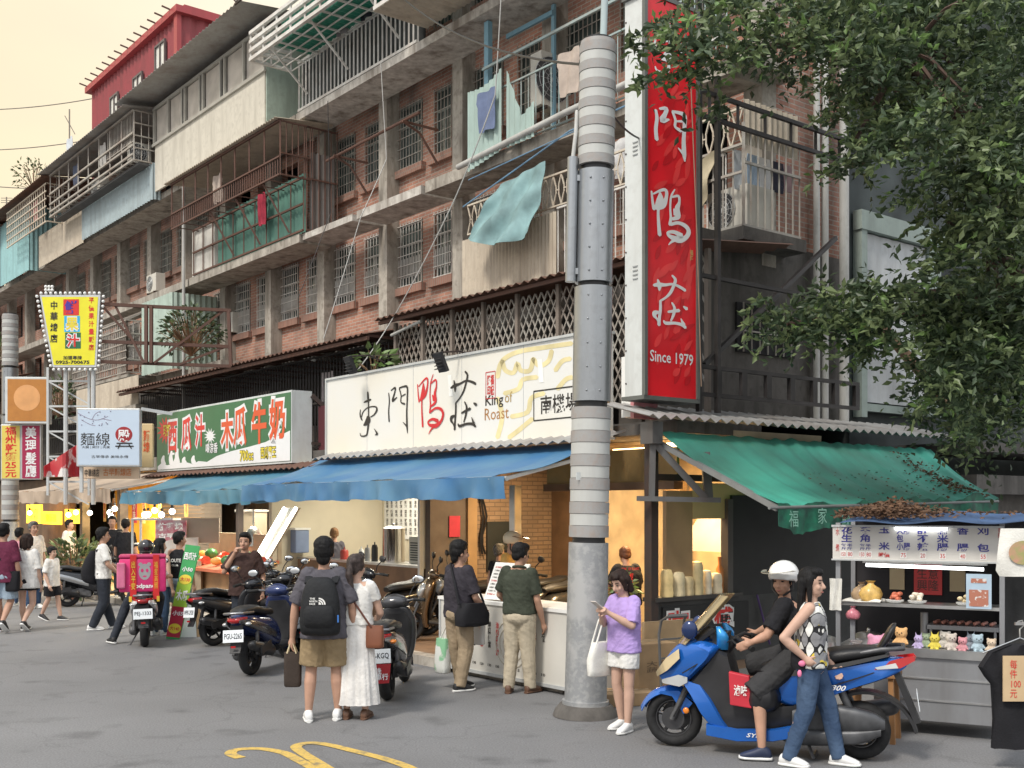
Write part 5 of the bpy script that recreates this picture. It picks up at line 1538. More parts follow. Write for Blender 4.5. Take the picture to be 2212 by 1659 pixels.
for sx in (-1, 1):
 g = MB(); g.tube([(sx * .26, .15, .97), (sx * .39, .05, .925)], .024, 10); g.tube([(sx * .22, .24, .97), (sx * .36, .14, .92)], .009, 6); g.build('grip', grip_m, hb, world=False, smooth=45)
g = MB()
def fend2(a, b):
 an = rad(20 + 125 * a); t = b * 2 - 1; q = .285 - .02 * t * t
 return V((t * .085, yf + q * math.cos(an) * 1.08, .25 + q * math.sin(an) - .035 * t * t))
g.sheet(fend2, 16, 6, .008)
for sx in (-1, 1): g.loft([[V((sx * .09, yf + y, z)) for y, z in r] for r in (((.12, .47), (.10, .49)), ((.0, .45), (-.06, .50)), ((-.10, .30), (-.18, .40)))], False, closed=False)
bb('front_fender', blue_p, g)
g = MB()
for sx in (-1, 1): g.tube([(sx * .09, yf, .25), (sx * .085, yf - .16, .60)], .028, 8)
g.tube([(.11, yf, .25), (.115, yf, .25)], .13, 24); bb('fork', engine_m, g)
g = MB()
for sx in (-1, 1): g.ell((sx * .13, yf - .13, .34), (.012, .028, .028), seg=12, rings=6)
bb('reflector', amber_m, g)
g = MB(); sloft(g, [(0, .02, .72, .08, .04), (0, -.12, .76, .16, .06), (0, -.40, .79, .19, .06), (0, -.50, .84, .19, .07), (0, -.75, .89, .18, .06), (0, -.98, .91, .12, .04)]); bb('seat', seat_m, g)
g = MB(); sloft(g, [(0, -.93, .92, .12, .03), (0, -.98, 1.0, .13, .035), (0, -1.03, 1.10, .11, .03), (0, -1.05, 1.14, .06, .015)], 'z'); bb('backrest', seat_m, g)
g = MB(); slab(g, smooth_path([(.02, .68), (-.30, .72), (-.62, .79), (-.95, .86), (-1.14, .86), (-1.16, .80), (-1.0, .70), (-.72, .60), (-.42, .47), (-.20, .43), (-.05, .5)], 3), lambda y: .21 - .09 * max(0, -y - .7) / .45, .86); bb('rear_body', blue_p, g)
g = MB(); slab(g, [(0, .72), (-.4, .76), (-1.0, .905), (-1.02, .885), (-.7, .80), (-.3, .70), (0, .67)], lambda y: .222 - .09 * max(0, -y - .7) / .45, .98); bb('side_trim', trim_m, g)
g = MB(); g.tube([(-.14, -.7, .88), (-.17, -.95, .94), (-.12, -1.12, .95), (.12, -1.12, .95), (.17, -.95, .94), (.14, -.7, .88)], .02, 8); bb('grab_rail', engine_m, g)
g = MB()
for sx in (-1, 1): g.loft([[V((sx * x, y, z)) for x, y, z in r] for r in (((.155, -.88, .80), (.16, -.90, .77), (.08, -.95, .78)), ((.125, -1.08, .865), (.13, -1.10, .79), (.05, -1.14, .82)), ((.09, -1.20, .89), (.09, -1.21, .85), (.03, -1.22, .87)))])
bb('tail_light', tail_m, g)
g = MB()
for sx in (-1, 1): g.loft([[V((sx * x, y, z)) for x, y, z in r] for r in (((.163, -.90, .79), (.166, -.92, .775), (.1, -.95, .78)), ((.138, -1.06, .83), (.14, -1.08, .79), (.07, -1.1, .81)))])
bb('turn_signal', lens_m, g)
for sx in (-1, 1):
 g = MB(); put_text(g, 'GTS300', V((sx * .228, -.56, .62)), V((0, -sx * -1, 0)) if sx > 0 else V((0, -1, 0)), V((0, .0, 1)), .24, .045, e=.012, bold=.02, shear=.4); g.build('lettering', sign_wh, bigs, world=False, recalc=False)
 g = MB(); put_text(g, 'SYM', V((sx * .245, .05, .19)), V((0, sx, 0)), V((0, 0, 1)), .14, .035, e=.014, bold=.02, shear=.3); g.build('lettering', sign_wh, bigs, world=False, recalc=False)
g = MB()
sloft(g, [(-.17, -.98, .33, .03, .04), (-.18, -.85, .35, .055, .09), (-.18, -.5, .36, .06, .12), (-.17, -.25, .32, .05, .10)]); sloft(g, [(-.19, -.95, .27, .02, .03), (-.20, -.75, .22, .045, .06), (-.20, -.3, .19, .05, .065), (-.18, -.15, .2, .03, .04)])
g.box((0, -.35, .32), (.26, .4, .22)); g.tube([(-.16, yr, .27), (-.15, -.62, .62)], .032, 10); g.tube([(.16, yr, .27), (.15, -.62, .62)], .032, 10)
bb('engine_case', mat('case_grey', (.075, .077, .082), .4, .4, var=.25, scale=9), g)
g = MB(); g.rc((.2, -1.02, .42), (.2, -.5, .3), .075, .09, 14); g.tube([(.18, -.5, .28), (.1, -.2, .18)], .025, 8); bb('exhaust', engine_m, g)
g = MB()
def fend3(a, b):
 an = rad(60 + 120 * a); t = b * 2 - 1; q = .30 + .12 * a * a
 return V((t * .09, yr + q * math.cos(an) - .02, .26 + q * math.sin(an)))
g.sheet(fend3, 12, 5, .025); g.sheet(lambda a, b: V(((b - .5) * .17, -1.06 - .17 * a, .76 - .42 * a)), 6, 3, .05); bb('rear_fender', trim_m, g)
g = MB(); g.tube([(-.08, -.35, .18), (-.2, -.42, .02), (-.1, -.42, .015), (.12, -.42, .015)], .015, 6); g.box((-.2, -.2, .22), (.08, .14, .03)); bb('stand', engine_m, g)
g = MB()
for sx in (-1, 1): g.tube([(sx * .2, .22, .99), (sx * .16, .33, .93), (sx * .1, .42, .80)], .007, 5); g.tube([(sx * .12, yf - .02, .28), (sx * .14, yf - .14, .5), (sx * .1, yf - .2, .66)], .007, 5)
bb('cables', black_pl, g)
g = MB()
for sx in (-1, 1): g.tube([(sx * .206, -.30, .50), (sx * .205, -.55, .62), (sx * .165, -.85, .73), (sx * .13, -1.0, .79)], .005, 4); g.tube([(sx * .245, .52, .77), (sx * .262, .66, .68)], .005, 4)
bb('panel_seams', black_pl, g)
plate(bigs, (0, -1.235, .52), .27, .15, 'LGA-7362')
# ------------------------------------------------------------------ people (local: x right, y forward, z up; joints in body heights)
def remesh(mb, name, mats, vox, sm=4, fold=0.0, ffreq=(11, 11, 9), seed=0.0, disp=None):
 me = bpy.data.meshes.new(name)
 me.from_pydata([tuple(p) for p in mb.v], [], mb.f)
 o = bpy.data.objects.new('t', me)
 SC.collection.objects.link(o)
 bm = bmesh.new(); bm.from_mesh(me); bmesh.ops.recalc_face_normals(bm, faces=bm.faces); bm.to_mesh(me); bm.free()
 m = o.modifiers.new('r', 'REMESH'); m.mode = 'VOXEL'; m.voxel_size = vox
 s = o.modifiers.new('s', 'SMOOTH'); s.factor = .5; s.iterations = sm
 dg = bpy.context.evaluated_depsgraph_get()
 r = bpy.data.meshes.new_from_object(o.evaluated_get(dg))
 bpy.data.objects.remove(o); bpy.data.meshes.remove(me)
 r.name = name
 if fold:
  nv_ = len(r.vertices); co = [0.0] * (nv_ * 3); no = [0.0] * (nv_ * 3)
  r.vertices.foreach_get('co', co); r.vertices.foreach_get('normal', no)
  for i in range(nv_):
   c = V(co[i * 3:i * 3 + 3])
   q = 1.5 * (.32 - abs(noise.noise(V((c.x * ffreq[0] + seed, c.y * ffreq[1], c.z * ffreq[2] + (c.x + c.y) * 6))))) + .9 * (.25 - abs(noise.noise(V((c.x * 19, c.y * 19 + seed, c.z * 24 + c.x * 12)))))
   for k in range(3): co[i * 3 + k] += no[i * 3 + k] * fold * q
  r.vertices.foreach_set('co', co)
 r.materials.clear()
 for q in (mats if isinstance(mats, (list, tuple)) else [mats]): r.materials.append(q)
 r.polygons.foreach_set('use_smooth', [True] * len(r.polygons))
 return r
def cloth(name, col, rough=.85, var=.12, scale=6, bump=.25, bscale=60, **k): return mat('cloth_' + name, col, rough, 0, var, scale, bump, bscale, spec=.2, **k)
skin_m = mat('skin', (.46, .27, .19), .55, var=.08, scale=9, spec=.35)
skin_t = mat('skin_tan', (.47, .27, .185), .55, var=.1, scale=9, spec=.35)
skin_p = mat('skin_pale', (.54, .345, .26), .55, var=.07, scale=9, spec=.35)
hair_b = mat('hair_black', (.008, .0075, .008), .6, spec=.25, var=.4, scale=40, stretch=(1, 1, .15), bump=.5, bscale=90)
hair_br = mat('hair_brown', (.026, .015, .012), .6, spec=.25, var=.4, scale=40, stretch=(1, 1, .15), bump=.5, bscale=90)
hair_g = mat('hair_grey', (.10, .095, .09), .5, var=.5, scale=50, bump=.5, bscale=90)
eye_m = mat('eye', (.012, .009, .008), .2, var=0)
lip_m = mat('lips', (.33, .12, .10), .5, var=.05)
POSE = dict(shL=(-.092, 0, .80), shR=(.092, 0, .80), elL=(-.128, -.015, .625), elR=(.128, -.015, .625), wrL=(-.138, .025, .475), wrR=(.138, .025, .475),
   hipL=(-.05, 0, .515), hipR=(.05, 0, .515), knL=(-.055, .012, .285), knR=(.055, .012, .285), anL=(-.058, -.012, .045), anR=(.058, -.012, .045))
def lerp(a, b, t): return a + (b - a) * t
def person(label, loc, hd, h, top, bottom, shoes=None, hair=('short', None), skin=None, pose=None, yaw=0.0, pitch=0.0, wd=1.0, vox=.012, face=False, sleeve=.55, hem=.47, leg=1.0,
           feet=(0, 0), group=None, fold=.009, top_fat=1.0, leg_fat=1.0, shoe_sole=None, lean=(0, 0), collar=None, arms=True, name='person', root=None, curl=.6, bare=False):
 skin = skin or skin_m
 if root is None:
  root = thing(name, V(loc), label, 'person', math.atan2(-hd[0], hd[1]), group)
 J = {k: V(v) * h for k, v in {**POSE, **(pose or {})}.items()}
 shc = (J['shL'] + J['shR']) / 2; hc = (J['hipL'] + J['hipR']) / 2
 nk = shc + V((lean[0], lean[1] + .005, .034)) * h
 Hp = nk + V((0, .0, .01 * h))
 HM = Matrix.Rotation(yaw, 3, 'Z') @ Matrix.Rotation(-pitch, 3, 'X')
 hp = lambda x, y, z: Hp + HM @ (V((x, y, z)) * h * 1.09)
 up_t = (shc - hc)
 def P(me, n, par=root, lab=None):
  o = bpy.data.objects.new(n, me); COL.objects.link(o); o.parent = par
  if lab: o['label'] = lab
  return o
 # body -------------------------------------------------------------
 g = MB()
 g.ell(hc + V((0, -.005 * h, .01 * h)), (.088 * h * wd, .06 * h * wd, .06 * h)); g.rc(hc, shc - up_t * .3, .07 * h * wd, .068 * h * wd)
 g.ell(shc - up_t * .28, (.080 * h * wd, .058 * h * wd, .09 * h)); g.rc(J['shL'] * .93 + shc * .07, J['shR'] * .93 + shc * .07, .03 * h, .03 * h)
 g.rc(shc - V((0, 0, .01 * h)), hp(0, -.005, .03), .035 * h, .029 * h)
 g.ell(hp(0, -.004, .085), (.047 * h, .056 * h, .058 * h), HM); g.ell(hp(0, .012, .045), (.037 * h, .041 * h, .045 * h), HM); g.ell(hp(0, .030, .022), (.016 * h, .016 * h, .015 * h), HM)
 g.rc(hp(0, .045, .075), hp(0, .056, .052), .006 * h, .010 * h)
 for sx in (-1, 1):
  g.ell(hp(sx * .044, -.003, .062), (.007 * h, .013 * h, .018 * h), HM); g.ell(hp(sx * .022, .034, .052), (.013 * h, .012 * h, .014 * h), HM)
 for sd, sx in (('L', -1), ('R', 1)):
  sh, e_, w_ = J['sh' + sd], J['el' + sd], J['wr' + sd]
  if arms:
   g.rc(sh, e_, .029 * h * wd, .023 * h); g.rc(e_, lerp(e_, w_, .35), .0235 * h, .025 * h); g.rc(lerp(e_, w_, .35), w_, .025 * h, .0155 * h)
   d = (w_ - e_).normalized()
   n_ = V((-sx, .15, -.1)); n_ = (n_ - d * n_.dot(d)); n_ = n_.normalized() if n_.length > .05 else V((0, 0, -1))
   a_ = d.cross(n_).normalized()
   if a_.y < 0: a_ = -a_
   fr = max(.0062 * h, vox * .62)
   g.rc(w_, w_ + d * .038 * h, .015 * h, .02 * h); g.ell(w_ + d * .032 * h, .021 * h)
   for i in range(4):
    b0 = w_ + d * .045 * h + a_ * ((i - 1.5) * max(.0115 * h, vox * 1.25)); L = (.02, .024, .023, .018)[3 - i] * h
    d1 = (d + n_ * curl * .6).normalized(); d2 = (d + n_ * curl * 1.8).normalized()
    g.rc(b0, b0 + d1 * L * 1.1, fr, fr * .95, 8); g.rc(b0 + d1 * L * 1.1, b0 + d1 * L * 1.1 + d2 * L, fr * .95, fr * .8, 8)
   t0 = w_ + d * .02 * h + a_ * .016 * h
   g.rc(t0, t0 + (d * .6 + a_ * .7 + n_ * .4).normalized() * .03 * h, fr * 1.15, fr, 8)
  hi, kn, an = J['hip' + sd], J['kn' + sd], J['an' + sd]
  g.rc(hi, kn, .047 * h * wd, .032 * h); g.rc(kn, lerp(kn, an, .3) + V((0, -.006 * h, 0)), .031 * h, .034 * h); g.rc(lerp(kn, an, .3) + V((0, -.006 * h, 0)), an, .034 * h, .019 * h)
  if bare or not shoes: 
   fd = Matrix.Rotation(rad(feet[0 if sd == 'L' else 1]), 3, 'Z')
   g.rc(an, an + fd @ V((0, .085, -.03)) * h, .02 * h, .014 * h); g.ell(an + V((0, -.012, -.02)) * h, .02 * h)
 bd = P(remesh(g, 'body', skin, vox), 'body')
 # face -------------------------------------------------------------
 if face:
  g = MB()
  for sx in (-1, 1): g.ell(hp(sx * .0185, .0415, .073), (.0085 * h, .006 * h, .0035 * h), HM, 10, 6)
  P(g.mesh('eyes', eye_m, smooth=60), 'eyes', bd)
  g = MB()
  for sx in (-1, 1): g.rc(hp(sx * .010, .046, .086), hp(sx * .030, .038, .087), .0028 * h, .002 * h, 6)
  P(g.mesh('eyebrows', hair_b, smooth=60), 'eyebrows', bd)
  g = MB(); g.ell(hp(0, .0475, .030), (.014 * h, .006 * h, .0042 * h), HM, 10, 6); P(g.mesh('mouth', lip_m, smooth=60), 'mouth', bd)
 # hair -------------------------------------------------------------
 hk, hm = hair[0], hair[1] or hair_b
 g = MB()
 if hk != 'none':
  g.ell(hp(0, -.014, .096), (.053 * h, .060 * h, .057 * h), HM); g.ell(hp(0, .012, .122), (.043 * h, .043 * h, .028 * h), HM)
  for sx in (-1, 1): g.ell(hp(sx * .038, -.012, .080), (.014 * h, .032 * h, .036 * h), HM)
  g.ell(hp(0, -.034, .065), (.041 * h, .028 * h, .042 * h), HM)
 if hk == 'bob':
  for sx in (-1, 1): g.rc(hp(sx * .042, .012, .10), hp(sx * .044, .008, .035), .016 * h, .012 * h); g.rc(hp(sx * .036, -.025, .09), hp(sx * .038, -.03, .02), .026 * h, .022 * h)
  g.rc(hp(0, -.04, .08), hp(0, -.042, .018), .034 * h, .03 * h); g.rc(hp(-.025, .040, .118), hp(.028, .042, .108), .012 * h, .01 * h)
 if hk == 'fringe': g.rc(hp(-.028, .038, .112), hp(.028, .038, .112), .014 * h, .014 * h); g.ell(hp(0, .01, .12), (.046 * h, .045 * h, .03 * h), HM)
 if hk == 'thick': g.ell(hp(0, -.035, .045), (.040 * h, .026 * h, .04 * h), HM); g.ell(hp(0, -.01, .11), (.058 * h, .062 * h, .052 * h), HM); g.ell(hp(0, -.035, .08), (.05 * h, .035 * h, .05 * h), HM)
 if hk in ('long', 'tail'):
  back = -.045
  if hk == 'long':
   for x_, l_ in ((-.03, -.16), (0, -.19), (.03, -.16)): g.rc(hp(x_, -.036, .08), Hp + V((x_ * 1.25, -.062, l_)) * h, .024 * h, .012 * h)
   for sx in (-1, 1): g.rc(hp(sx * .044, .0, .09), Hp + V((sx * .052, -.006, -.09)) * h, .015 * h, .009 * h)
  else:
   g.ell(hp(0, -.06, .10), .022 * h); g.rc(hp(0, -.065, .10), hp(.002, -.085, .03), .018 * h, .024 * h); g.rc(hp(.002, -.085, .03), Hp + V((.005, -.078, -.16)) * h, .024 * h, .008 * h)
 if hk == 'bun': g.ell(hp(0, -.06, .11), .028 * h)
 if g.v: P(remesh(g, 'hair', hm, max(.007, vox * .8), 2, .003, (40, 40, 12)), 'hair')
 # top --------------------------------------------------------------
 if top:
  tf = wd * top_fat
  g = MB()
  z0 = hem * h
  cc = lambda z: V((lerp(hc.x, shc.x, (z - hc.z) / max(.01, up_t.z)), lerp(hc.y, shc.y, (z - hc.z) / max(.01, up_t.z)), z))
  secs = []
  L = max(.05, shc.z - z0)
  for t, hw, hd_ in ((0, .112, .078), (.3, .104, .074), (.6, .107, .076), (.85, .106, .068), (.97, .094, .054), (1.04, .062, .044), (1.085, .04, .038)):
   p = cc(z0 + L * t); secs.append((p.x, p.y, p.z, hw * h * tf, hd_ * h * tf))
  g.loft([sring((s[0], s[1], s[2]), s[3], s[4], 'z', 20, 2.4) for s in secs])
  for sd in 'LR':
   sh, e_, w_ = J['sh' + sd], J['el' + sd], J['wr' + sd]
   if sleeve <= 0: continue
   g.ell(lerp(sh, shc, .16) - V((0, 0, .006 * h)), .042 * h * min(tf, 1.06))
   if sleeve <= 1: g.rc(lerp(sh, shc, .1), lerp(sh, e_, sleeve / .62 if sleeve < .62 else 1), .041 * h * min(tf, 1.15), .040 * h * min(tf, 1.2), c2=False)
   else: g.rc(sh, e_, .04 * h, .036 * h); g.rc(e_, lerp(e_, w_, .9), .035 * h, .026 * h, c2=False)
  P(remesh(g, 'top', top, max(.009, vox * .9), 3, fold, seed=h * 9), 'top')
  if collar:
   g = MB(); torus_pts = [shc + V((.042 * math.cos(a * .524), .012 + .042 * math.sin(a * .524), .032 - .012 * math.sin(a * .524))) * h for a in range(13)]
   g.tube(torus_pts, .009 * h, 8, False); P(g.mesh('collar', collar, smooth=60), 'collar')
 # bottom -----------------------------------------------------------
 if bottom:
  g = MB()
  bf = wd * leg_fat
  if leg != 'none':
   g.ell(hc + V((0, -.006 * h, -.005 * h)), (.098 * h * bf, .074 * h * bf, .065 * h)); g.loft([sring((hc.x, hc.y - .002 * h, hc.z + z * h), .096 * h * wd, .068 * h * wd, 'z', 18) for z in (-.03, .0, .05)])
   for sd in 'LR':
    hi, kn, an = J['hip' + sd], J['kn' + sd], J['an' + sd]
    if leg < .62: g.rc(hi, lerp(hi, kn, leg / .5), .058 * h * bf, .056 * h * bf, c2=False)
    else:
     k = min(1, (leg - .5) / .5); en = lerp(kn, an, k) - V((0, 0, .012 * h * (k > .95)))
     g.rc(hi, kn, .058 * h * bf, .046 * h * bf); g.rc(kn, en, .045 * h * bf, (.034 if k > .9 else .044) * h * bf, c2=False)
  P(remesh(g, 'bottom', bottom, max(.009, vox * .9), 3, fold * .65, (9, 9, 10), seed=3 + h), 'bottom')
 # shoes ------------------------------------------------------------
 if shoes:
  for i, sd in enumerate('LR'):
   an = J['an' + sd]
   fm = Matrix.Rotation(rad(feet[i]), 3, 'Z')
   tl = 0.0
   kn = J['kn' + sd]
   dn = (an - kn).normalized()
   tilt = max(-1.0, min(1.0, -dn.y * .9)) if an.z > .07 * h else 0
   fm = fm @ Matrix.Rotation(-tilt if an.z > .07 * h else 0, 3, 'X')
   base = an - V((0, 0, .045 * h))
   def tr(secs, n=12):
    return [[base + fm @ (p * h) for p in sring((s[0], s[1], s[2]), s[3], s[4], 'y', n, 2.6)] for s in smooth_path(secs, 2)]
   g = MB(); g.loft(tr([(0, -.045, .025, .012, .012), (0, -.035, .032, .021, .026), (0, .0, .038, .023, .032), (0, .035, .030, .025, .024), (0, .08, .022, .026, .016), (0, .105, .018, .016, .009)]))
   so = P(g.mesh('shoe', shoes, smooth=60), 'shoe')
   g = MB(); g.loft(tr([(0, -.049, .008, .014, .008), (0, -.03, .008, .024, .009), (0, .03, .008, .026, .009), (0, .085, .009, .029, .009), (0, .112, .012, .016, .007)]))
   P(g.mesh('sole', shoe_sole or sole_w, smooth=60), 'sole', so)
 return root, J, hp, HM
sole_w = mat('sole_white', (.74, .74, .72), .6, var=.06)
sole_b = mat('sole_black', (.02, .02, .02), .7, var=.2)
def pp(px, py, hd, top_py, z=0.0):
 p = gnd(px, py, z); return p, (2.1 - (top_py - 1095) / F0 * p.y - z)
white_c = cloth('white', (.72, .71, .68)); black_c = cloth('black', (.018, .018, .021)); grey_c = cloth('slate', (.095, .09, .105)); khaki = cloth('khaki', (.27, .20, .115)); beige_c = cloth('beige', (.46, .40, .30)); denim = cloth('denim', (.075, .12, .20), col2=(.03, .055, .11), scale=4, lo=.3, hi=.7); dnavy = cloth('dark_trousers', (.032, .037, .048)); lilac = cloth('lilac', (.42, .30, .62)); olive = cloth('olive', (.05, .058, .042)); brownt = cloth('brown_tee', (.055, .032, .028)); mustard = cloth('mustard', (.55, .33, .10)); maroon = cloth('maroon', (.13, .025, .055)); pinkc = cloth('pink', (.60, .28, .33)); ltden = cloth('light_denim', (.30, .38, .46)); charc = cloth('charcoal_tee', (.04, .036, .045)); offw = cloth('off_white', (.68, .63, .57)); tan_t = cloth('tan_trousers', (.33, .255, .17))
shoe_w = mat('shoe_white', (.74, .74, .73), .55, var=.05); shoe_b = mat('shoe_black', (.02, .02, .022), .6, var=.2); shoe_br = mat('shoe_brown', (.12, .06, .035), .55, var=.2); shoe_n = mat('shoe_navy', (.02, .03, .07), .55, var=.15)
sole_r = mat('sole_red', (.55, .03, .03), .5, var=.05)

# near woman, facing right, hand on hip
def leaf_cloth():
 m = mat('cloth_leaf', (.7, .7, .66), .8, var=0, bump=.2, bscale=60)
 n, l = m.node_tree.nodes, m.node_tree.links
 b = n['Principled BSDF']; t = n.new('ShaderNodeTexCoord'); mp_ = n.new('ShaderNodeMapping'); mp_.inputs['Rotation'].default_value = (rad(90), rad(90), 0)
 s = n.new('ShaderNodeSeparateXYZ'); l.new(t.outputs['Object'], s.inputs[0]); c = n.new('ShaderNodeCombineXYZ')
 ad = n.new('ShaderNodeMath'); ad.operation = 'MULTIPLY_ADD'; ad.inputs[1].default_value = .8
 l.new(s.outputs['X'], ad.inputs[0]); l.new(s.outputs['Y'], ad.inputs[2]); l.new(s.outputs['Z'], c.inputs['X']); l.new(ad.outputs[0], c.inputs['Y'])
 def cosn(src, per):
  a = n.new('ShaderNodeMath'); a.operation = 'MULTIPLY'; a.inputs[1].default_value = 2 * math.pi / per; l.new(src, a.inputs[0])
  q = n.new('ShaderNodeMath'); q.operation = 'COSINE'; l.new(a.outputs[0], q.inputs[0]); return q.outputs[0]
 f = n.new('ShaderNodeMath'); f.operation = 'ADD'; l.new(cosn(s.outputs['Z'], .16), f.inputs[0]); l.new(cosn(ad.outputs[0], .075), f.inputs[1])
 rp = n.new('ShaderNodeValToRGB'); rp.color_ramp.interpolation = 'CONSTANT'; e = rp.color_ramp.elements
 nz_ = n.new('ShaderNodeTexNoise'); nz_.inputs['Scale'].default_value = 6; l.new(t.outputs['Object'], nz_.inputs['Vector'])
 gt = n.new('ShaderNodeMath'); gt.operation = 'GREATER_THAN'; gt.inputs[1].default_value = .54; l.new(nz_.outputs['Fac'], gt.inputs[0])
 cm = n.new('ShaderNodeMixRGB'); cm.inputs['Color1'].default_value = (.24, .24, .25, 1); cm.inputs['Color2'].default_value = (.66, .50, .05, 1); l.new(gt.outputs[0], cm.inputs[0])
 def step(th, lt):
  a = n.new('ShaderNodeMath'); a.operation = 'LESS_THAN' if lt else 'GREATER_THAN'; a.inputs[1].default_value = th; l.new(f.outputs[0], a.inputs[0]); return a.outputs[0]
 k1 = n.new('ShaderNodeMixRGB'); k1.inputs['Color1'].default_value = (.014, .014, .016, 1); l.new(step(-.32, True), k1.inputs[0]); l.new(cm.outputs[0], k1.inputs['Color2'])
 k = n.new('ShaderNodeMixRGB'); k.inputs['Color2'].default_value = (.72, .72, .68, 1); l.new(step(.32, False), k.inputs[0]); l.new(k1.outputs[0], k.inputs['Color1']); l.new(k.outputs[0], b.inputs['Base Color'])
 return m
p, h = pp(1752, 1652, None, 1226)
person('woman in a patterned sleeveless top and blue jeans with a hand on her hip', p, hn(.93, -.37), h, leaf_cloth(), denim, shoe_w, ('long', None), skin_p,
       dict(elR=(.155, -.115, .655), wrR=(.125, -.02, .56), elL=(-.125, .0, .64), wrL=(-.11, .09, .50), anR=(.07, -.105, .045), knR=(.06, -.02, .285), anL=(-.045, .13, .045), knL=(-.05, .08, .29), hipR=(.05, 0, .515)),
       vox=.0075, face=True, sleeve=0, hem=.50, wd=1.06, feet=(-8, -14), fold=.008, leg_fat=.96, yaw=rad(-8))
# rider on the blue scooter
rroot = thing('person', bigs.location, 'man in a white helmet and black shirt sitting on the blue scooter', 'person', bigs.rotation_euler.z)
H_ = 1.70
q = lambda x, y, z: (x / H_, y / H_, z / H_)
_, J, hp, HM = person('', None, None, H_, black_c, cloth('shorts_grey', (.045, .045, .047)), shoe_n, ('short', None), skin_t,
       dict(shL=q(-.18, -.18, 1.27), shR=q(.18, -.16, 1.27), elL=q(-.27, -.05, 1.03), elR=q(.27, -.02, 1.05), wrL=q(-.33, .05, .985), wrR=q(.33, .1, .99), hipL=q(-.1, -.30, .87), hipR=q(.1, -.30, .87),
   knL=q(-.27, .03, .58), knR=q(.2, .10, .72), anL=q(-.34, -.02, .085), anR=q(.17, .16, .38)), root=rroot, yaw=rad(68), pitch=rad(6), vox=.0075, face=True, sleeve=.5, hem=.50, wd=1.12, feet=(8, 0), leg=.56, shoe_sole=sole_w, fold=.009)
g = MB(); g.ell(hp(0, -.006, .098), (.072 * H_, .078 * H_, .066 * H_), HM, 24, 14)
me = g.mesh('helmet', mat('helmet_white', (.76, .76, .74), .2, var=.03, coat=.6), smooth=60)
def helmet_cut(me, HMi, c, zcut):
 bm = bmesh.new(); bm.from_mesh(me)
 bmesh.ops.bisect_plane(bm, geom=bm.verts[:] + bm.edges[:] + bm.faces[:], plane_co=c, plane_no=HMi @ V((0, .25, -1)), clear_outer=True)
 bm.to_mesh(me); bm.free()
def helmet(root, hp, HM, h, m, vis_m, vis_z=.125, vis_f=.06, cut=.072):
 g = MB(); g.ell(hp(0, -.008, .098), (.066 * h, .078 * h, .064 * h), HM, 24, 14)
 me = g.mesh('helmet', m, smooth=60); helmet_cut(me, HM, hp(0, 0, cut), 0)
 o = bpy.data.objects.new('helmet', me); COL.objects.link(o); o.parent = root
 md = o.modifiers.new('th', 'SOLIDIFY'); md.thickness = .012; md.offset = 1
 g = MB(); g.sheet(lambda a, b: hp(.074 * math.sin((a - .5) * 2.7), .078 * math.cos((a - .5) * 2.7) - .005 + vis_f * b * math.cos((a - .5) * 2.4), vis_z + .006 * b), 12, 5, .005)
 v = bpy.data.objects.new('visor', g.mesh('visor', vis_m, smooth=60)); COL.objects.link(v); v.parent = o
 g = MB()
 for sx in (-1, 1): g.tube([hp(sx * .052, .0, .08), hp(sx * .048, .012, .03), hp(sx * .012, .03, .004)], .006 * h, 6)
 s_ = bpy.data.objects.new('chin_strap', g.mesh('chin_strap', black_pl)); COL.objects.link(s_); s_.parent = o
 return o
helmet(rroot, hp, HM, H_, MATS['helmet_white'], mat('visor_tinted', (.34, .31, .24), .1, var=.2, coat=.8), .118, .075)
# woman in lilac looking at her phone
p, h = pp(1348, 1578, None, 1229)
r3, J3, hp3, HM3 = person('young woman in a lilac T-shirt and white shorts looking down at her phone', p, hn(-.78, -.62), h, lilac, white_c, shoe_w, ('bob', hair_br), skin_p,
       dict(elL=(-.12, .05, .66), wrL=(-.035, .155, .735), elR=(.12, .06, .655), wrR=(.03, .16, .735), anL=(-.06, .03, .045), anR=(.05, -.03, .045)), vox=.0075, face=True, hem=.49, leg=.27, leg_fat=1.1, feet=(15, 0), pitch=rad(22), curl=1.0, top_fat=1.06)
g = MB(); g.box(V((0, .22, .785)) * h, (.075, .15, .009), Matrix.Rotation(rad(35), 3, 'X')); o = g.build('phone', mat('phone', (.6, .55, .5), .3, var=.05), None, bevel=.003, world=False)
def place_local(o, root, label, cat, kids=()):
 me = o.data
 m = root.matrix_basis
 me.transform(m); c = V((sum(v.co.x for v in me.vertices), sum(v.co.y for v in me.vertices), 0)) / len(me.vertices); c.z = min(v.co.z for v in me.vertices)
 me.transform(Matrix.Translation(-c)); o.location = c
 return tag(o, label, cat)
place_local(o, r3, 'pale phone held in both hands by the woman in lilac', 'phone')
def bag_thing(name, label, cat, root, parts):
 """parts: list of (name, MB, mat, smooth) in the frame of root"""
 allv = [v for pt in parts for v in pt[1].v]
 m = root.matrix_basis
 c = sum((m @ v for v in allv), V((0, 0, 0))) / len(allv); c.z = min((m @ v).z for v in allv)
 t = thing(name, c, label, cat)
 for n_, g_, mt, sm in parts:
  g_.v = [m @ v for v in g_.v]
  g_.build(n_, mt, t, smooth=sm, recalc=n_ != 'lettering')
 return t
def softbag(c, hw, hd_, hh, flare=1.0, bulge=.3):
 g = MB(); c = V(c)
 secs = []
 for t in (-1, -.93, -.6, 0, .6, 1):
  k = (1 - .12 * bulge * t * t) * lerp(flare, 1, (t + 1) / 2)
  if t == -1: k *= .85
  secs.append([c + p for p in sring((0, 0, t * hh), hw * k, hd_ * k * (1 - .35 * max(0, t)), 'z', 20, 4)])
 g.loft(secs); return g
bagw = cloth('canvas_white', (.74, .73, .68))
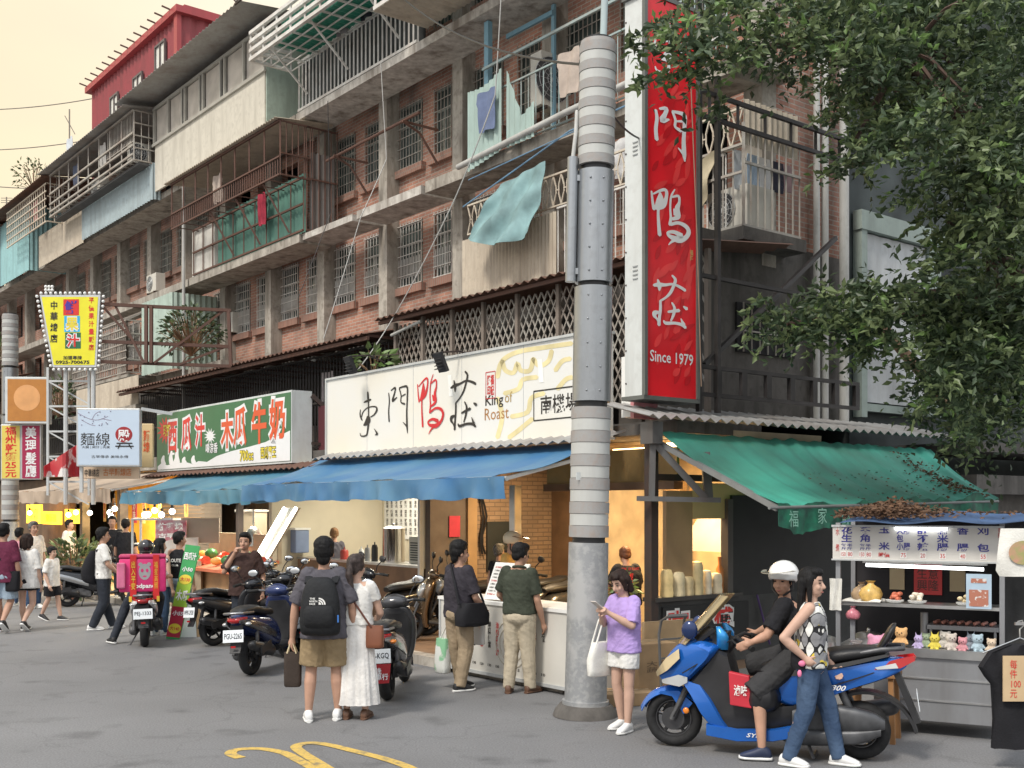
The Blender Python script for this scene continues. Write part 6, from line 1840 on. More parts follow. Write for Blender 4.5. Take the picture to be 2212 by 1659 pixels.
g = softbag((.20, .10, .66), .05, .17, .16); g2 = MB()
for d in (-.03, .03): g2.tube([(.20 + d, .20, .8), (.19 + d, .12, 1.02), (.15, .02, 1.22), (.19 + d, .0, 1.0), (.20 + d, -.0, .8)], .009, 6)
bag_thing('tote_bag', 'white canvas tote bag hanging from the shoulder of the woman in lilac', 'bag', r3, [('bag', g, bagw, 60), ('strap', g2, bagw, 60)])
# olive polo
p, h = pp(1122, 1497, None, 1174)
person('man in an olive polo shirt and cream trousers seen from behind at the counter', p, hn(.28, .96), h, olive, beige_c, shoe_br, ('short', None), skin_t, dict(wrR=(.15, .05, .47), elL=(-.15, .04, .65), wrL=(-.10, .13, .58), shL=(-.10, .0, .81), anL=(-.07, -.02, .045), anR=(.07, .02, .045)),
       vox=.009, hem=.53, yaw=rad(-35), pitch=rad(12), feet=(10, -25), wd=1.04, sleeve=.5, shoe_sole=shoe_br, leg_fat=1.08, collar=olive)
def ppY(px, Y, top_py, z=0.12): return V(((px - 1106) / F0 * Y, Y, z)), 2.1 - (top_py - 1095) / F0 * Y - z
# helmet man, grey lady
p, h = ppY(1102, 14.9, 1152)
r, J, hp, HM = person('man in a mustard T-shirt wearing a cream helmet behind the counter', p, hn(.75, -.35), h, mustard, dnavy, shoe_b, ('none', None), skin_t, dict(elR=(.14, .03, .65), wrR=(.1, .10, .52)), vox=.010, face=True, pitch=rad(15), wd=1.05)
helmet(r, hp, HM, h, mat('helmet_cream', (.62, .52, .38), .3, var=.05), mat('visor_brown', (.16, .09, .05), .15, var=.2), .130, .05)
p, h = ppY(1078, 16.1, 1175)
person('grey haired woman in a black vest beside the helmeted man', p, hn(.5, .5), h, black_c, dnavy, shoe_w, ('short', hair_g), skin_m, vox=.012, sleeve=.25)
# dark shirted man with sling bag
p, h = pp(992, 1490, None, 1169)
r7, J7, hp7, HM7 = person('man in a charcoal T-shirt and khaki trousers with a black sling bag', p, hn(.72, .69), h, charc, tan_t, shoe_b, ('thick', None), skin_m,
       dict(elR=(.14, .02, .63), wrR=(.12, .12, .53), elL=(-.13, .03, .64), wrL=(-.06, .16, .55), anL=(-.05, .06, .045), anR=(.06, -.05, .045)), vox=.009, yaw=rad(-22), hem=.49, top_fat=1.12, leg_fat=1.18, feet=(0, -15), face=True, shoe_sole=sole_w, wd=.98)
g = softbag((.20, .02, .88), .10, .22, .13); g.v = [V((v.x, v.y, v.z - .25 * max(0, .05 - abs(v.y)) )) for v in g.v]
g2 = MB(); g2.tube([(.2, .2, 1.0), (.1, .13, 1.3), (-.08, .06, 1.47), (-.06, -.08, 1.45), (.1, -.16, 1.25), (.2, -.18, 1.0)], .014, 6)
bag_thing('sling_bag', 'black sling bag on the hip of the charcoal shirted man', 'bag', r7, [('bag', g, black_c, 60), ('strap', g2, black_c, 60)])
g = softbag((-.02, .32, .66), .10, .04, .17, .9); g2 = MB(); g2.tube([(-.1, .32, .83), (-.08, .31, .93), (.05, .32, .83)], .008, 6)
bag_thing('plastic_bag', 'white and orange carrier bag held by the charcoal shirted man', 'bag', r7, [('bag', g, cloth('carrier', (.72, .71, .70), col2=(.74, .36, .08), scale=3, lo=.38, hi=.42), 60), ('handle', g2, bagw, 60)])
g = softbag((-.2, -.08, .38), .09, .06, .2, 1.1); g2 = MB(); g2.tube([(-.24, -.08, .58), (-.2, -.02, .72), (-.16, -.08, .58)], .008, 6)
bag_thing('plastic_bag', 'white and green carrier bag low beside the khaki trousers', 'bag', r7, [('bag', g, cloth('carrier2', (.7, .72, .68), col2=(.25, .5, .3), scale=4, lo=.4, hi=.44), 60), ('handle', g2, bagw, 60)])
# backpack man
p, h = pp(700, 1556, None, 1163)
r8, J8, hp8, HM8 = person('man seen from behind in a slate T-shirt and khaki shorts with a black backpack', p, hn(-.02, 1), h, grey_c, khaki, shoe_w, ('thick', None), skin_m, dict(wrL=(-.175, .01, .455), elL=(-.155, -.01, .63), elR=(.155, -.01, .635), wrR=(.165, .02, .47), anL=(-.08, -.03, .045), anR=(.075, .02, .045), knL=(-.07, .0, .285), knR=(.065, .02, .285)),
       vox=.008, hem=.455, leg=.46, leg_fat=1.25, top_fat=1.16, feet=(12, -14), wd=1.0, sleeve=.58, fold=.012)
pk = cloth('pack_black', (.02, .021, .023), .7, bump=.35, bscale=25)
g = MB(); sloft(g, [(0, -.20, .86, .15, .05), (0, -.24, .90, .19, .085), (0, -.25, 1.05, .195, .10), (0, -.245, 1.25, .175, .09), (0, -.225, 1.38, .13, .07), (0, -.20, 1.42, .07, .04)], 'z', n=22)
gp = MB(); sloft(gp, [(0, -.30, .93, .12, .03), (0, -.33, 1.0, .15, .045), (0, -.33, 1.12, .14, .04), (0, -.30, 1.18, .10, .02)], 'z', n=18)
gs_ = MB()
for sx in (-1, 1):
 gs_.sheet(lambda a, b: V((sx * (.125 + .01 * math.sin(a * 3)) + (b - .5) * .07, -.20 + .36 * math.sin(a * 1.35) , 1.36 + .155 * math.sin(a * 2.2) - .10 * a)), 10, 2, .022)
g3 = MB(); put_text(g3, 'THE', V((-.06, -.346, 1.225)), X3, Z3, .05, .018, e=.0, bold=.03); put_text(g3, 'NORTH', V((-.05, -.346, 1.20)), X3, Z3, .075, .018, bold=.03); put_text(g3, 'FACE', V((-.06, -.346, 1.175)), X3, Z3, .055, .018, bold=.03)
for rr0, rr1 in ((.0, .025), (.032, .045), (.052, .066)):
 arc = [(rr1 * math.cos(t * .157), rr1 * math.sin(t * .157)) for t in range(11)] + [(rr0 * math.cos(t * .157), rr0 * math.sin(t * .157)) for t in range(10, -1, -1)]
 g3.add([V((.0 + x, -.346, 1.168 + y)) for x, y in arc], [(i, i + 1, 20 - i, 21 - i) for i in range(10)])
g4 = MB(); g4.box((.165, -.30, 1.03), (.04, .02, .07))
bag_thing('backpack', 'black backpack with a small white logo on the slate shirted man', 'backpack', r8, [('pack', g, pk, 60), ('front_pocket', gp, pk, 60), ('shoulder_straps', gs_, pk, 60), ('lettering', g3, sign_wh, None), ('blue_tag', g4, mat('tag_blue', (.05, .2, .6), .4), None)])
g = softbag((-.31, .02, .50), .085, .05, .17, 1.0); g2 = MB()
for d in (-.05, .05): g2.tube([(-.36, .02 + d * .6, .66), (-.32, .02 + d * .3, .80), (-.27, .02 + d * .6, .66)], .010, 6)
bag_thing('handbag', 'dark brown bag with cream handles in the hand of the backpack man', 'bag', r8, [('bag', g, cloth('bag_dark', (.055, .042, .035)), 60), ('handle', g2, cloth('handle_cream', (.62, .52, .34)), 60)])
# woman in the white dress
p, h = pp(770, 1552, None, 1202)
r9, J9, hp9, HM9 = person('woman with a ponytail in a long white dress seen from behind', p, hn(.1, 1), h, white_c, None, shoe_br, ('tail', cloth('hair_ash', (.05, .038, .035), .5, var=.4, scale=30)), skin_p, dict(elR=(.14, .04, .65), wrR=(.11, .14, .62), shR=(.098, 0, .815), shL=(-.098, 0, .815)), vox=.009, hem=.58, sleeve=.32, yaw=rad(-18), wd=.95, top_fat=1.0, feet=(5, -5), shoe_sole=shoe_br)
g = MB()
def skirt(a, b):
 t = a * 2 * math.pi
 rr_ = lerp(.125, .215, b ** .8) * (1 + .07 * b * math.sin(t * 11 + 2 * math.sin(t * 3)) + .03 * b * math.sin(t * 23))
 return V((rr_ * math.cos(t) * 1.02, rr_ * math.sin(t) * .75, lerp(.66 * h, .15, b)))
g.sheet(skirt, 110, 14, .006)
o = g.build('skirt', cloth('dress', (.74, .72, .69), bump=.4, bscale=30), r9, world=False, smooth=60)
g = softbag((.20, -.06, .82), .085, .055, .11, 1.05); g2 = MB(); g2.tube([(.17, -.1, .92), (.02, -.13, 1.15), (-.1, -.06, 1.38), (-.06, .06, 1.38)], .011, 6)
bag_thing('shoulder_bag', 'brown leather shoulder bag on the woman in the white dress', 'bag', r9, [('bag', g, mat('leather', (.20, .07, .035), .5, var=.15), 60), ('strap', g2, mat('leather_dk', (.12, .04, .025), .5, var=.15), 60)])
# brown T-shirt man
p, h = ppY(529, 16.2, 1150, 0.0)
person('man in a dark brown T-shirt facing the street with a hand on his chin', p, hn(.12, -1), h, brownt, dnavy, shoe_b, ('short', None), skin_m, dict(elR=(.165, .04, .67), wrR=(.07, .10, .83), elL=(-.15, .0, .63), wrL=(-.15, .05, .49)), vox=.009, face=True, hem=.47, top_fat=1.12, wd=1.1, yaw=rad(-8), curl=1.2)
# delivery rider
droot = thing('person', dl.location, 'delivery rider in a black helmet sitting behind the pink box with one foot down', 'person', dl.rotation_euler.z)
_, J, hp, HM = person('', None, None, 1.70, white_c, dnavy, shoe_b, ('short', None), skin_m, dict(shL=q(-.18, .0, 1.22), shR=q(.18, .0, 1.22), elL=q(-.28, .10, 1.0), elR=q(.28, .1, 1.0), wrL=q(-.33, .17, 1.0), wrR=q(.33, .17, 1.0), hipL=q(-.1, -.18, .86), hipR=q(.1, -.18, .86), knL=q(-.30, .0, .55), knR=q(.2, .22, .66), anL=q(-.48, -.12, .085), anR=q(.16, .2, .34)), root=droot, vox=.010, hem=.5, feet=(25, 0), pitch=rad(10))
helmet(droot, hp, HM, 1.7, mat('helmet_black', (.02, .02, .022), .2, var=.1, coat=.6), mat('visor_dark', (.02, .02, .025), .1, coat=.6), .11, .05, .05)
# others on the left
p, h = pp(222, 1360, None, 1139)
r12, J12, hp12, HM12 = person('man in a white T-shirt and dark trousers with a black backpack walking right', p, hn(.82, .35), h, white_c, dnavy, shoe_w, ('short', None), skin_m, dict(elR=(.14, .04, .64), wrR=(.12, .13, .56), elL=(-.13, .05, .64), wrL=(-.08, .15, .60), anL=(-.05, .10, .045), anR=(.05, -.10, .045)), vox=.011, face=True, hem=.5, top_fat=1.05, leg_fat=1.15, sleeve=.5)
g = MB(); sloft(g, [(0, -.14, .78, .12, .05), (0, -.22, .84, .16, .10), (0, -.24, 1.0, .16, .11), (0, -.2, 1.2, .14, .09), (0, -.16, 1.35, .08, .04)], 'z'); g2 = MB()
for sx in (-1, 1): g2.tube([(sx * .12, -.12, 1.35), (sx * .13, .05, 1.42), (sx * .13, .11, 1.3), (sx * .15, .05, 1.05), (sx * .15, -.1, .95)], .02, 6)
bag_thing('backpack', 'soft black backpack on the man in the white T-shirt', 'backpack', r12, [('pack', g, black_c, 60), ('shoulder_straps', g2, black_c, 60)])
p, h = pp(112, 1340, None, 1179)
person('boy in a white T-shirt and black shorts walking right', p, hn(.9, -.2), h, white_c, black_c, shoe_b, ('fringe', None), skin_p, dict(anL=(-.05, .10, .045), anR=(.05, -.12, .075), knR=(.05, -.02, .28), knL=(-.05, .06, .285), wrR=(.15, .06, .48), shL=(-.1, 0, .79), shR=(.1, 0, .79)), vox=.010, face=True, hem=.46, leg=.40, leg_fat=1.15, top_fat=1.1, wd=.98)
p, h = pp(58, 1362, None, 1153)
person('woman in a loose white T-shirt and black shorts seen from behind', p, hn(.1, 1), h, white_c, black_c, shoe_b, ('bob', hair_br), skin_p, dict(anR=(.05, -.16, .10), knR=(.055, .02, .28), anL=(-.05, .04, .045)), vox=.011, hem=.44, leg=.2, leg_fat=1.25, top_fat=1.25, sleeve=.6)
p, h = pp(8, 1366, None, 1130)
r15, *_ = person('man in a maroon T-shirt and pale denim shorts at the left edge', p, hn(.0, 1), h, maroon, ltden, shoe_b, ('short', None), skin_m, dict(anL=(-.06, .08, .045), anR=(.05, -.14, .11), knR=(.055, .02, .28)), vox=.011, hem=.46, leg=.44, leg_fat=1.2, top_fat=1.15)
g = softbag((.17, -.05, .86), .12, .08, .17, .9); g2 = MB(); g2.tube([(.17, -.1, 1.0), (.0, -.16, 1.25), (-.12, -.06, 1.46), (-.05, .1, 1.4), (.17, .02, 1.02)], .014, 6)
bag_thing('sling_bag', 'black sling bag on the back of the maroon shirted man', 'bag', r15, [('bag', g, black_c, 60), ('strap', g2, black_c, 60)])
p, h = ppY(388, 18.4, 1148, 0)
r16, J16, hp16, HM16 = person('man in a black sleeveless top and grey shorts seen from behind', p, hn(.2, 1), h, black_c, ltden, shoe_w, ('short', None), skin_m, vox=.011, sleeve=0, yaw=rad(-40), hem=.5, leg=.45, leg_fat=1.15)
g = MB(); put_text(g, 'ROUTE', V((0, -.16, 1.22)), X3, Z3, .22, .06, e=.0, bold=.02); put_text(g, 'CLUB', V((0, -.16, 1.14)), X3, Z3, .12, .03, e=.0, bold=.02); g.build('lettering', sign_wh, r16, world=False, recalc=False)
p, h = ppY(346, 18.2, 1163, 0)
person('woman with long black hair in a white sleeveless top and jeans beside the price board', p, hn(.4, .9), h, white_c, denim, shoe_w, ('long', None), skin_p, vox=.012, sleeve=0, hem=.5, yaw=rad(-30))
p, h = ppY(72, 23.0, 1126, 0)
person('grey haired man with glasses in a pale shirt walking among the crowd at far left', p, hn(.7, -.5), h, offw, denim, shoe_w, ('short', hair_g), skin_m, vox=.013, face=True)
p, h = ppY(42, 23.6, 1140, 0)
person('person in a pink top with black straps in the crowd at far left', p, hn(.3, .9), h, pinkc, denim, shoe_w, ('short', None), skin_m, vox=.013)
p, h = ppY(22, 27, 1160, 0)
person('person in a green top farthest back at the left edge', p, hn(.2, .9), h, olive, dnavy, shoe_b, ('short', None), skin_m, vox=.014)
p, h = ppY(243, 24.6, 1114, .12)
person('person in black standing before the roller shutter looking at the street', p, hn(.2, -1), h, black_c, dnavy, shoe_b, ('short', None), skin_m, vox=.013)
p, h = ppY(272, 24.2, 1120, .12)
person('person in black standing before the roller shutter with back turned', p, hn(.1, 1), h, black_c, dnavy, shoe_b, ('short', None), skin_m, vox=.013)
p, h = ppY(150, 27.0, 1122, .12)
person('diner with black hair under the yellow lit menus', p, hn(.9, -.2), h, offw, dnavy, shoe_b, ('short', None), skin_m, vox=.013)
# cooks
p, h = ppY(1353, 14.5, 1180)
r20, *_ = person('cook in a black T-shirt with red print bending over inside the corner shop', p, hn(-.25, 1), h, black_c, dnavy, shoe_b, ('short', cloth('hair_rust', (.10, .04, .02), .5)), skin_m, dict(elL=(-.14, .06, .65), wrL=(-.1, .16, .58), elR=(.14, .06, .65), wrR=(.1, .16, .58)), vox=.010, hem=.48, pitch=rad(25), top_fat=1.18, wd=1.1)
g = MB(); put_text(g, 'KING OF ROAST', V((0, -.15, 1.18)), X3, Z3, .24, .035, e=.0, bold=.02); put_text(g, '東\n門', V((0, -.15, 1.02)), X3, Z3, .08, .22, e=.0, bold=.02)
g.v = [v + V((0, -.012, 0)) for v in g.v]; g.build('lettering', ink_red, r20, world=False, recalc=False)
p, h = ppY(1520, 17.2, 1207)
person('shop worker with black hair bent low behind the bags in the serving window', p, hn(-.6, -.6), h + .15, brownt, dnavy, shoe_b, ('short', None), skin_m, dict(shL=(-.1, .10, .72), shR=(.1, .10, .72), elL=(-.13, .12, .56), elR=(.13, .12, .56), wrL=(-.1, .2, .55), wrR=(.1, .2, .55)), vox=.012, pitch=rad(35))
p, h = ppY(722, 21.2, 1140)
person('worker with fair hair in a bun behind the steel bench', p, hn(-.2, .9), h, grey_c, dnavy, shoe_b, ('bun', cloth('hair_fair', (.22, .12, .06), .5)), skin_m, vox=.012)
# ------------------------------------------------------------------ striped utility poles
pole_gal = stained('galvanised', (.36, .38, .40), (.22, .22, .22), .5, .32, .75, scale=2.2)
pole_low = stained('scuffed_pole', (.34, .35, .36), (.55, .55, .54), .6, .5, .4, vert=False, scale=3.5, lo=.5, hi=.6)
band_w = stained('band_white', (.52, .53, .51), (.36, .35, .33), .5, .5)
band_g = stained('band_grey', (.33, .33, .325), (.34, .25, .2), .6, .6, vert=False, scale=9)
def pole(x, y, k=1.0, label='', full=True):
 t = thing('utility_pole', (x, y, 0), label, 'pole')
 def cyl(r0, r1, z0, z1, n=28):
  g = MB(); g.tube([(0, 0, z0), (0, 0, z1)], [r0, r1], n); return g
 Bp = lambda n, g, m, sm=45: g.build(n, m, t, world=False, smooth=sm)
 dz = lambda py: 2.1 - (py - 1095) / F0 * 11.18
 g = MB(); g.tube([(0, 0, 0), (0, 0, .06), (0, 0, .12)], [.33, .31, .26], 24); Bp('base', g, conc_dk)
 g = MB(); g.tube([(0, 0, .1), (0, 0, .16)], [.235, .235], 28); g.tube([(0, 0, .16), (0, 0, dz(1172))], [.213, .2], 32); Bp('lower_shaft', g, pole_low)
 g = MB(); g.tube([(0, 0, 0), (0, 0, 6.8)], [.17, .15], 20); Bp('core', g, black_pl)
 def banded(za, zb, r, m0, m1, n):
  gw, gg = MB(), MB()
  for i in range(n):
   a, b = lerp_(za, zb, i / n), lerp_(za, zb, (i + 1) / n)
   (gg if i % 2 == 0 else gw).tube([(0, 0, a), (0, 0, b - .004)], r + (.006 if i % 2 == 0 else 0), 28)
  Bp('white_bands', gw, m0); Bp('grey_bands', gg, m1)
 def lerp_(a, b, u): return a + (b - a) * u
 banded(dz(1160), dz(880), .195, band_w, band_g, 11)
 for a, b in ((868, 622), (612, 372)):
  g = MB(); g.tube([(0, 0, dz(a)), (0, 0, dz(b))], .193 if a > 700 else .188, 32)
  for q in range(5):
   z = lerp_(dz(a) + .1, dz(b) - .1, q / 4)
   for an in (-1.9, -1.2): g.ell((.192 * math.cos(an), .192 * math.sin(an), z), .012, seg=6, rings=4)
  g.bar((.02, -.19, dz(a) + .02), (.02, -.19, dz(b) - .02), .004)
  Bp('steel_sleeve', g, pole_gal)
 banded(dz(360), dz(100), .182, band_w, band_g, 13)
 g = MB(); g.tube([(0, 0, dz(100)), (0, 0, dz(92)), (0, 0, dz(90))], [.18, .175, .1], 28); Bp('cap', g, band_g)
 if full:
  g = MB(); g.tube([(-.235, -.06, dz(612)), (-.235, -.06, dz(360)), (-.235, -.06, dz(345))], .055, 14); g.bar((-.235, -.06, dz(590)), (-.1, -.06, dz(590)), .03); g.bar((-.235, -.06, dz(390)), (-.1, -.06, dz(390)), .03); Bp('conduit', g, pole_gal)
  g = MB(); g.tube([(-.235, -.06, dz(345)), (-.21, -.05, dz(290)), (-.2, .0, dz(240))], .02, 8); Bp('cable_end', g, pvc)
  g = MB(); g.tube([(.05, 0, dz(95)), (.06, 0, dz(-60))], .035, 10); Bp('mast', g, stained('mast', (.45, .55, .56), (.3, .3, .3), .5))
  for zz, ww in ((dz(545 + 560), .05),):
   g = MB(); g.box((-.12, -.175, zz + .35), (.07, .004, .08), Matrix.Rotation(.6, 3, 'Z')); Bp('sticker', g, paint_wh, None)
 return t
b0 = gnd(1268, 1556)
pole_o = pole(b0.x, b0.y + .25, label='tall silver utility pole with grey and white banding standing at the corner')
pole_o.rotation_euler = (0, rad(1.1), 0)
pole(at(22, 1095, 27.0).x, 27.0, label='distant striped utility pole at the far left edge behind the signs', full=False)

# ------------------------------------------------------------------ corner shop things
ct = thing('serving_counter', F(.3, -1.2, .0), 'white serving counter with red and black menu columns in front of the duck shop', 'counter')
cs0, cs1, cw0, cw1 = -1.35, 1.28, -1.52, -.95
g = MB(); g.fb(cs0, cs1, cw0, cw1, .06, .92); g.build('cabinet', mat('counter_white', (.62, .60, .55), .35, var=.08, scale=1.5), ct)
g = MB(); g.fb(cs0 - .02, cs1 + .02, cw0 - .02, cw1 + .05, .92, .96); g.build('top', sign_wh, ct)
g = MB(); g.fb(cs0, cs1, cw0 - .015, cw0 - .002, .06, .10); g.fb(cs1 - .03, cs1, cw0 - .015, cw0 - .002, .10, .92); g.fb(cs0, cs0 + .03, cw0 - .015, cw0 - .002, .1, .92); g.build('trim', alu, ct)
g = MB()
for s in (cs0 + .1, 0, cs1 - .1): g.fb(s - .04, s + .04, cw0 + .05, cw0 + .12, .0, .06)
g.build('feet', black_pl, ct)
cols = ['綜合湯', '鴨肉湯', '菜頭湯', '鴨腿便當', '油雞便當', '燒臘便當', '油肉雞便當', '炒青菜', '滷蛋', '鴨血湯', '豆腐', '白飯']
gk, gr_ = MB(), MB()
for i, c_ in enumerate(cols):
 s = 1.12 - i * .155 - (.12 if i > 2 else 0) - (.08 if i > 6 else 0)
 n_ = len(c_)
 put_text(gk if i % 2 else gr_, '\n'.join(c_), F(s, cw0, .72 - n_ * .04), RU, UP, .062, .08 * n_, e=.004, bold=.02)
 put_text(gk, ('60', '35', '35', '130', '120', '130', '150', '40', '15', '35', '20', '10')[i], F(s, cw0, .19), RU, UP, .07, .032, e=.004, bold=.02)
for s in (1.0, .42):
 p = F(s, cw0 - .004, .80)
 gr_.add([p + RU * x + UP * y for x, y in ((-.1, .03), (0, .05), (.03, .0), (0, -.04), (-.1, -.02))], [(0, 1, 2, 3, 4)]); put_text(gr_, '鴨莊', F(s - .12, cw0, .80), RU, UP, .13, .07, e=.004, bold=.02)
gk.build('lettering', ink, ct, recalc=False); gr_.build('lettering', ink_red, ct, recalc=False)
g = MB(); 
for q in range(3): g.tube([F(-.2 + .3 * math.cos(a * .3) * (1 - q * .25), cw0 - .001, .48 + .28 * math.sin(a * .3) * (1 - q * .25)) for a in range(22)], .007, 4)
g.build('round_emblem', mat('emblem_beige', (.54, .50, .42), .5), ct)
mn = thing('menu_stand', F(-.1, -1.3, .96), 'slanted white menu card standing on the white counter beside the pole', 'menu')
g = MB(); c_ = F(.05, -1.4, 1.2); tilt = V((VX * .25, VY * .25, 1)).normalized()
vs = [c_ + RU * (x + .2 * y) + tilt * y for x, y in ((-.33, -.23), (.33, -.23), (.33, .23), (-.33, .23))]
g.add(vs + [v + RV * .02 for v in vs], [(0, 1, 2, 3), (7, 6, 5, 4), (0, 4, 5, 1), (1, 5, 6, 2), (2, 6, 7, 3), (3, 7, 4, 0)]); g.build('card', sign_wh, mn)
g, g2 = MB(), MB()
for col in range(3):
 for r_ in range(9): put_text(g if r_ % 4 else g2, ('蜜汁鴨腿飯', '三寶飯', '油雞飯', '叉燒飯')[(r_ + col) % 4] + ' ' + str(80 + 10 * r_), c_ + RU * (-.22 + col * .2 + .2 * (.17 - r_ * .042)) + tilt * (.17 - r_ * .042), RU, tilt, .15, .022, e=.004, bold=.01)
g.build('lettering', ink, mn, recalc=False); g2.build('lettering', ink_red, mn, recalc=False)
g = MB(); 
for i in range(3): g.tube([F(.45 - i * .05, -1.15, .96), F(.45 - i * .05, -1.15, 1.2)], [.07, .075], 14)
o = g.build('steel_box', brown_panel); 
tag(o, 'brown tub of chopsticks on the white counter', 'tub')
# serving window goods
for i, (s, w, hh, c) in enumerate(((-.98, .25, .34, (.75, .58, .28)), (-.98, .45, .3, (.78, .66, .42)), (-.97, .62, .24, (.76, .60, .34)), (-.98, .80, .42, (.74, .60, .33)), (-.96, 1.0, .30, (.78, .70, .55)), (-.97, 1.17, .26, (.77, .66, .48)))):
 g = MB(); p = F(s, w + .03, 1.0)
 g.loft([[p + V((r_ * math.cos(a * .628) * (1 + .18 * math.sin(a * 2.3 + i)), r_ * math.sin(a * .628), z * hh)) for a in range(10)] for r_, z in ((.08, 0), (.085, .15), (.075, .4), (.082, .6), (.075, .85), (.06, .97), (.02, 1))])
 o = g.build('bag_stack', mat('bagpack_%d' % i, c, .5, var=.15, scale=9), smooth=50)
 tag(o, ('tall yellow stack of plastic bags at the left of the serving window', 'second stack of plastic bags in the serving window', 'low pale bag bundle in the middle of the serving window', 'tallest yellow bag roll near the dark post', 'crumpled white bags behind the yellow roll', 'last pale bag bundle by the dark window post')[i], 'bags', 'stacks of carrier bags in the serving window')
g = MB(); g.tube([F(-.96, 1.28, 1.0), F(-.96, 1.28, 1.3), F(-.96, 1.28, 1.36), F(-.96, 1.28, 1.46)], [.05, .05, .02, .025], 12); o = g.build('sauce_bottle', mat('orange_bottle', (.62, .22, .05), .3), smooth=50); tag(o, 'orange sauce bottle standing at the right of the serving window', 'bottle')
g = MB(); g.fb(-.86, -.1, 2.0, 2.7, 1.55, 1.6); g.hexa([F(-.8, 1.7, 1.5), F(.2, 1.7, 1.5), F(.2, 2.6, 1.5), F(-.8, 2.6, 1.5), F(-.6, 2.0, 2.0), F(.0, 2.0, 2.0), F(.0, 2.5, 2.0), F(-.6, 2.5, 2.0)]); o = g.build('range_hood', mat('hood_grey', (.20, .19, .18), .5, .2, var=.1)); tag(o, 'steel cooker hood seen through the serving window', 'hood')
ps = thing('poster', F(-1.03, .9, .3), 'black poster with large red outlined characters below the serving window', 'poster')
g = MB(); g.fb(-1.045, -1.03, .15, 1.75, .45, .88); g.build('board', black_board, ps)
for ch, w in (('咖', .42), ('傅', 1.25)):
 p = F(-1.045, w, .66); text_part(ch, p, RV, UP, .42, .40, mk, ps, e=.004, bold=.07); text_part(ch, p, RV, UP, .36, .34, ltr_r, ps, e=.008, bold=.02)
def carton(label, c, size, rz, col=(.36, .24, .13), txt=None):
 t = thing('cardboard_box', V(c), label, 'box', rz)
 g = MB(); g.box((0, 0, size[2] / 2), size); g.build('carton', mat('card_%.2f' % col[0], col, .85, var=.15, scale=4), t, world=False, bevel=.008)
 g = MB(); g.box((0, 0, size[2] + .003), (size[0] * .98, .05, .004)); g.build('tape', mat('tape', (.45, .33, .2), .3), t, world=False)
 if txt:
  g = MB(); put_text(g, txt, V((0, -size[1] / 2, size[2] * .6)), X3, Z3, size[0] * .6, size[2] * .2, e=.004); g.build('lettering', mat('card_ink', (.16, .11, .07), .7), t, world=False, recalc=False)
 return t
q = gnd(1400, 1525)
carton('tall cardboard box with printed symbols behind the woman in lilac', (q.x + .05, q.y + .5, 0), (.50, .40, .62), .5, txt='大和\n蔬菜')
carton('flat cardboard sheet leaning on the dark parapet', (q.x + .35, q.y + .95, .0), (.75, .05, .80), .55, (.42, .29, .16))
carton('crushed cardboard carton lying at the foot of the pole', (q.x - .25, q.y + .15, 0), (.6, .4, .14), .3, (.33, .22, .12))
ht = thing('hand_truck', V((q.x + .28, q.y + .05, 0)), 'grey hand truck with a curved handle in front of the cartons', 'hand truck', .5)
g = MB()
for sx in (-1, 1): g.tube([(sx * .16, 0, .08), (sx * .16, .05, .75), (sx * .15, .02, .9), (sx * .12, -.06, .95)], .015, 8)
g.tube([(-.12, -.06, .95), (.12, -.06, .95)], .022, 8)
for z in (.25, .5, .7): g.bar((-.16, .03, z), (.16, .03, z), .01)
g.build('frame', mat('truck_grey', (.2, .2, .2), .4, .6), ht, world=False, smooth=45)
for sx in (-1, 1):
 g = MB(); g.tube([(sx * .2 - .02, .03, .08), (sx * .2 + .02, .03, .08)], .08, 16); g.build('wheel', rubber, ht, world=False, smooth=45)
g = MB(); g.box((0, -.1, .02), (.36, .22, .015)); g.build('toe_plate', engine_m, ht, world=False)
g = MB(); g.tube([F(-1.15, 2.05, .3), F(-1.06, 1.9, .95)], .014, 8); o = g.build('mop_handle', mat('purple_pole', (.08, .04, .16), .5)); tag(o, 'purple broom handle leaning on the dark shop wall', 'broom')
# pink and white box between the white sign and the blade sign
ac = thing('wall_unit', F(-.55, .2, 3.2), 'white box with a pink edge squeezed beside the red vertical sign', 'box')
g = MB(); g.fb(-.56, -.38, .1, .5, 3.22, 3.98); g.build('box', sign_wh, ac); g = MB(); g.fb(-.62, -.56, .08, .5, 3.2, 4.0); g.build('edge', mat('pink_edge', (.6, .25, .27), .4), ac)

# ------------------------------------------------------------------ shop of the middle bays
def small(name, label, cat, g, m, smooth=45, group=None, **k):
 o = g.build(name, m, smooth=smooth, **k); tag(o, label, cat, group); return o
pt_ = thing('menu_poster', F(8.6, 2.58, 1.4), 'large white wall menu covered with small characters beside the brown post', 'menu')
g = MB(); g.fb(7.9, 9.2, 2.575, 2.59, 1.45, 2.45); g.build('sheet', sign_wh, pt_)
g = MB()
for r_ in range(5):
 for c_ in range(7): put_text(g, '麵飯湯菜茶冰粥'[(c_ + r_ * 3) % 7] + '\n' + '線湯汁豆蛋花肉'[(c_ * 2 + r_) % 7], F(9.08 - c_ * .175, 2.575, 2.33 - r_ * .18), RU, UP, .09, .14, e=.004, bold=.01)
g.build('lettering', ink, pt_, recalc=False)
g = MB(); p = F(5.72, 2.58, 2.12); ck = thing('wall_clock', p, 'round white wall clock inside the cream shop', 'clock')
g = MB(); g.tube([p, p - RV * .04], .17, 28); g.build('face', sign_wh, ck)
g = MB(); g.tube([p + RU * .17 * math.cos(a * .2618) + UP * .17 * math.sin(a * .2618) - RV * .04 for a in range(25)], .014, 6, False); g.build('rim', mat('clock_rim', (.25, .22, .18), .4), ck)
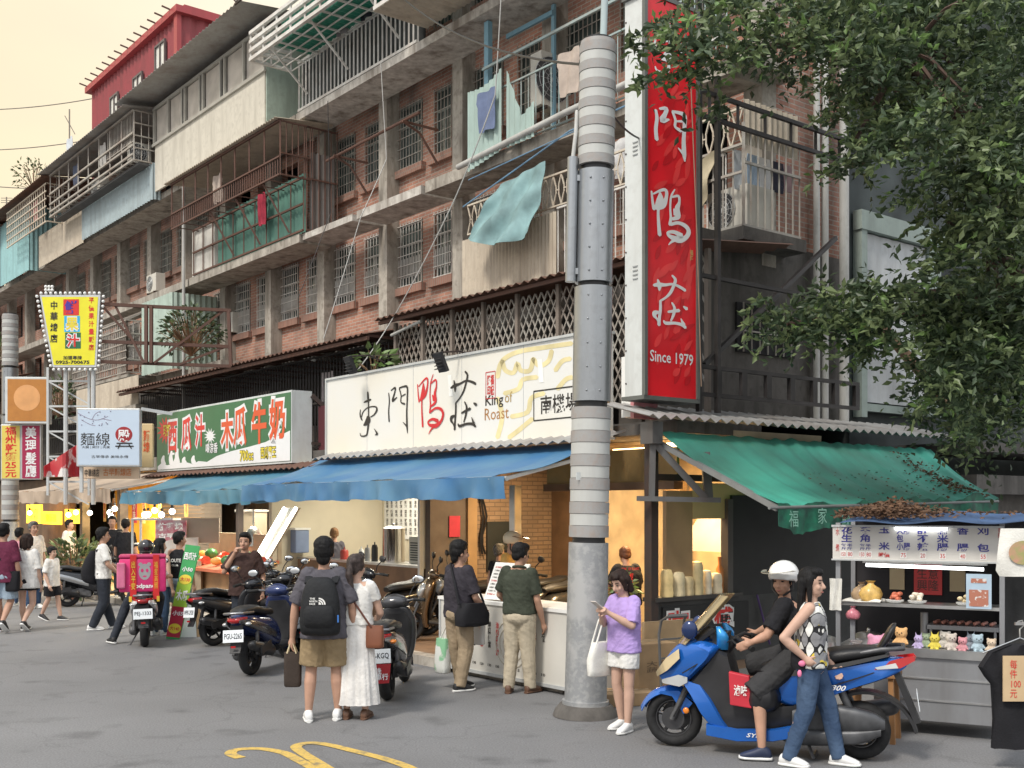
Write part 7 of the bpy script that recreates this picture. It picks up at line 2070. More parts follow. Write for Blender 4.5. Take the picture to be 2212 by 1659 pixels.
g = MB(); g.bar(p - RV * .046, p - RV * .046 + UP * .1, .006); g.bar(p - RV * .046, p - RV * .046 + RU * .07 - UP * .06, .007); g.build('hands', ink, ck)
p = F(6.35, 1.0, 1.12); pot = thing('steel_pot', p, 'tall shiny steel tea urn on the shop bench', 'urn')
g = MB(); g.tube([p, p + UP * .58, p + UP * .60], [.20, .20, .21], 28); g.build('body', mat('steel_shiny', (.6, .55, .5), .16, 1.0, var=.1), pot, smooth=40)
g = MB(); g.tube([p + UP * .6, p + UP * .64], [.21, .12], 24); g.ell(p + UP * .66, .03); g.build('lid', steel, pot, smooth=40)
for i, (s, w, dx) in enumerate(((5.6, 1.0, .5), (5.08, .95, .46))):
 p = F(s, w, 1.12)
 t = thing('air_cooler', p, ('larger beige louvred air cooler on the shop bench nearest the urn', 'smaller beige louvred air cooler at the right end of the shop bench')[i], 'air cooler')
 g = MB(); g.fb(s - dx / 2, s + dx / 2, w, w + .4, 1.12, 1.12 + .46 - .05 * i); g.build('casing', mat('cooler_beige', (.55, .54, .48), .5, var=.06), t)
 g = MB()
 for r_ in range(8): g.fb(s - dx * .40, s + dx * .40, w - .012, w - .002, 1.17 + r_ * .042, 1.19 + r_ * .042)
 g.build('louvres', mat('louvre', (.05, .05, .045), .6), t)
g = MB(); g.fb(4.95, 5.35, 2.3, 2.58, 1.3, 2.5); small('fridge', 'white cabinet standing at the right end of the cream shop', 'cabinet', g, white_pl, None)
s = 5.3; nsg = thing('notice', F(s, 2.57, 1.7), 'white NO sign stuck on the cream shop wall', 'notice')
g = MB(); g.fb(s - .16, s + .16, 2.57, 2.58, 1.62, 1.80); g.build('sheet', sign_wh, nsg); text_part('NO', F(s + .06, 2.57, 1.71), RU, UP, .14, .1, ink, nsg, bold=.02)
g = MB(); p0_ = F(s - .08, 2.565, 1.71); g.tube([p0_ + RU * .05 * math.cos(a * .4189) + UP * .05 * math.sin(a * .4189) for a in range(16)], .006, 5, False); g.build('symbol', ltr_r, nsg)
yn = thing('notice', F(5.62, 2.57, 1.6), 'narrow yellow vertical notice beside the NO sign', 'notice')
g = MB(); g.fb(5.56, 5.68, 2.57, 2.58, 1.5, 1.9); g.build('sheet', yel, yn); text_part('禁止吸菸', F(5.62, 2.57, 1.7), RU, UP, .08, .34, ink, yn, line=1) if False else text_part('禁\n止\n吸\n菸', F(5.62, 2.57, 1.7), RU, UP, .08, .34, ink, yn, bold=.01)
for i, (s, w, r_, hh, m) in enumerate(((6.75, .85, .06, .30, 'cup_dark'), (7.0, .85, .055, .24, 'cup_tin'), (7.3, .9, .05, .2, 'cup_white'), (7.75, .8, .08, .18, 'jar_red'))):
 g = MB(); p = F(s, w, 1.12); g.tube([p, p + UP * hh * .8, p + UP * hh], [r_, r_, r_ * .7], 14); g.tube([p + UP * hh, p + UP * (hh + .05)], .012, 6)
 small('canister', ('black drinks canister beside the steel urn', 'grey canister on the shop bench', 'white canister on the shop bench behind the backpack man', 'red jar on the shop bench')[i], 'canister', g, mat(m, ((.03, .03, .03), (.3, .3, .3), (.7, .7, .68), (.35, .04, .03))[i], .4))
g = MB(); g.fb(4.755, 4.762, 1.0, 1.22, 1.6, 1.95); 
for v in g.v: v -= V((UX, UY, 0)) * .12
small('red_packet', 'red paper packet pinned on the grey wall above the scooters', 'paper', g, mat('packet_red', (.6, .05, .09), .6), None)
g = MB(); g.fb(4.58, 4.62, 1.75, 2.35, 1.0, 1.85); small('blackboard', 'dark board hanging on the whitewashed brick wall', 'board', g, mat('slate_board', (.025, .03, .03), .7), None)
g = MB()
for dx, wob in ((0, .03), (.05, .05)): g.tube([F(4.56, 1.62 + dx + wob * math.sin(i * 1.3), 2.9 - i * .16) for i in range(11)], .018, 6)
small('wall_cables', 'bundle of dark cables running down the brick party wall', 'cables', g, black_pl)
# slanted light panel
lp = thing('light_panel', F(9.0, -.6, 1.2), 'slanted bright fluorescent light panel hung under the blue awnings', 'lamp')
A_, B_ = fp(632, 1097, -.7), fp(578, 1203, -.7)
tube_e = mat('tube_light', (1, .97, .88), .4, var=0, emit=6)
tl, bl = F(A_[0] + .05, -.7, A_[1]), F(B_[0] + .1, -.75, B_[1])
dirx = V((VX, VY, 0)) * .0 + RU * .26
g = MB(); g.hexa([bl - dirx, bl + dirx, bl + dirx + RV * .05, bl - dirx + RV * .05, tl - dirx, tl + dirx, tl + dirx + RV * .05, tl - dirx + RV * .05]); g.build('reflector', mat('reflector', (.75, .72, .62), .3), lp)
g = MB()
for k in (-.8, .85): g.tube([bl + dirx * k - RV * .03, tl + dirx * k - RV * .03], .022, 10)
g.build('tubes', tube_e, lp)
# juice stall under the second awning
fs = thing('fruit_counter', F(11, -.6, 0), 'wooden fruit counter with a sloping tray under the blue awning', 'counter')
g = MB(); g.fb(9.3, 12.6, -.5, .2, .12, .85); g.build('cabinet', mat('counter_wood', (.40, .24, .12), .6, var=.2), fs)
g = MB(); g.hexa([F(9.2, -.75, .82), F(12.7, -.75, .82), F(12.7, .2, 1.0), F(9.2, .2, 1.0), F(9.2, -.75, .88), F(12.7, -.75, .88), F(12.7, .2, 1.06), F(9.2, .2, 1.06)]); g.build('tray', mat('tray_red', (.58, .16, .08), .5), fs)
g = MB(); g.fb(9.3, 12.6, .22, .3, 1.0, 1.55); g.build('back_board', mat('board_beige', (.45, .36, .25), .7), fs)
fr_m = [mat('melon_red', (.62, .10, .06), .4, var=.2, scale=20), mat('melon_green', (.05, .18, .05), .4, var=.4, scale=14), mat('papaya', (.72, .35, .08), .45, var=.2)]
rr = random.Random(3)
for i in range(12):
 s, w = 9.45 + (i % 6) * .55 + rr.uniform(-.08, .08), -.5 + (i // 6) * .4
 g = MB(); p = F(s, w, .90 + .19 * (w + .75))
 if i % 3 == 1: g.ell(p + UP * .1, (.14, .12, .11), seg=14, rings=9); m = fr_m[1]
 elif i % 3 == 0: g.loft([[p + RU * x + UP * (.16 * math.sin(a * .5236)) + RV * (.13 * math.cos(a * .5236)) for a in range(7)] for x in (-.06, .06)]); m = fr_m[0]
 else: g.ell(p + UP * .07, (.13, .08, .08), seg=14, rings=9); m = fr_m[2]
 tag(g.build('fruit', m, smooth=60), ('cut red watermelon wedge on the sloping fruit tray', 'whole green melon on the sloping fruit tray', 'orange papaya on the sloping fruit tray')[i % 3], 'fruit', ('watermelon wedges on the tray', 'green melons on the tray', 'papayas on the tray')[i % 3])
for i, (s, w, z0, z1, ds, c, lab) in enumerate(((11.6, .6, .9, 2.0, .9, (.42, .38, .30), 'tall beige back panel standing behind the fruit counter'), (9.95, .7, 1.0, 2.05, .75, (.33, .31, .28), 'grey steel cabinet behind the fruit counter'), (9.6, .5, 1.2, 1.65, .3, (.58, .17, .25), 'pink plastic tub on the shelf behind the brown T-shirt man'), (9.25, .5, 1.2, 1.65, .28, (.20, .26, .40), 'blue grey plastic tub beside the pink tub'))):
 t = thing('tub' if i > 1 else 'cabinet', F(s, w, z0), lab, 'tub' if i > 1 else 'cabinet')
 g = MB(); g.fb(s - ds / 2, s + ds / 2, w, w + .3, z0, z1); g.build('body', mat('tub_%d' % i, c, .5, var=.1), t, bevel=.02)
 g = MB(); g.fb(s - ds / 2 - .02, s + ds / 2 + .02, w - .02, w + .32, z1, z1 + .04); g.build('rim', sign_wh if i > 1 else alu, t)
g = MB(); p = F(10.55, .3, 1.3); g.tube([p, p + UP * .25, p + UP * .34, p + UP * .4], [.17, .17, .12, .05], 20); g.tube([p + UP * .4, p + UP * .75], .02, 8); small('kettle', 'steel drinks kettle hanging behind the fruit counter', 'kettle', g, steel)
g = MB(); g.fb(10.05, 10.22, .65, .68, 1.3, 1.95); small('red_banner', 'narrow red paper banner on the grey cabinet', 'banner', g, ltr_r, None)
# green and red price board
pb = thing('price_board', gnd(372, 1381), 'tall leaning green and red juice price board with yellow price ovals', 'sign')
c4 = [at(358, 1379, 17.6), at(387, 1382, 17.6), at(432, 1180, 17.95), at(401, 1176, 17.95)]
nb = (c4[1] - c4[0]).cross(c4[3] - c4[0]).normalized()
if nb.y > 0: nb = -nb
def bp(u, v, e=0.0): return c4[0] + (c4[1] - c4[0]) * u + (c4[3] - c4[0]) * v + ((c4[2] - c4[3]) - (c4[1] - c4[0])) * u * v + nb * e
g = MB(); g.hexa([bp(0, 0), bp(1, 0), bp(1, 0, -.04), bp(0, 0, -.04), bp(0, 1), bp(1, 1), bp(1, 1, -.04), bp(0, 1, -.04)]); g.build('board', mat('board_green', (.03, .30, .08), .4), pb)
for (v0, v1, c) in ((.02, .34, (.42, .02, .05)), (.34, .60, (.30, .50, .04))):
 g = MB(); g.add([bp(0, v0, .004), bp(1, v0, .004), bp(1, v1, .004), bp(0, v1, .004)], [(0, 1, 2, 3)]); g.build('panel', mat('pb_%.2f' % c[0], c, .4), pb, recalc=False)
bx_, bu_ = (c4[1] - c4[0]).normalized(), (c4[3] - c4[0]).normalized()
for v, body, w_, h_, m in ((.88, '西瓜汁', .2, .13, mk), (.74, '小50', .17, .08, mk), (.46, '木瓜', .18, .18, mk), (.27, '小55', .17, .08, mk)): text_part(body, bp(.5, v), bx_, bu_, w_, h_, m, pb, e=.009, bold=.03)
for v, body in ((.63, '大130'), (.11, '大140')):
 g = MB(); g.add([bp(.5, v, .008) + bx_ * .1 * math.cos(t * .314) + bu_ * .08 * math.sin(t * .314) for t in range(20)], [list(range(20))]); g.build('price_oval', yel, pb, recalc=False); text_part(body, bp(.5, v), bx_, bu_, .15, .07, ink_red, pb, e=.012, bold=.02)
ea = thing('cardboard_easel', gnd(408, 1378), 'white and brown cardboard easel standing behind the price board', 'easel')
g = MB(); a_, b_ = at(390, 1379, 17.9), at(425, 1379, 17.9); c_, d_ = at(420, 1300, 18.1), at(396, 1300, 18.1); yy = V((0, .02, 0))
g.hexa([a_, b_, b_ + yy, a_ + yy, d_, c_, c_ + yy, d_ + yy]); g.build('panel', sign_wh, ea)
g = MB(); g.hexa([b_, b_ + V((0, .5, 0)), b_ + V((.02, .5, 0)), b_ + V((.02, 0, 0)), c_, c_ + V((0, .1, 0)), c_ + V((.02, .1, 0)), c_ + V((.02, 0, 0))]); g.build('leg', mat('card_brown', (.36, .25, .14), .8), ea)

# ------------------------------------------------------------------ pink delivery box
db = thing('delivery_box', dl.matrix_basis @ V((0, -.66, .84)), 'large pink insulated delivery bag with red ribbons strapped on the scooter tail', 'delivery bag', dl.rotation_euler.z)
pinkb = mat('delivery_pink', (.62, .03, .17), .5, var=.12, scale=4, bump=.2, bscale=12)
g = MB(); g.box((0, 0, .25), (.66, .46, .50)); g.build('bag', pinkb, db, world=False, bevel=.03, smooth=40)
g = MB(); g.box((0, 0, .525), (.67, .47, .05)); g.build('lid', mat('delivery_pink_dk', (.45, .03, .12), .5), db, world=False, bevel=.02)
g = MB(); g.box((-.30, -.25, .25), (.12, .06, .38)); g.build('side_pocket', mat('delivery_pale', (.62, .16, .28), .5), db, world=False, bevel=.02)
g = MB()
for x in (-.13, .19): g.box((x, -.236, .22), (.09, .012, .66)); 
g.build('ribbons', mat('ribbon_red', (.60, .02, .02), .5), db, world=False)
g = MB()
for x in (-.17, .22): g.box((x, -.245, -.10), (.04, .02, .08))
put_text(g, '出\n入\n平\n安', V((-.13, -.243, .25)), X3, Z3, .06, .42, e=.004, bold=.02); put_text(g, '福\n星\n高\n照', V((.19, -.243, .25)), X3, Z3, .05, .4, e=.004)
g.build('lettering', mat('gold_letter', (.75, .48, .05), .4), db, world=False, recalc=False)
g = MB()
g.add([(.03 + .085 * math.cos(t * .314), -.234, .30 + .12 * math.sin(t * .314)) for t in range(20)], [list(range(20))])
for sx in (-1, 1): g.add([(.03 + sx * .06 + .03 * math.cos(t * .628), -.2335, .41 + .03 * math.sin(t * .628)) for t in range(10)], [list(range(10))])
g.build('emblem', mat('reflective_grey', (.42, .42, .43), .3, .4), db, world=False, recalc=False)
g = MB()
for sx in (-1, 1): g.add([(.03 + sx * .035 + .02 * math.cos(t * .628), -.237, .32 + .028 * math.sin(t * .628)) for t in range(10)], [list(range(10))])
g.add([(.03 + .03 * math.cos(t * .628), -.237, .235 + .012 * math.sin(t * .628)) for t in range(10)], [list(range(10))]); g.build('emblem_marks', pinkb, db, world=False, recalc=False)
g = MB(); put_text(g, 'foodpanda', V((.02, -.233, .085)), X3, Z3, .40, .085, e=.004, bold=.03); g.build('lettering', sign_wh, db, world=False, recalc=False)

# ------------------------------------------------------------------ far left shop: lamps, menus, papers, plants
bulb_e = mat('lamp_glow', (1, .93, .78), .3, var=0, emit=4)
for i, (px, py) in enumerate(((148, 1112), (164, 1107), (194, 1108), (237, 1107), (240, 1116), (248, 1099), (312, 1112), (320, 1111), (334, 1103), (349, 1112), (372, 1105), (64, 1108))):
 s, z = fp(px, py, -.6)
 t = thing('hanging_bulb', F(s, -.6, z), 'glowing round bulb hanging in the row under the awnings at left', 'lamp', group='bulbs strung under the left awnings')
 g = MB(); g.ell(F(s, -.6, z), .065, seg=14, rings=10); g.build('bulb', bulb_e, t, smooth=60)
 g = MB(); g.tube([F(s, -.6, z + .08), F(s, -.6, z + .14)], .03, 8); g.tube([F(s, -.6, z + .14), F(s, -.6, z + .35)], .006, 5); g.build('socket', black_pl, t)
lit_y = mat('lit_menu', (1.0, .52, .03), .5, var=.12, scale=3, emit=1.6)
for i, (x0, x1, y0, y1, w) in enumerate(((57, 88, 1090, 1130, .3), (92, 130, 1105, 1132, .6), (140, 176, 1100, 1130, .6))):
 a0, a1 = fp(x0, y1, w), fp(x1, y0, w)
 t = thing('lit_menu', F((a0[0] + a1[0]) / 2, w, a0[1]), ('square backlit yellow menu at the far left', 'wide backlit yellow menu left of the dark post', 'backlit yellow menu right of the dark post')[i], 'menu')
 g = MB(); g.fb(a1[0], a0[0], w, w + .06, a0[1], a1[1]); g.build('panel', lit_y, t)
 g = MB(); cx_ = (a0[0] + a1[0]) / 2; put_text(g, ('鵝肉\n米粉', '鹽酥雞', '小吃')[i], F(cx_, w, (a0[1] + a1[1]) / 2), RU, UP, abs(a0[0] - a1[0]) * .6, (a1[1] - a0[1]) * .6, e=.006); g.build('lettering', ltr_o, t, recalc=False)
for i, (px, c, body) in enumerate(((226, (.72, .45, .12), '炸\n雞'), (246, (.70, .50, .25), '排\n骨'), (270, (.74, .52, .08), '乙\n小'), (290, (.52, .05, .09), '滷\n味'), (310, (.70, .50, .2), '甜\n湯'), (345, (.66, .48, .12), '豆\n花'), (402, (.72, .5, .1), '冰'))):
 s, z = fp(px, 1076, .2)
 t = thing('paper_strip', F(s, .2, z - .6), ('orange hanging paper strip nearest the shutter', 'tan hanging paper strip behind the bulbs', 'yellow hanging paper strip beside the crimson one', 'crimson hanging paper strip with white characters', 'tan hanging paper strip right of the crimson one', 'yellow hanging paper strip above the juice stall', 'small yellow paper strip under the blue awning')[i], 'paper sign')
 ww = .2 + .14 * (i == 3); hh = .62 - .2 * (i == 6)
 g = MB(); g.fb(s - ww / 2, s + ww / 2, .2, .21, z - hh, z); g.build('paper', mat('strip_%d' % i, c, .6, var=.08), t); text_part(body, F(s, .2, z - hh / 2), RU, UP, ww * .6, hh * .7, mk if i == 3 else ink_red, t, e=.005, bold=.01)
def leafy(name, label, c, r, n, size, m, seed, up=.5, parent=None, stem=True, cat='plant', pot_=None):
 rr = random.Random(seed)
 t = thing(name, V(c), label, cat)
 g = MB(); st = MB()
 for i in range(n):
  d = V((rr.gauss(0, 1), rr.gauss(0, 1), rr.gauss(up, .7))).normalized()
  p = V(c) + V((0, 0, r * .6)) + V((d.x * r * rr.random() ** .4, d.y * r * rr.random() ** .4, d.z * r * .9 * rr.random() ** .4))
  leaf(g, p, (d + V((rr.uniform(-.6, .6), rr.uniform(-.6, .6), -.3))).normalized(), size * rr.uniform(.6, 1.2), rr, rr.choice((0, 0, 1)))
  if stem and i % 6 == 0: st.tube([V(c), (V(c) + p) / 2 + V((0, 0, .05)), p], .008, 4)
 g.build('foliage', m, t, recalc=False)
 if st.v: st.build('stems', timber, t)
 if pot_:
  q = MB(); q.tube([V(c) + V((0, 0, -pot_)), V(c)], [pot_ * .5, pot_ * .65], 16); q.build('pot', mat('terracotta', (.25, .12, .08), .8, var=.2), t)
 return t
def leaf(g, p, d, L, rr, mi=0):
 t = V((rr.uniform(-1, 1), rr.uniform(-1, 1), rr.uniform(.2, 1)))
 a = d.cross(t)
 if a.length < 1e-4: return
 a.normalize(); nn = a.cross(d)
 W = L * .24
 g.add([p, p + d * L * .45 + a * W + nn * L * .08, p + d * L, p + d * L * .45 - a * W + nn * L * .08], [(0, 1, 2), (0, 2, 3)], mi)
def leaf_mat(name, c, tr=.25):
 m = mat(name, c, .42, var=.3, scale=1.6, spec=.4)
 n, l = m.node_tree.nodes, m.node_tree.links
 b = n['Principled BSDF']; o = n['Material Output']
 tb = n.new('ShaderNodeBsdfTranslucent'); mx = n.new('ShaderNodeMixShader'); mx.inputs[0].default_value = tr
 k = n[m['mixnode']]
 l.new(k.outputs['Color'], tb.inputs['Color']); l.new(b.outputs[0], mx.inputs[1]); l.new(tb.outputs[0], mx.inputs[2]); l.new(mx.outputs[0], o.inputs['Surface'])
 return m
lf_d, lf_l, lf_y = leaf_mat('leaf_dark', (.060, .092, .046)), leaf_mat('leaf_light', (.155, .205, .090)), leaf_mat('leaf_young', (.16, .26, .08))
leafy('potted_plants', 'dense clump of green potted plants on the pavement behind the boy', gnd(140, 1300) + V((0, .6, .15)), .85, 520, .2, [lf_d, lf_l], 4, pot_=.2)
leafy('balcony_plant', 'leafy green creeper hanging beside the pale green sheet', F(17.9, 2.0, 6.1), .9, 520, .16, [lf_d, lf_l], 5)
leafy('balcony_plant', 'green plant at the left end of the white sign', F(6.4, .6, 4.35), .38, 60, .2, [lf_l, lf_y], 6)
leafy('balcony_plant', 'shrubs growing on the balcony behind the yellow sign', F(26.8, 1.2, 5.0), .9, 420, .18, [lf_d, lf_l], 7)
leafy('balcony_plant', 'bush on the rusty canopy at the far left', F(34.8, 1.2, 7.6), .7, 300, .18, [lf_l, lf_y], 8)
leafy('balcony_plant', 'sparse shrub on the roof edge against the sky', F(31.8, 1.8, 13.5), .8, 160, .16, [lf_l, lf_d], 9)
leafy('balcony_plant', 'small creeper beside the poster behind the sign truss', F(19.0, .2, 3.3), .7, 260, .15, [lf_d, lf_l], 10)
leafy('counter_plant', 'small leafy plant beside the cook at the corner post', F(-.7, -.2, 1.0), .18, 50, .14, [lf_l, lf_y], 12, cat='plant')
mb_ = thing('menu_board', gnd(205, 1305) + V((0, .8, .5)), 'orange written menu board behind the man with the soft backpack', 'menu')
c0 = mb_.location
g = MB(); g.box(c0 + V((0, 0, .45)), (.42, .04, .6)); g.build('board', mat('menu_orange', (.70, .40, .06), .6, col2=(.55, .25, .04), scale=9), mb_); g = MB(); g.box(c0 + V((0, 0, .45)), (.48, .03, .66)); g.build('frame', timber, mb_)
g = MB()
for sx in (-.2, .2): g.bar(c0 + V((sx, .03, .12)), c0 + V((sx, .1, -.5)), .015)
g.build('leg', timber, mb_)
gm = thing('menu_board', gnd(279, 1310) + V((0, 1.0, .5)), 'small green and white menu card right of the orange menu board', 'menu')
c0 = gm.location
g = MB(); g.box(c0 + V((0, 0, .5)), (.24, .03, .5)); g.build('board', mat('menu_green', (.28, .5, .08), .6, col2=(.6, .66, .55), scale=5), gm); g = MB(); g.bar(c0 + V((0, .03, .3)), c0 + V((0, .08, -.5)), .02); g.build('leg', timber, gm)
vs_ = thing('vendor_stand', gnd(330, 1330) + V((0, 1.0, 0)), 'snack stand with a glass case and hand painted sign behind the delivery rider', 'stand')
c0 = vs_.location
g = MB(); g.box(c0 + V((-.1, .3, .5)), (1.5, .6, 1.0)); g.build('cabinet', mat('stand_beige', (.42, .33, .22), .6, var=.2), vs_)
g = MB(); g.box(c0 + V((-.35, .3, 1.35)), (.8, .5, .02)); g.box(c0 + V((-.35, .3, 1.85)), (.85, .55, .04))
for dx in (-.75, .05): g.bar(c0 + V((dx, .05, 1.0)), c0 + V((dx, .05, 1.85)), .02); g.bar(c0 + V((dx, .55, 1.0)), c0 + V((dx, .55, 1.85)), .02)
g.build('glass_case_frame', alu, vs_)
g = MB(); g.box(c0 + V((.05, -.02, 1.62)), (.62, .03, .42)); sgn = g.build('painted_sign', mat('sign_pinkish', (.5, .4, .42), .5, col2=(.42, .08, .12), scale=7), vs_)
g = MB(); put_text(g, '炸雞塊', c0 + V((.05, -.035, 1.7)), X3, Z3, .5, .16, e=.004, bold=.04); put_text(g, '古早味', c0 + V((.05, -.035, 1.52)), X3, Z3, .5, .1, e=.004, bold=.03); g.build('lettering', sign_wh, sgn, recalc=False)
g = MB(); g.box(c0 + V((.62, .1, 1.62)), (.75, .03, .5)); g.build('side_board', mat('board_greybrown', (.34, .30, .25), .7, var=.06), vs_)
g = MB(); g.sheet(lambda a, b: c0 + V((-.3 + .9 * a, -.1 - .1 * math.sin(a * 5), 1.28 - .35 * b + .25 * a + .05 * math.sin(b * 9 + a * 4))), 12, 6, .01); o = g.build('cloth', cloth('dirty_white', (.55, .53, .5)), smooth=60); tag(o, 'crumpled white cloth draped over the snack stand', 'cloth')

# ------------------------------------------------------------------ lights that the photo shows lit (shop lamps)
def shop_light(name, label, s, w, z, en, col, sx, sy, tube=True):
 t = thing('ceiling_lamp', F(s, w, z + .05), label, 'lamp')
 g = MB(); g.fb(s - sx / 2, s + sx / 2, w - .03, w + .03, z + .02, z + .06); g.build('tube', mat('tube_%s' % name, col, .4, var=0, emit=5), t)
 d = bpy.data.lights.new(name, 'AREA'); d.shape = 'RECTANGLE'; d.size = sx; d.size_y = sy; d.energy = en; d.color = col
 o = bpy.data.objects.new(name, d); COL.objects.link(o); o.location = F(s, w, z); o.rotation_euler = (0, 0, math.atan2(UY, UX)); o['kind'] = 'light'
shop_light('shop_lamp', 'warm ceiling lamp in the corner duck shop', .1, 1.2, 2.85, 125, (1, .68, .32), 1.6, .5)
shop_light('kitchen_lamp', 'warm ceiling lamp above the serving window kitchen', -.2, 1.3, 2.9, 3, (1, .70, .36), .8, .3)
shop_light('alley_lamp', 'warm ceiling lamp over the parked scooters', 3.2, 1.6, 2.85, 40, (1, .72, .42), .8, .4)
shop_light('cream_lamp', 'white ceiling lamp in the cream shop', 7.0, 1.5, 2.8, 55, (1, .93, .78), 2.2, .5)
shop_light('juice_lamp', 'white ceiling lamp over the juice counter', 11.3, .6, 2.8, 125, (1, .9, .72), 2.0, .5)
shop_light('snack_lamp', 'warm ceiling lamp over the snack stand', 15.2, -.4, 2.6, 110, (1, .85, .6), 1.5, .4)
shop_light('yellow_lamp', 'yellow ceiling lamp in the far left shop', 20.5, .8, 2.7, 200, (1, .72, .3), 2.5, .6)
# ------------------------------------------------------------------ the snack stall on the right (own frame: a along its front, b inwards)
DA, DB = V((.883, -.47, 0)), V((.47, .883, 0))
S0 = V((3.08, 10.57, 0))
def Q(a, b, z): return S0 + DA * a + DB * b + V((0, 0, z))
def qb(g, a0, a1, b0, b1, z0, z1, mi=0): return g.hexa([Q(a0, b0, z0), Q(a1, b0, z0), Q(a1, b1, z0), Q(a0, b1, z0), Q(a0, b0, z1), Q(a1, b0, z1), Q(a1, b1, z1), Q(a0, b1, z1)], mi)
st = thing('food_stall', Q(.7, .3, 0), 'old steel snack stall with a hand lettered blue menu board and tube lights', 'stall')
stal = stained('stall_steel', (.36, .37, .39), (.22, .21, .2), .6, .42, .55)
g = MB(); qb(g, .35, 1.44, 0, .75, .14, .74); g.build('cabinet', stal, st)
g = MB()
for z in (.32, .52): qb(g, .35, 1.44, -.012, -.002, z, z + .012)
qb(g, .33, 1.46, -.03, .02, .72, .80)
g.build('rails', steel, st)
g = MB(); qb(g, -.0, 1.46, .02, .8, .74, .78); g.build('worktop', stal, st)
g = MB(); qb(g, 0, .35, .03, .75, .60, .73); g.build('drawer', stained('drawer', (.5, .5, .47), (.3, .29, .27), .5), st)
for a, b, z0_, z1_ in ((0, 0, .78, 1.95), (1.43, 0, .14, 1.95), (0, .72, .78, 1.96), (1.43, .72, .78, 1.96), (.13, .02, .78, 1.17)):
 g = MB(); qb(g, a, a + .042, b, b + .042, z0_, z1_); g.build('post', stal, st)
g = MB(); qb(g, .045, 1.43, .0, .36, 1.17, 1.2); g.build('shelf', steel, st)
g = MB(); qb(g, -.02, 1.46, -.04, .02, 1.60, 1.92); bd_ = g.build('menu_board', stained('menu_white', (.66, .64, .60), (.5, .46, .4), .4, .4), st)
g = MB(); qb(g, -.03, 1.47, -.05, -.041, 1.91, 1.93); qb(g, -.03, 1.47, -.05, -.041, 1.595, 1.61); g.build('frame', alu, bd_)
blue_i = mat('ink_blue', (.035, .035, .26), .5, var=.1)
g, g2, g3 = MB(), MB(), MB()
items = [('花生', None), ('菱角', None), ('玉\n米', None), ('大腸包\n小腸', None), ('甜\n不\n辣', None), ('糯\n米\n腸', None), ('香\n\n腸', None), ('刈\n\n包', None)]
for i, (body, _) in enumerate((('花\n生', 0), ('菱\n角', 0), ('玉\n\n米', 0), ('大腸\n包\n小腸', 0), ('甜\n不\n辣', 0), ('糯\n米\n腸', 0), ('香\n\n腸', 0), ('刈\n\n包', 0))):
 a = .11 + i * .17
 k = i < 2
 put_text(g, body, Q(a, -.04, 1.845 if k else 1.81), DA, UP, .10 if i != 3 else .12, .15 if k else .22, e=.004, bold=.02)
 if k: put_text(g, '每半\n斤斤', Q(a, -.04, 1.725), DA, UP, .10, .06, e=.004, bold=.01)
 if i == 2: put_text(g2, '時價', Q(a, -.04, 1.655), DA, UP, .10, .045, e=.004, bold=.02)
 else:
  for j, pr_ in enumerate((('150', '80'), ('150', '80'), (), ('75',), ('20',), ('35',), ('40',), ('55',))[i]):
   aa = a + (-.03 + .062 * j if k else 0)
   g3.add([Q(aa + x, -.0425, 1.655 + y) for x, y in ((-.028, -.03), (.028, -.03), (.028, .03), (-.028, .03))], [(0, 1, 2, 3)])
   put_text(g2, pr_, Q(aa, -.04, 1.655), DA, UP, .042, .038, e=.006, bold=.0)
put_text(g2, '水\n\n煮', Q(.025, -.04, 1.79), DA, UP, .035, .22, e=.004); put_text(g2, '香\n腸\n\n烤\n肉', Q(1.435, -.04, 1.80), DA, UP, .03, .24, e=.004)
g.build('lettering', blue_i, bd_, recalc=False); g2.build('lettering', ink_red, bd_, recalc=False); g3.build('price_cards', sign_wh, bd_, recalc=False)
te = mat('stall_tube', (.95, .98, 1.0), .3, var=0, emit=3)
g = MB(); g.tube([Q(.28, .0, 1.555), Q(1.30, .0, 1.54)], .016, 10); tl_ = g.build('tube_lamp', te, st)
g = MB(); qb(g, .25, 1.33, -.015, .03, 1.575, 1.60); g.build('fitting', white_pl, tl_)
g = MB(); g.tube([Q(.55, -.07, 1.90), Q(1.0, -.07, 1.90)], .013, 8); tl_ = g.build('tube_lamp', te, st); g = MB(); qb(g, .5, 1.05, -.085, -.052, 1.915, 1.93); g.build('fitting', white_pl, tl_)
g = MB(); qb(g, .03, 1.4, .77, .79, .6, 2.0); g.build('back_cloth', dark_in, st)
# leaf-strewn tarp roof
g = MB(); g.sheet(lambda a, b: Q(.10 + 2.2 * a, -.28 + 1.2 * b, 1.955 + .08 * b + .02 * a + .02 * math.sin(a * 7) * math.sin(b * 3) + .015 * math.sin(a * 19)), 30, 8, .006)
o = g.build('tarpaulin', mat('tarp_blue', (.06, .11, .22), .6, var=.3, scale=2), smooth=60); tag(o, 'faded blue tarpaulin roof over the snack stall', 'tarpaulin')
litter = mat('dead_leaf', (.16, .085, .045), .8, col2=(.09, .05, .03), scale=30)
rr = random.Random(9)
g = MB()
for i in range(1500):
 a, b = rr.gauss(.45, .22), rr.random()
 k = max(0, 1 - abs(a - .45) / .55)
 if a < 0 or a > 1.3: continue
 p = Q(a, -.24 + .9 * b, 1.975 + .08 * b + .12 * k * rr.random() ** 1.5 + .02)
 leaf(g, p, V((rr.uniform(-1, 1), rr.uniform(-1, 1), rr.uniform(-.3, .3))).normalized(), .055, rr)
for i in range(250):
 p = Q(rr.uniform(.2, 2.2), rr.uniform(-.2, .6), 2.05)
 leaf(g, p, V((rr.uniform(-1, 1), rr.uniform(-1, 1), rr.uniform(-.2, .2))).normalized(), .05, rr)
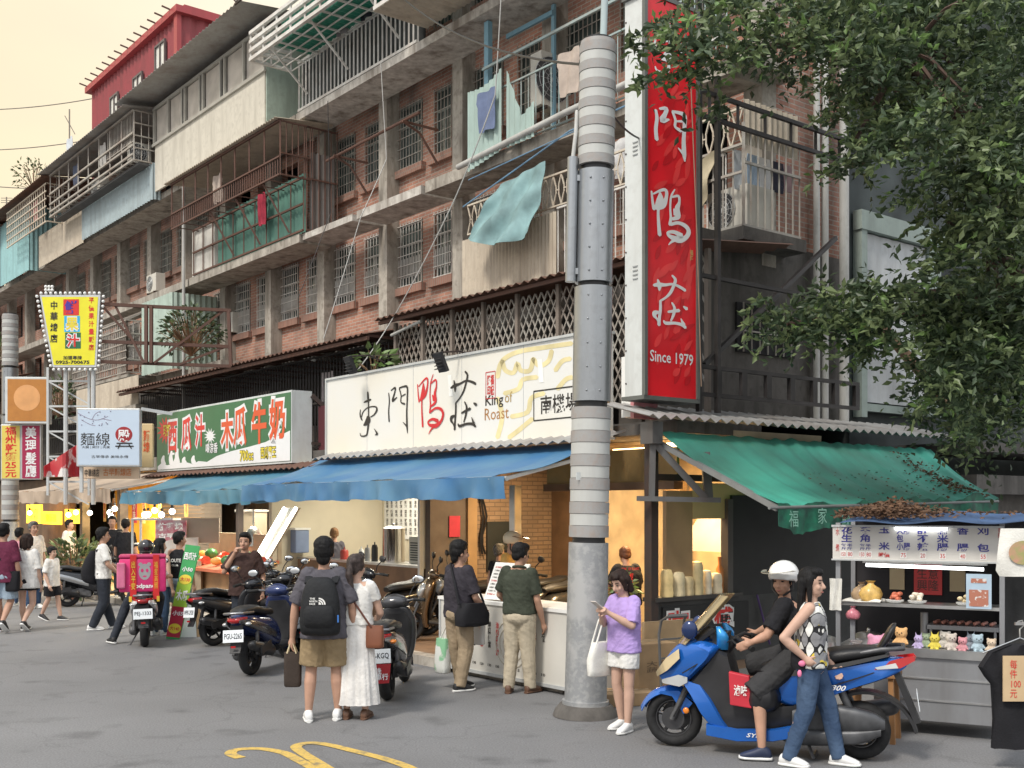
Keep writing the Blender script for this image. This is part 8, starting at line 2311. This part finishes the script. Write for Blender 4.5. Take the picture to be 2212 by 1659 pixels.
o = g.build('leaf_litter', litter, recalc=False); tag(o, 'heap of dry brown leaves on the stall tarpaulin', 'dry leaves', kind='stuff')
g = MB()
for i in range(420):
 a = rr.gauss(.86, .035); b = rr.betavariate(2, 1.3)
 a = a + .07 * (b - .5)
 p = gtop(min(max(a, .02), .99), min(b, .98)) + V((0, 0, .015))
 leaf(g, p, V((rr.uniform(-1, 1), rr.uniform(-1, 1), rr.uniform(-.2, .2))).normalized(), .06, rr)
for i in range(120):
 p = gtop(rr.uniform(.3, .95), rr.uniform(.4, .98)) + V((0, 0, .01)); leaf(g, p, V((rr.uniform(-1, 1), rr.uniform(-1, 1), 0)).normalized(), .045, rr)
o = g.build('leaf_litter', litter, recalc=False); tag(o, 'streak of dry leaves caught in a fold of the green awning', 'dry leaves', kind='stuff')
# things on the stall
def bagblob(name, label, c, r, col, cat='bag', seed=1, tr=0.0, hgt=1.0):
 rr = random.Random(seed)
 g = MB(); c = V(c)
 rings = []
 for k, (z, q) in enumerate(((0, .7), (.15, 1.0), (.4, 1.05), (.65, .8), (.8, .35), (.9, .25), (1.0, .5))):
  rings.append([c + V((r * q * (1 + .12 * math.sin(a * 2.1 + seed + k)) * math.cos(a * .449), r * q * .8 * math.sin(a * .449), z * 2 * r * hgt)) for a in range(14)])
 g.loft(rings); o = g.build(name, mat('bag_%s_%.2f_%.2f' % (name, col[0], col[2]), col, .3, var=.25, scale=14, trans=tr), smooth=60); tag(o, label, cat); return o
bagblob('plastic_bag', 'yellow plastic bag of snacks on the stall shelf', Q(.30, .12, 1.2), .10, (.62, .40, .12), seed=3)
bagblob('plastic_bag', 'brown plastic bag behind the yellow one on the stall shelf', Q(.20, .22, 1.2), .09, (.38, .27, .17), seed=4)
g = MB(); g.sheet(lambda a, b: Q(-.05 + .11 * a, -.03 + .02 * math.sin(a * 9 + b * 3), 1.42 - .30 * b), 8, 6, .008); small('towel', 'white towel hanging at the left post of the stall', 'towel', g, bagw, 60)
bagblob('plastic_bag', 'pink plastic bag hanging under the stall shelf', Q(.16, .0, 1.04), .06, (.6, .2, .25), seed=6)
g = MB(); g.sheet(lambda a, b: Q(.05 + .36 * a, -.02 + .3 * b, 1.21 + .02 * math.sin(a * 9) * math.sin(b * 7)), 12, 8, .008); small('cloth', 'white cloth spread on the left end of the stall shelf', 'cloth', g, bagw, 60)
for i, (a, c, lab) in enumerate(((.52, (.55, .15, .08), 'small plate of red sausages on the stall shelf'), (.72, (.70, .62, .5), 'plate of white eggs on the stall shelf'), (1.14, (.62, .5, .3), 'stack of wrapped rice cakes at the right of the stall shelf'))):
 t = thing('food_plate', Q(a, .1, 1.2), lab, 'plate')
 g = MB(); g.tube([Q(a, .1, 1.2), Q(a, .1, 1.215), Q(a, .1, 1.23)], [.05, .08, .085], 18); g.build('plate', white_pl, t, smooth=45)
 g = MB(); rr = random.Random(i)
 for k in range(9): g.ell(Q(a + rr.uniform(-.05, .05), .1 + rr.uniform(-.04, .04), 1.245 + .02 * (k % 3)), (.028, .022, .02), seg=8, rings=6)
 g.build('food', mat('food_%d' % i, c, .5, var=.3, scale=30), t, smooth=60)
pc = thing('picture_card', Q(1.27, -.06, 1.19), 'laminated blue and white food picture card at the right of the stall', 'card')
g = MB(); qb(g, 1.16, 1.37, -.065, -.055, 1.19, 1.50); g.build('card', mat('card_blue', (.45, .58, .70), .3), pc)
g = MB(); qb(g, 1.185, 1.345, -.068, -.0655, 1.21, 1.36); qb(g, 1.2, 1.33, -.068, -.0655, 1.42, 1.46); g.build('photo_area', mat('card_photo', (.72, .70, .68), .3, col2=(.45, .18, .12), scale=22, lo=.55, hi=.6), pc)
g = MB(); qb(g, .60, .86, .74, .765, 1.24, 1.54); rb_ = small('red_paper', 'red paper with black brush writing inside the stall', 'paper', g, mat('paper_red', (.52, .05, .05), .7), None)
g = MB(); put_text(g, '生意\n興隆', Q(.73, .738, 1.39), DA, UP, .2, .22, e=.004); g.build('lettering', ink, rb_, recalc=False)
for i, a in enumerate((.44, 1.0)):
 g = MB(); qb(g, a - .07, a + .07, .745, .765, 1.28, 1.53); small('paper', ('tan price paper left of the red paper in the stall', 'tan price paper right of the red paper in the stall')[i], 'paper', g, mat('paper_tan', (.42, .33, .2), .7, var=.1), None)
for i, (a, b, r_, lab) in enumerate(((.24, .35, .17, 'wide steel pot lid behind the scooter seat'), (-.12, .1, .14, 'round steel pan at the left side of the stall'))):
 g = MB(); c_ = Q(a, b, .78 + (.0 if i == 0 else -.03)); g.tube([c_, c_ + UP * .06, c_ + UP * .10, c_ + UP * .12], [r_, r_, r_ * .6, r_ * .1], 24); g.ell(c_ + UP * .13, .02); small('pot', lab, 'pot', g, steel)
g = MB(); qb(g, .78, 1.4, .3, .6, .95, .99); qb(g, .8, .82, .32, .34, .78, .95); qb(g, 1.36, 1.38, .32, .34, .78, .95); g.tube([Q(.75, .35, .8), Q(.75, .35, 1.1)], .035, 12); small('grill', 'small grill tray with sausages at the back of the stall', 'grill', g, stal, None)
g = MB()
for i in range(8): g.rc(Q(.84 + .07 * i, .38, 1.01), Q(.86 + .07 * i, .52, 1.01), .018, .018, 8)
small('sausages', 'row of pink sausages on the grill tray', 'food', g, mat('sausage', (.5, .22, .17), .4, var=.2), 60)
TOYC = [(.74, .62, .10), (.62, .56, .5), (.50, .42, .66), (.70, .66, .60), (.45, .58, .66), (.75, .45, .2), (.66, .3, .34), (.30, .34, .4), (.72, .58, .44), (.40, .5, .34)]
def plush(label, c, r, col, seed, ears='round', rz=0.0):
 rr = random.Random(seed)
 t = thing('plush_toy', V(c), label, 'toy', rz, 'plush toys lined up on the stall counter')
 m = mat('plush_%.2f_%.2f' % (col[0], col[2]), col, .95, var=.12, scale=30, bump=.5, bscale=160)
 g = MB(); g.ell((0, 0, r * .8), (r * .75, r * .65, r * .85)); g.ell((0, -r * .05, r * 2.0), (r * .85, r * .72, r * .72))
 for sx in (-1, 1):
  g.rc((sx * r * .6, -r * .1, r * 1.1), (sx * r * .95, -r * .4, r * .7), r * .25, r * .2, 8); g.rc((sx * r * .4, -r * .2, r * .3), (sx * r * .55, -r * .8, r * .2), r * .28, r * .24, 8)
  if ears == 'round': g.ell((sx * r * .6, 0, r * 2.6), r * .26, seg=10, rings=7)
  else: g.rc((sx * r * .4, 0, r * 2.5), (sx * r * .6, .0, r * 3.2), r * .16, r * .08, 8)
 o = bpy.data.objects.new('body', remesh(g, 'body', m, r * .14, 2)); COL.objects.link(o); o.parent = t
 g = MB()
 for sx in (-1, 1): g.ell((sx * r * .3, -r * .72, r * 2.1), r * .09, seg=8, rings=6)
 g.ell((0, -r * .78, r * 1.9), r * .08, seg=8, rings=6); g.build('face', eye_m, t, world=False, smooth=60)
 return t
labs = ['yellow plush toy with long ears on the stall counter', 'grey white plush toy beside the yellow one', 'lilac plush toy at the left of the stall counter', 'cream plush toy with round ears behind the yellow one', 'pale blue plush toy at the right of the row', 'orange plush toy standing at the left end of the row', 'rose plush toy in the middle of the row', 'slate plush toy leaning in the row', 'tan plush toy near the right post', 'sage plush toy in the back of the row']
pos = [(.88, .06), (1.02, .07), (.74, .05), (.95, .22), (1.24, .10), (.58, .10), (1.12, .05), (1.17, .24), (1.36, .06), (.78, .24)]
for i in range(10): plush(labs[i], Q(pos[i][0], pos[i][1], .78), (.055, .06, .05, .06, .06, .07, .05, .055, .05, .05)[i], TOYC[i], i, 'long' if i in (0, 2, 7) else 'round', rad(-28 + 20 * math.sin(i * 2)))
# wooden stool with a pink plush in a clear bag
q_ = gnd(1935, 1607)
sl_ = thing('wooden_stool', q_ + V((-.12, .2, 0)), 'plain wooden stool between the scooter tail and the stall', 'stool', rad(-28))
wd_ = mat('stool_wood', (.30, .15, .06), .55, var=.25, scale=8, stretch=(1, 1, .2))
g = MB(); g.box((0, 0, .60), (.42, .36, .04)); g.build('seat', wd_, sl_, world=False, bevel=.006)
for sx in (-1, 1):
 for sy in (-1, 1):
  g = MB(); g.bar((sx * .18, sy * .15, 0), (sx * .16, sy * .13, .58), .022); g.build('leg', wd_, sl_, world=False)
g = MB()
for sy in (-1, 1): g.bar((-.17, sy * .14, .3), (.17, sy * .14, .3), .014)
g.build('rail', wd_, sl_, world=False)
plush('big pink plush toy in a clear bag on the wooden stool', sl_.location + V((.02, -.02, .62)), .12, (.66, .30, .42), 21, 'round', rad(10))
bagblob('clear_bag', 'clear plastic bag wrapped round the pink plush toy', sl_.location + V((-.16, .02, .63)), .13, (.75, .72, .72), seed=8, tr=.85)
# bags hung on the blue scooter
bm_ = lambda x, y, z: bigs.matrix_basis @ V((x, y, z))
rbg = thing('paper_bag', bm_(-.27, .16, .42), 'red paper bag with white print hanging on the blue scooter', 'bag', bigs.rotation_euler.z)
g = MB(); g.hexa([V(p) for p in ((-.03, -.09, 0), (.03, -.09, 0), (.03, .09, .02), (-.03, .09, .02), (-.04, -.07, .27), (.03, -.07, .27), (.03, .10, .30), (-.04, .10, .30))]); g.build('bag', mat('bag_red', (.55, .03, .05), .5, var=.1), rbg, world=False, bevel=.008)
g = MB(); put_text(g, '滷味', V((-.041, .0, .15)), V((0, -1, 0)), UP, .11, .09, e=.006, bold=.02); g.build('lettering', sign_wh, rbg, world=False, recalc=False)
bagblob('cloth_bag', 'black round bag with white print hanging behind the red paper bag', bm_(-.24, -.02, .40), .13, (.02, .02, .022), seed=12, hgt=1.3)
wbg = thing('shoulder_bag', bm_(-.50, -.34, .80), 'small black pouch with a pink charm at the hip of the patterned top woman', 'bag')
c0 = wbg.location
g = MB(); g.loft([[c0 + V((w_ * math.cos(a * .628), .04 * math.sin(a * .628), z)) for a in range(10)] for z, w_ in ((0, .06), (.03, .08), (.13, .075), (.16, .05))]); g.build('pouch', black_c, wbg, smooth=60)
g = MB(); g.ell(c0 + V((0, -.055, .05)), (.03, .015, .025), seg=10, rings=6); g.ell(c0 + V((-.02, -.055, -.03)), (.018, .012, .03), seg=10, rings=6); g.build('charm', mat('charm_pink', (.75, .2, .35), .5), wbg, smooth=60)
# shirt on a hanger with a cardboard price sign
hx = at(2203, 1400, 8.9)
sh_ = thing('hanging_shirt', V((hx.x, hx.y, .25)), 'black T-shirt on a wire hanger with a cardboard price sign at the right edge', 'shirt')
g = MB(); cx_, y_ = hx.x, hx.y
def shp(u, v): return V((cx_ + u, y_ + .03 * math.sin(u * 18 + v * 2), v))
prof = [(1.0, .09), (.94, .25), (.82, .33), (.74, .28), (.68, .23), (.4, .22), (.17, .23)]
rings = [[V((cx_ + w_ * math.cos(a * .314), y_ + .07 * math.sin(a * .314) + .02 * math.sin(a * 2 + z * 9), z)) for a in range(20)] for z, w_ in prof]
g.loft(rings); g.build('fabric', black_c, sh_, smooth=60)
g = MB(); g.tube([(cx_ - .3, y_, .93), (cx_, y_, 1.05), (cx_ + .3, y_, .93)], .006, 6); g.tube([(cx_, y_, 1.05), (cx_, y_, 1.12), (cx_ + .03, y_, 1.15), (cx_ + .02, y_, 1.19), (cx_ - .02, y_, 1.18)], .006, 6); g.build('hanger', steel, sh_, smooth=45)
g = MB(); g.box((cx_ + .02, y_ - .10, .74), (.40, .012, .36)); cd_ = g.build('price_card', mat('card_tan', (.56, .41, .24), .8, var=.06, scale=5), sh_)
g = MB(); put_text(g, '每\n件\n100\n元', V((cx_ - .085, y_ - .107, .74)), X3, Z3, .085, .30, e=.003, bold=.0); put_text(g, '純\n綿\n內\n衣', V((cx_ + .11, y_ - .107, .74)), X3, Z3, .085, .30, e=.003, bold=.0); g.build('lettering', ltr_r, cd_, recalc=False)
g = MB(); g.bar((cx_ - .04, y_, 1.165), (cx_ + .9, y_, 1.165), .012); g.bar((cx_ + .9, y_, 0), (cx_ + .9, y_, 1.9), .018); small('clothes_rack', 'thin steel clothes rack at the right edge', 'rack', g, steel, None)
fb_ = thing('printed_bag', at(2200, 1245, 9.3), 'white printed bag with a picture of a roll hanging at the right edge', 'bag')
c0 = fb_.location
g = MB(); g.loft([[c0 + V((w_ * math.cos(a * .628), .05 * math.sin(a * .628), z)) for a in range(10)] for z, w_ in ((0, .16), (.05, .19), (.25, .17), (.40, .15))]); g.build('bag', bagw, fb_, smooth=60)
g = MB(); g.add([c0 + V((.01 + .12 * math.cos(t * .314), -.062, .2 + .1 * math.sin(t * .314))) for t in range(20)], [list(range(20))]); g.build('picture', mat('roll_pic', (.55, .28, .2), .5, col2=(.3, .35, .12), scale=14), fb_, recalc=False)
g = MB(); g.sheet(lambda a, b: V((4.55 + .9 * a, 10.3 + .12 * math.sin(a * 14), .4 + 1.6 * b)), 24, 4, .01); small('curtain', 'grey cloth hanging behind the stall at the right edge', 'curtain', g, cloth('grey_curtain', (.10, .10, .10)), 60)

# ------------------------------------------------------------------ facade things: tarp, washing, air conditioners, cables
tarp_m = mat('tarp_teal', (.20, .33, .34), .65, var=.3, scale=2.5, bump=.3, bscale=7)
def tarp(a, b):
 A, B, C_, D = fp(1082, 398, 2.2), fp(1180, 348, 2.2), fp(1150, 505, 1.9), fp(1006, 515, 1.9)
 s = lerp(lerp(A[0], B[0], a), lerp(D[0], C_[0], a), b); z = lerp(lerp(A[1], B[1], a), lerp(D[1], C_[1], a), b)
 z -= .25 * b * math.sin(math.pi * a) * .6
 return F(s, 2.2 - .35 * b - .07 * math.sin(a * 15 + b * 5) * (.3 + b) + .02 * math.sin(b * 14 + a * 6), z)
g = MB(); g.sheet(tarp, 40, 24, .006); o = g.build('tarpaulin', tarp_m, smooth=60); tag(o, 'torn teal tarpaulin hanging from the third floor balcony', 'tarpaulin')
g = MB(); g.tube([F(5.9, 2.2, 7.55), F(3.0, 2.2, 8.15), F(1.0, 2.25, 8.25)], .014, 6); g.tube([F(5.6, 2.1, 7.95), F(2.0, 2.1, 8.1)], .01, 6); small('washing_line', 'blue washing lines strung above the teal tarpaulin', 'washing line', g, mat('line_blue', (.16, .3, .45), .5))
CL = [('white', (.66, .66, .66)), ('blue', (.22, .30, .42)), ('dark', (.03, .03, .04)), ('cream', (.55, .48, .38)), ('rose', (.42, .16, .18))]
def garment(name, label, p, w_, h_, col, along=RU, group='washing on the balconies'):
 g = MB(); c = cloth('wash_%.2f' % col[0], col)
 g.sheet(lambda a, b: V(p) + along * ((a - .5) * w_ * (1 if b > .25 else 1.25)) + V((0, 0, -h_ * b)) + V((-VX, -VY, 0)) * (.035 * math.sin(a * 9 + b * 3)), 12, 8, .012)
 o = g.build(name, c, smooth=60); tag(o, label, 'laundry', group)
for i, (s, w, z, ww, hh, c, lab) in enumerate(((2.4, 2.6, 7.9, .5, .6, (.66, .66, .66), 'white vest drying above the hexagon rail'), (9.3, 2.2, 12.95, .4, .8, (.03, .03, .04), 'dark garment drying behind the white bars'), (8.4, 2.2, 12.95, .35, .75, (.05, .05, .06), 'second dark garment behind the white bars'), (10.3, 2.2, 12.95, .4, .8, (.22, .2, .2), 'grey garment behind the white bars'),
  (14.1, 2.2, 9.6, .3, .75, (.42, .05, .08), 'red jacket hanging on the rusty balcony cage'), (10.0, 1.7, 4.9, .4, .8, (.45, .40, .40), 'pale cloth hanging behind the dark bars'), (29.6, 2.4, 15.0, .5, .9, (.62, .66, .7), 'white shirt hanging beside the red rooftop room'))):
 garment('laundry', lab, F(s, w, z), ww, hh, c)
for i, (w, hh, c, lab) in enumerate(((2.9, 1.0, (.62, .52, .42), 'cream trousers drying above the air conditioner'), (3.2, .95, (.36, .46, .58), 'pale blue trousers drying above the air conditioner'), (3.45, .8, (.66, .66, .68), 'white shirt drying above the air conditioner'), (3.75, .8, (.04, .04, .06), 'black shirt drying above the air conditioner'), (3.95, .7, (.3, .2, .2), 'brown shirt at the end of the washing above the air conditioner'))):
 garment('laundry', lab, F(-.22, w - .35, 7.1), .2, hh * .55, c, RV)
g = MB(); g.sheet(lambda a, b: F(.75 - .75 * a * (1 - .25 * b), 2.3 + .04 * math.sin(b * 8), 7.08 - 1.0 * b * (1 - .35 * a) + .04 * math.sin(a * 8)), 14, 10, .008); small('canvas', 'tan canvas sheet hanging from the corner balcony', 'canvas', g, cloth('tan_canvas', (.46, .40, .28)), 60)
def ac_unit(label, o_, rx, ru_, w_=.8, h_=.56, d_=.3):
 t = thing('air_conditioner', V(o_), label, 'air conditioner', group=None)
 rx, ru_ = V(rx), V((0, 0, 1)); nn = rx.cross(ru_)
 P_ = lambda x, z, e: V(o_) + rx * x + ru_ * z + nn * e
 def bx(g, x0, x1, z0, z1, e0, e1): g.hexa([P_(x0, z0, e0), P_(x1, z0, e0), P_(x1, z0, e1), P_(x0, z0, e1), P_(x0, z1, e0), P_(x1, z1, e0), P_(x1, z1, e1), P_(x0, z1, e1)])
 g = MB(); bx(g, -w_ / 2, w_ / 2, 0, h_, -d_, 0); g.build('casing', stained('ac_white', (.60, .58, .52), (.36, .33, .28), .5), t, bevel=.01)
 g = MB(); c_ = P_(-w_ * .14, h_ / 2, .003); g.add([c_ + rx * h_ * .42 * math.cos(a * .2618) + ru_ * h_ * .42 * math.sin(a * .2618) for a in range(24)], [list(range(24))]); g.build('fan_opening', mat('fan_dark', (.08, .08, .085), .5), t, recalc=False)
 g = MB()
 for r_ in (.12, .22, .32, .42): g.tube([c_ + nn * .012 + rx * h_ * r_ * math.cos(a * .2618) + ru_ * h_ * r_ * math.sin(a * .2618) for a in range(25)], .004, 4, False)
 for a in range(12): g.bar(c_ + nn * .012, c_ + nn * .012 + rx * h_ * .43 * math.cos(a * .5236) + ru_ * h_ * .43 * math.sin(a * .5236), .003)
 g.tube([c_ + nn * .01, c_ + nn * .02], .035, 14); g.build('fan_guard', alu, t)
 g = MB()
 for x in (-w_ * .35, w_ * .35): bx(g, x - .02, x + .02, -.05, 0, -d_, .03)
 g.build('bracket', steel_dk, t); return t
ac_unit('big dusty air conditioner with a round fan in the corner balcony cage', F(.0, 2.55, 6.02), RU, UP, .72, .60, .6)
ac_unit('small white air conditioner under the balcony beside the downpipe', F(18.6, 3.3, 6.9), RU, UP, .8, .56, .3)
ac_unit('upright cream air conditioner behind the teal sheets on the fourth floor', F(4.35, 3.1, 9.1), RV, UP, .7, .95, .3)
ac_unit('white air conditioner in the fifth floor cage at left', F(25.6, 2.0, 12.0), RU, UP, .8, .6, .3)
ac_unit('second air conditioner at the right end of the fifth floor cage', F(21.3, 1.9, 12.0), RV, UP, .6, .6, .3)
ac_unit('window air conditioner at the far left top floor', F(38.2, 3.3, 12.2), RU, UP, .7, .5, .4)
for i, (s, w, z, lab) in enumerate(((23.2, 2.9, 8.7, 'air conditioner on the fourth floor under the blue grey sheets'), (30.4, 2.9, 8.75, 'rusty air conditioner on the fourth floor under the tan sheets'), (35.6, 2.9, 6.5, 'air conditioner low on the far left facade'))): ac_unit(lab, F(s, w, z), RU, UP, .78, .55, .3)
for i, (s, w, z, c, lab) in enumerate(((5.2, 2.2, 9.45, (.16, .2, .32), 'blue shirt drying behind the fourth floor rail'), (3.0, 2.2, 9.45, (.5, .42, .36), 'tan shirt drying behind the fourth floor rail'), (24.0, 1.7, 13.2, (.6, .58, .55), 'pale shirt in the fifth floor cage'), (26.6, 1.7, 13.2, (.12, .14, .2), 'dark shirt in the fifth floor cage'), (31.2, 1.7, 13.0, (.55, .3, .28), 'pink cloth in the cream cage at left'), (16.2, 2.0, 10.5, (.5, .5, .52), 'grey towel high in the rusty cage'), (23.5, 1.8, 7.3, (.34, .28, .24), 'brown cloth in the grey third floor cage'))): garment('laundry', lab, F(s, w, z), .42, .7, c)
g = MB(); p = F(7.25, .9, 3.5); g.tube([p, p + UP * .06, p + UP * .5, p + UP * .62, p + UP * .66], [.15, .17, .17, .1, .05], 18); g.tube([p + UP * .66, p + UP * .8], [.09, .09], 14); 
gc_ = small('gas_cylinder', 'grey gas cylinder standing behind the end of the white sign', 'gas cylinder', g, mat('cylinder_grey', (.34, .35, .37), .45, .2, var=.2))
g = MB(); g.tube([F(10.5, 1.6, 5.2), F(10.2, 1.5, 5.15)], .03, 8); g.tube([F(6.9, 1.3, 5.25), F(6.0, 1.35, 5.4)], .03, 8); small('awning_rods', 'pale pipe ends sticking out under the brown canopy', 'pipe', g, pvc)
g = MB(); g.tube([F(18.9, 2.2, 3.4), F(18.9, 2.2, 10.9)], .045, 10); small('downpipe', 'white downpipe on the facade left of the green caged balcony', 'pipe', g, pvc)
def cable(label, pts, r=.012, m=None, sagv=.3, n=14):
 g = MB(); out = []
 for (a, b) in zip(pts, pts[1:]):
  a, b = V(a), V(b)
  for i in range(n + 1):
   t = i / n; out.append(a.lerp(b, t) - V((0, 0, sagv * 4 * t * (1 - t))))
 g.tube(out, r, 5); o = g.build('cable', m or black_pl); tag(o, label, 'cable')
cable('black cable from the pole top to the upper balcony', [(b0.x, b0.y + .25, 6.55), F(6.8, 1.2, 11.6)], .014)
cable('black cable from the pole top to the red vertical sign', [(b0.x, b0.y + .25, 6.5), F(-.9, -.1, 6.55)], .012, None, .12)
cable('pale hanging wire down the facade past the fourth floor windows', [F(8.4, 2.0, 10.9), F(8.35, 2.1, 9.0), F(8.5, 1.6, 7.8), F(8.9, 1.0, 5.4)], .010, pvc, .02)
cable('long white wire looping past the teal tarpaulin', [F(4.0, 1.6, 10.6), F(4.3, 1.7, 9.0), F(5.2, 1.5, 7.4), F(6.6, 1.2, 5.6), F(7.0, .5, 4.4)], .012, pvc, .05)
cable('thin dark wire hanging beside the concrete column', [F(10.9, 2.2, 10.9), F(10.95, 2.3, 8.5), F(11.1, 1.6, 6.6)], .008, black_pl, .02)
cable('pale wire hanging down the face of the red vertical sign', [F(-1.08, .6, 7.5), F(-1.08, .72, 5.5), F(-1.08, .80, 3.6)], .008, mat('wire_brown', (.3, .2, .14), .6), .02)
sky_w = mat('wire_sky', (.25, .22, .18), .6)
for i, (y0, y1) in enumerate(((238, 205), (325, 293), (398, 402), (465, 432), (452, 440))):
 cable(('highest wire crossing the sky at left', 'second wire crossing the sky at left', 'middle wire crossing the sky at left', 'lowest wire crossing the sky at left', 'thin wire just above the lowest one in the sky')[i], [at(-60, y0, 46), at(240, y1, 46)], .022, sky_w, .15)
g = MB(); a_ = at(150, 385, 44); g.tube([a_, at(150, 236, 44)], .03, 6); g.bar(at(140, 250, 44), at(162, 290, 44), .015); small('roof_mast', 'thin mast rising above the roofs against the sky', 'mast', g, sky_w)
for i, px in enumerate((42, 14)):
 g = MB(); a_ = at(px, 452, 50); g.tube([a_, a_ + V((0, 0, .55))], .03, 6); [g.bar(a_ + V((-.25, 0, .3 + .1 * k)), a_ + V((.25, 0, .3 + .1 * k)), .012) for k in range(3)]; small('antenna', ('small aerial on the roof at far left', 'second small aerial at the left edge of the roof')[i], 'aerial', g, sky_w)

# ------------------------------------------------------------------ the big tree at the right
tree = thing('tree', V((7.1, 14.2, 0)), 'large dark leafy tree overhanging the side street at right', 'tree')
bark = mat('bark', (.09, .055, .042), .9, var=.4, scale=8, stretch=(1, 1, .3), bump=.6, bscale=18)
P1 = [(1385, -60), (1400, 40), (1440, 110), (1520, 125), (1580, 165), (1660, 195), (1760, 225), (1830, 330), (1880, 370), (1910, 330), (1980, 310), (2260, 440), (2260, -60)]
P2 = [(2000, 400), (2020, 450), (2065, 515), (2115, 550), (2260, 590), (2260, 340), (2050, 330)]
P3 = [(1675, 715), (1740, 665), (1820, 625), (1920, 595), (2010, 570), (2260, 620), (2260, 925), (2130, 930), (2050, 905), (2020, 815), (1940, 780), (1880, 745), (1780, 735), (1700, 745)]
P4 = [(2010, 700), (2260, 640), (2260, 955), (2020, 950)]
P5 = [(1640, -80), (2260, -80), (2260, 400), (1950, 280), (1760, 140)]
P6 = [(2060, 470), (2260, 430), (2260, 900), (2110, 880), (2060, 700)]
def inside(p, poly):
 x, y = p; c = False
 for i in range(len(poly)):
  (x1, y1), (x2, y2) = poly[i - 1], poly[i]
  if (y1 > y) != (y2 > y) and x < (x2 - x1) * (y - y1) / (y2 - y1) + x1: c = not c
 return c
rr = random.Random(17)
crown, limbs = MB(), MB()
trunk_top = V((7.0, 14.0, 3.2))
centres = []
def clump(c, r, n_tw, base):
 out = (c - V((7.0, 14.0, 5.0))); out.z *= .4; out.normalize()
 ct_ = rr.uniform(-.22, .22)
 for k in range(n_tw):
  d = V((rr.gauss(0, 1), rr.gauss(0, 1), rr.gauss(.1, .6))) + out * .9
  d.normalize()
  L = r * rr.uniform(.7, 1.4)
  start = c + V((rr.gauss(0, .25), rr.gauss(0, .25), rr.gauss(0, .2))) * r
  m_ = int(8 + 6 * rr.random())
  tone = rr.random() + ct_
  for i in range(m_):
   t = (i + .5) / m_
   p = start + d * L * t + V((0, 0, -.35 * L * t * t))
   ld = (d * .6 + V((rr.gauss(0, 1), rr.gauss(0, 1), rr.gauss(-.1, .7))) * .8).normalized()
   leaf(crown, p, ld, rr.uniform(.075, .13), rr, (2 if tone > .93 and t > .5 else 1 if (tone > .42 and t > .3) else 0))
for poly, n, y0, y1, r, tw in ((P1, 120, 10.6, 12.6, .42, 10), (P5, 130, 12.6, 14.8, .55, 10), (P2, 42, 10.6, 12.2, .38, 10), (P3, 84, 10.9, 12.8, .36, 10), (P4, 26, 12.2, 13.8, .5, 10), (P6, 44, 12.8, 14.5, .55, 10)):
 x0, x1 = min(p[0] for p in poly), max(p[0] for p in poly); a, b = min(p[1] for p in poly), max(p[1] for p in poly)
 k = 0
 while k < n:
  px, py = rr.uniform(x0, x1), rr.uniform(a, b)
  if not inside((px, py), poly): continue
  Y = rr.uniform(y0, y1) - .6 * (px < 1600)
  c = at(px, py, Y); centres.append(c); clump(c, r, tw, None); k += 1
for c, spread in ((at(1400, 185, 11.5), .2), (at(1470, 165, 11.5), .2), (at(1560, 235, 11.6), .2), (at(1640, 715, 11.8), .2), (at(1655, 660, 11.7), .2), (at(1950, 430, 11), .25), (at(1385, 90, 11.4), .2), (at(2050, 550, 10.8), .3)):
 clump(c, .25, 6, None)
crown.build('crown', [lf_d, lf_l, lf_y], tree, recalc=False)
limbs.tube([(7.1, 14.2, 0), (7.05, 14.1, .6), (7.0, 14.0, 1.8), trunk_top], [.42, .32, .27, .24], 12)
tr_o = limbs.build('trunk', bark, tree, smooth=60)
br_ = MB()
for tgt in ((1500, 120, 11.6), (1700, 100, 12.3), (1850, 300, 11.8), (2050, 480, 11.5), (1700, 700, 12.0), (1900, 640, 12.0), (2100, 800, 12.8), (2000, 100, 13.4), (2150, 300, 13.0)):
 e_ = at(*tgt); m1 = trunk_top.lerp(e_, .35) + V((0, 0, .9)); m2 = trunk_top.lerp(e_, .7) + V((0, 0, .5))
 if tgt[1] < 310 and tgt[0] < 1900: m1 = at(2180, 330, 13.6); m2 = at(1980, 60, 12.8).lerp(e_, .3)
 br_.tube([trunk_top, m1, m2, e_], [.16, .11, .06, .02], 8)
 for k in range(6):
  c = rr.choice(centres)
  if (c - m2).length < 2.5: br_.tube([m2, m2.lerp(c, .5) + V((0, 0, .15)), c], [.035, .025, .008], 5)
br_.build('limbs', bark, tree, smooth=60)
SC.collection.children.link(COL)
for o_ in list(COL.objects): SC.collection.objects.link(o_)
SC.collection.children.unlink(COL)
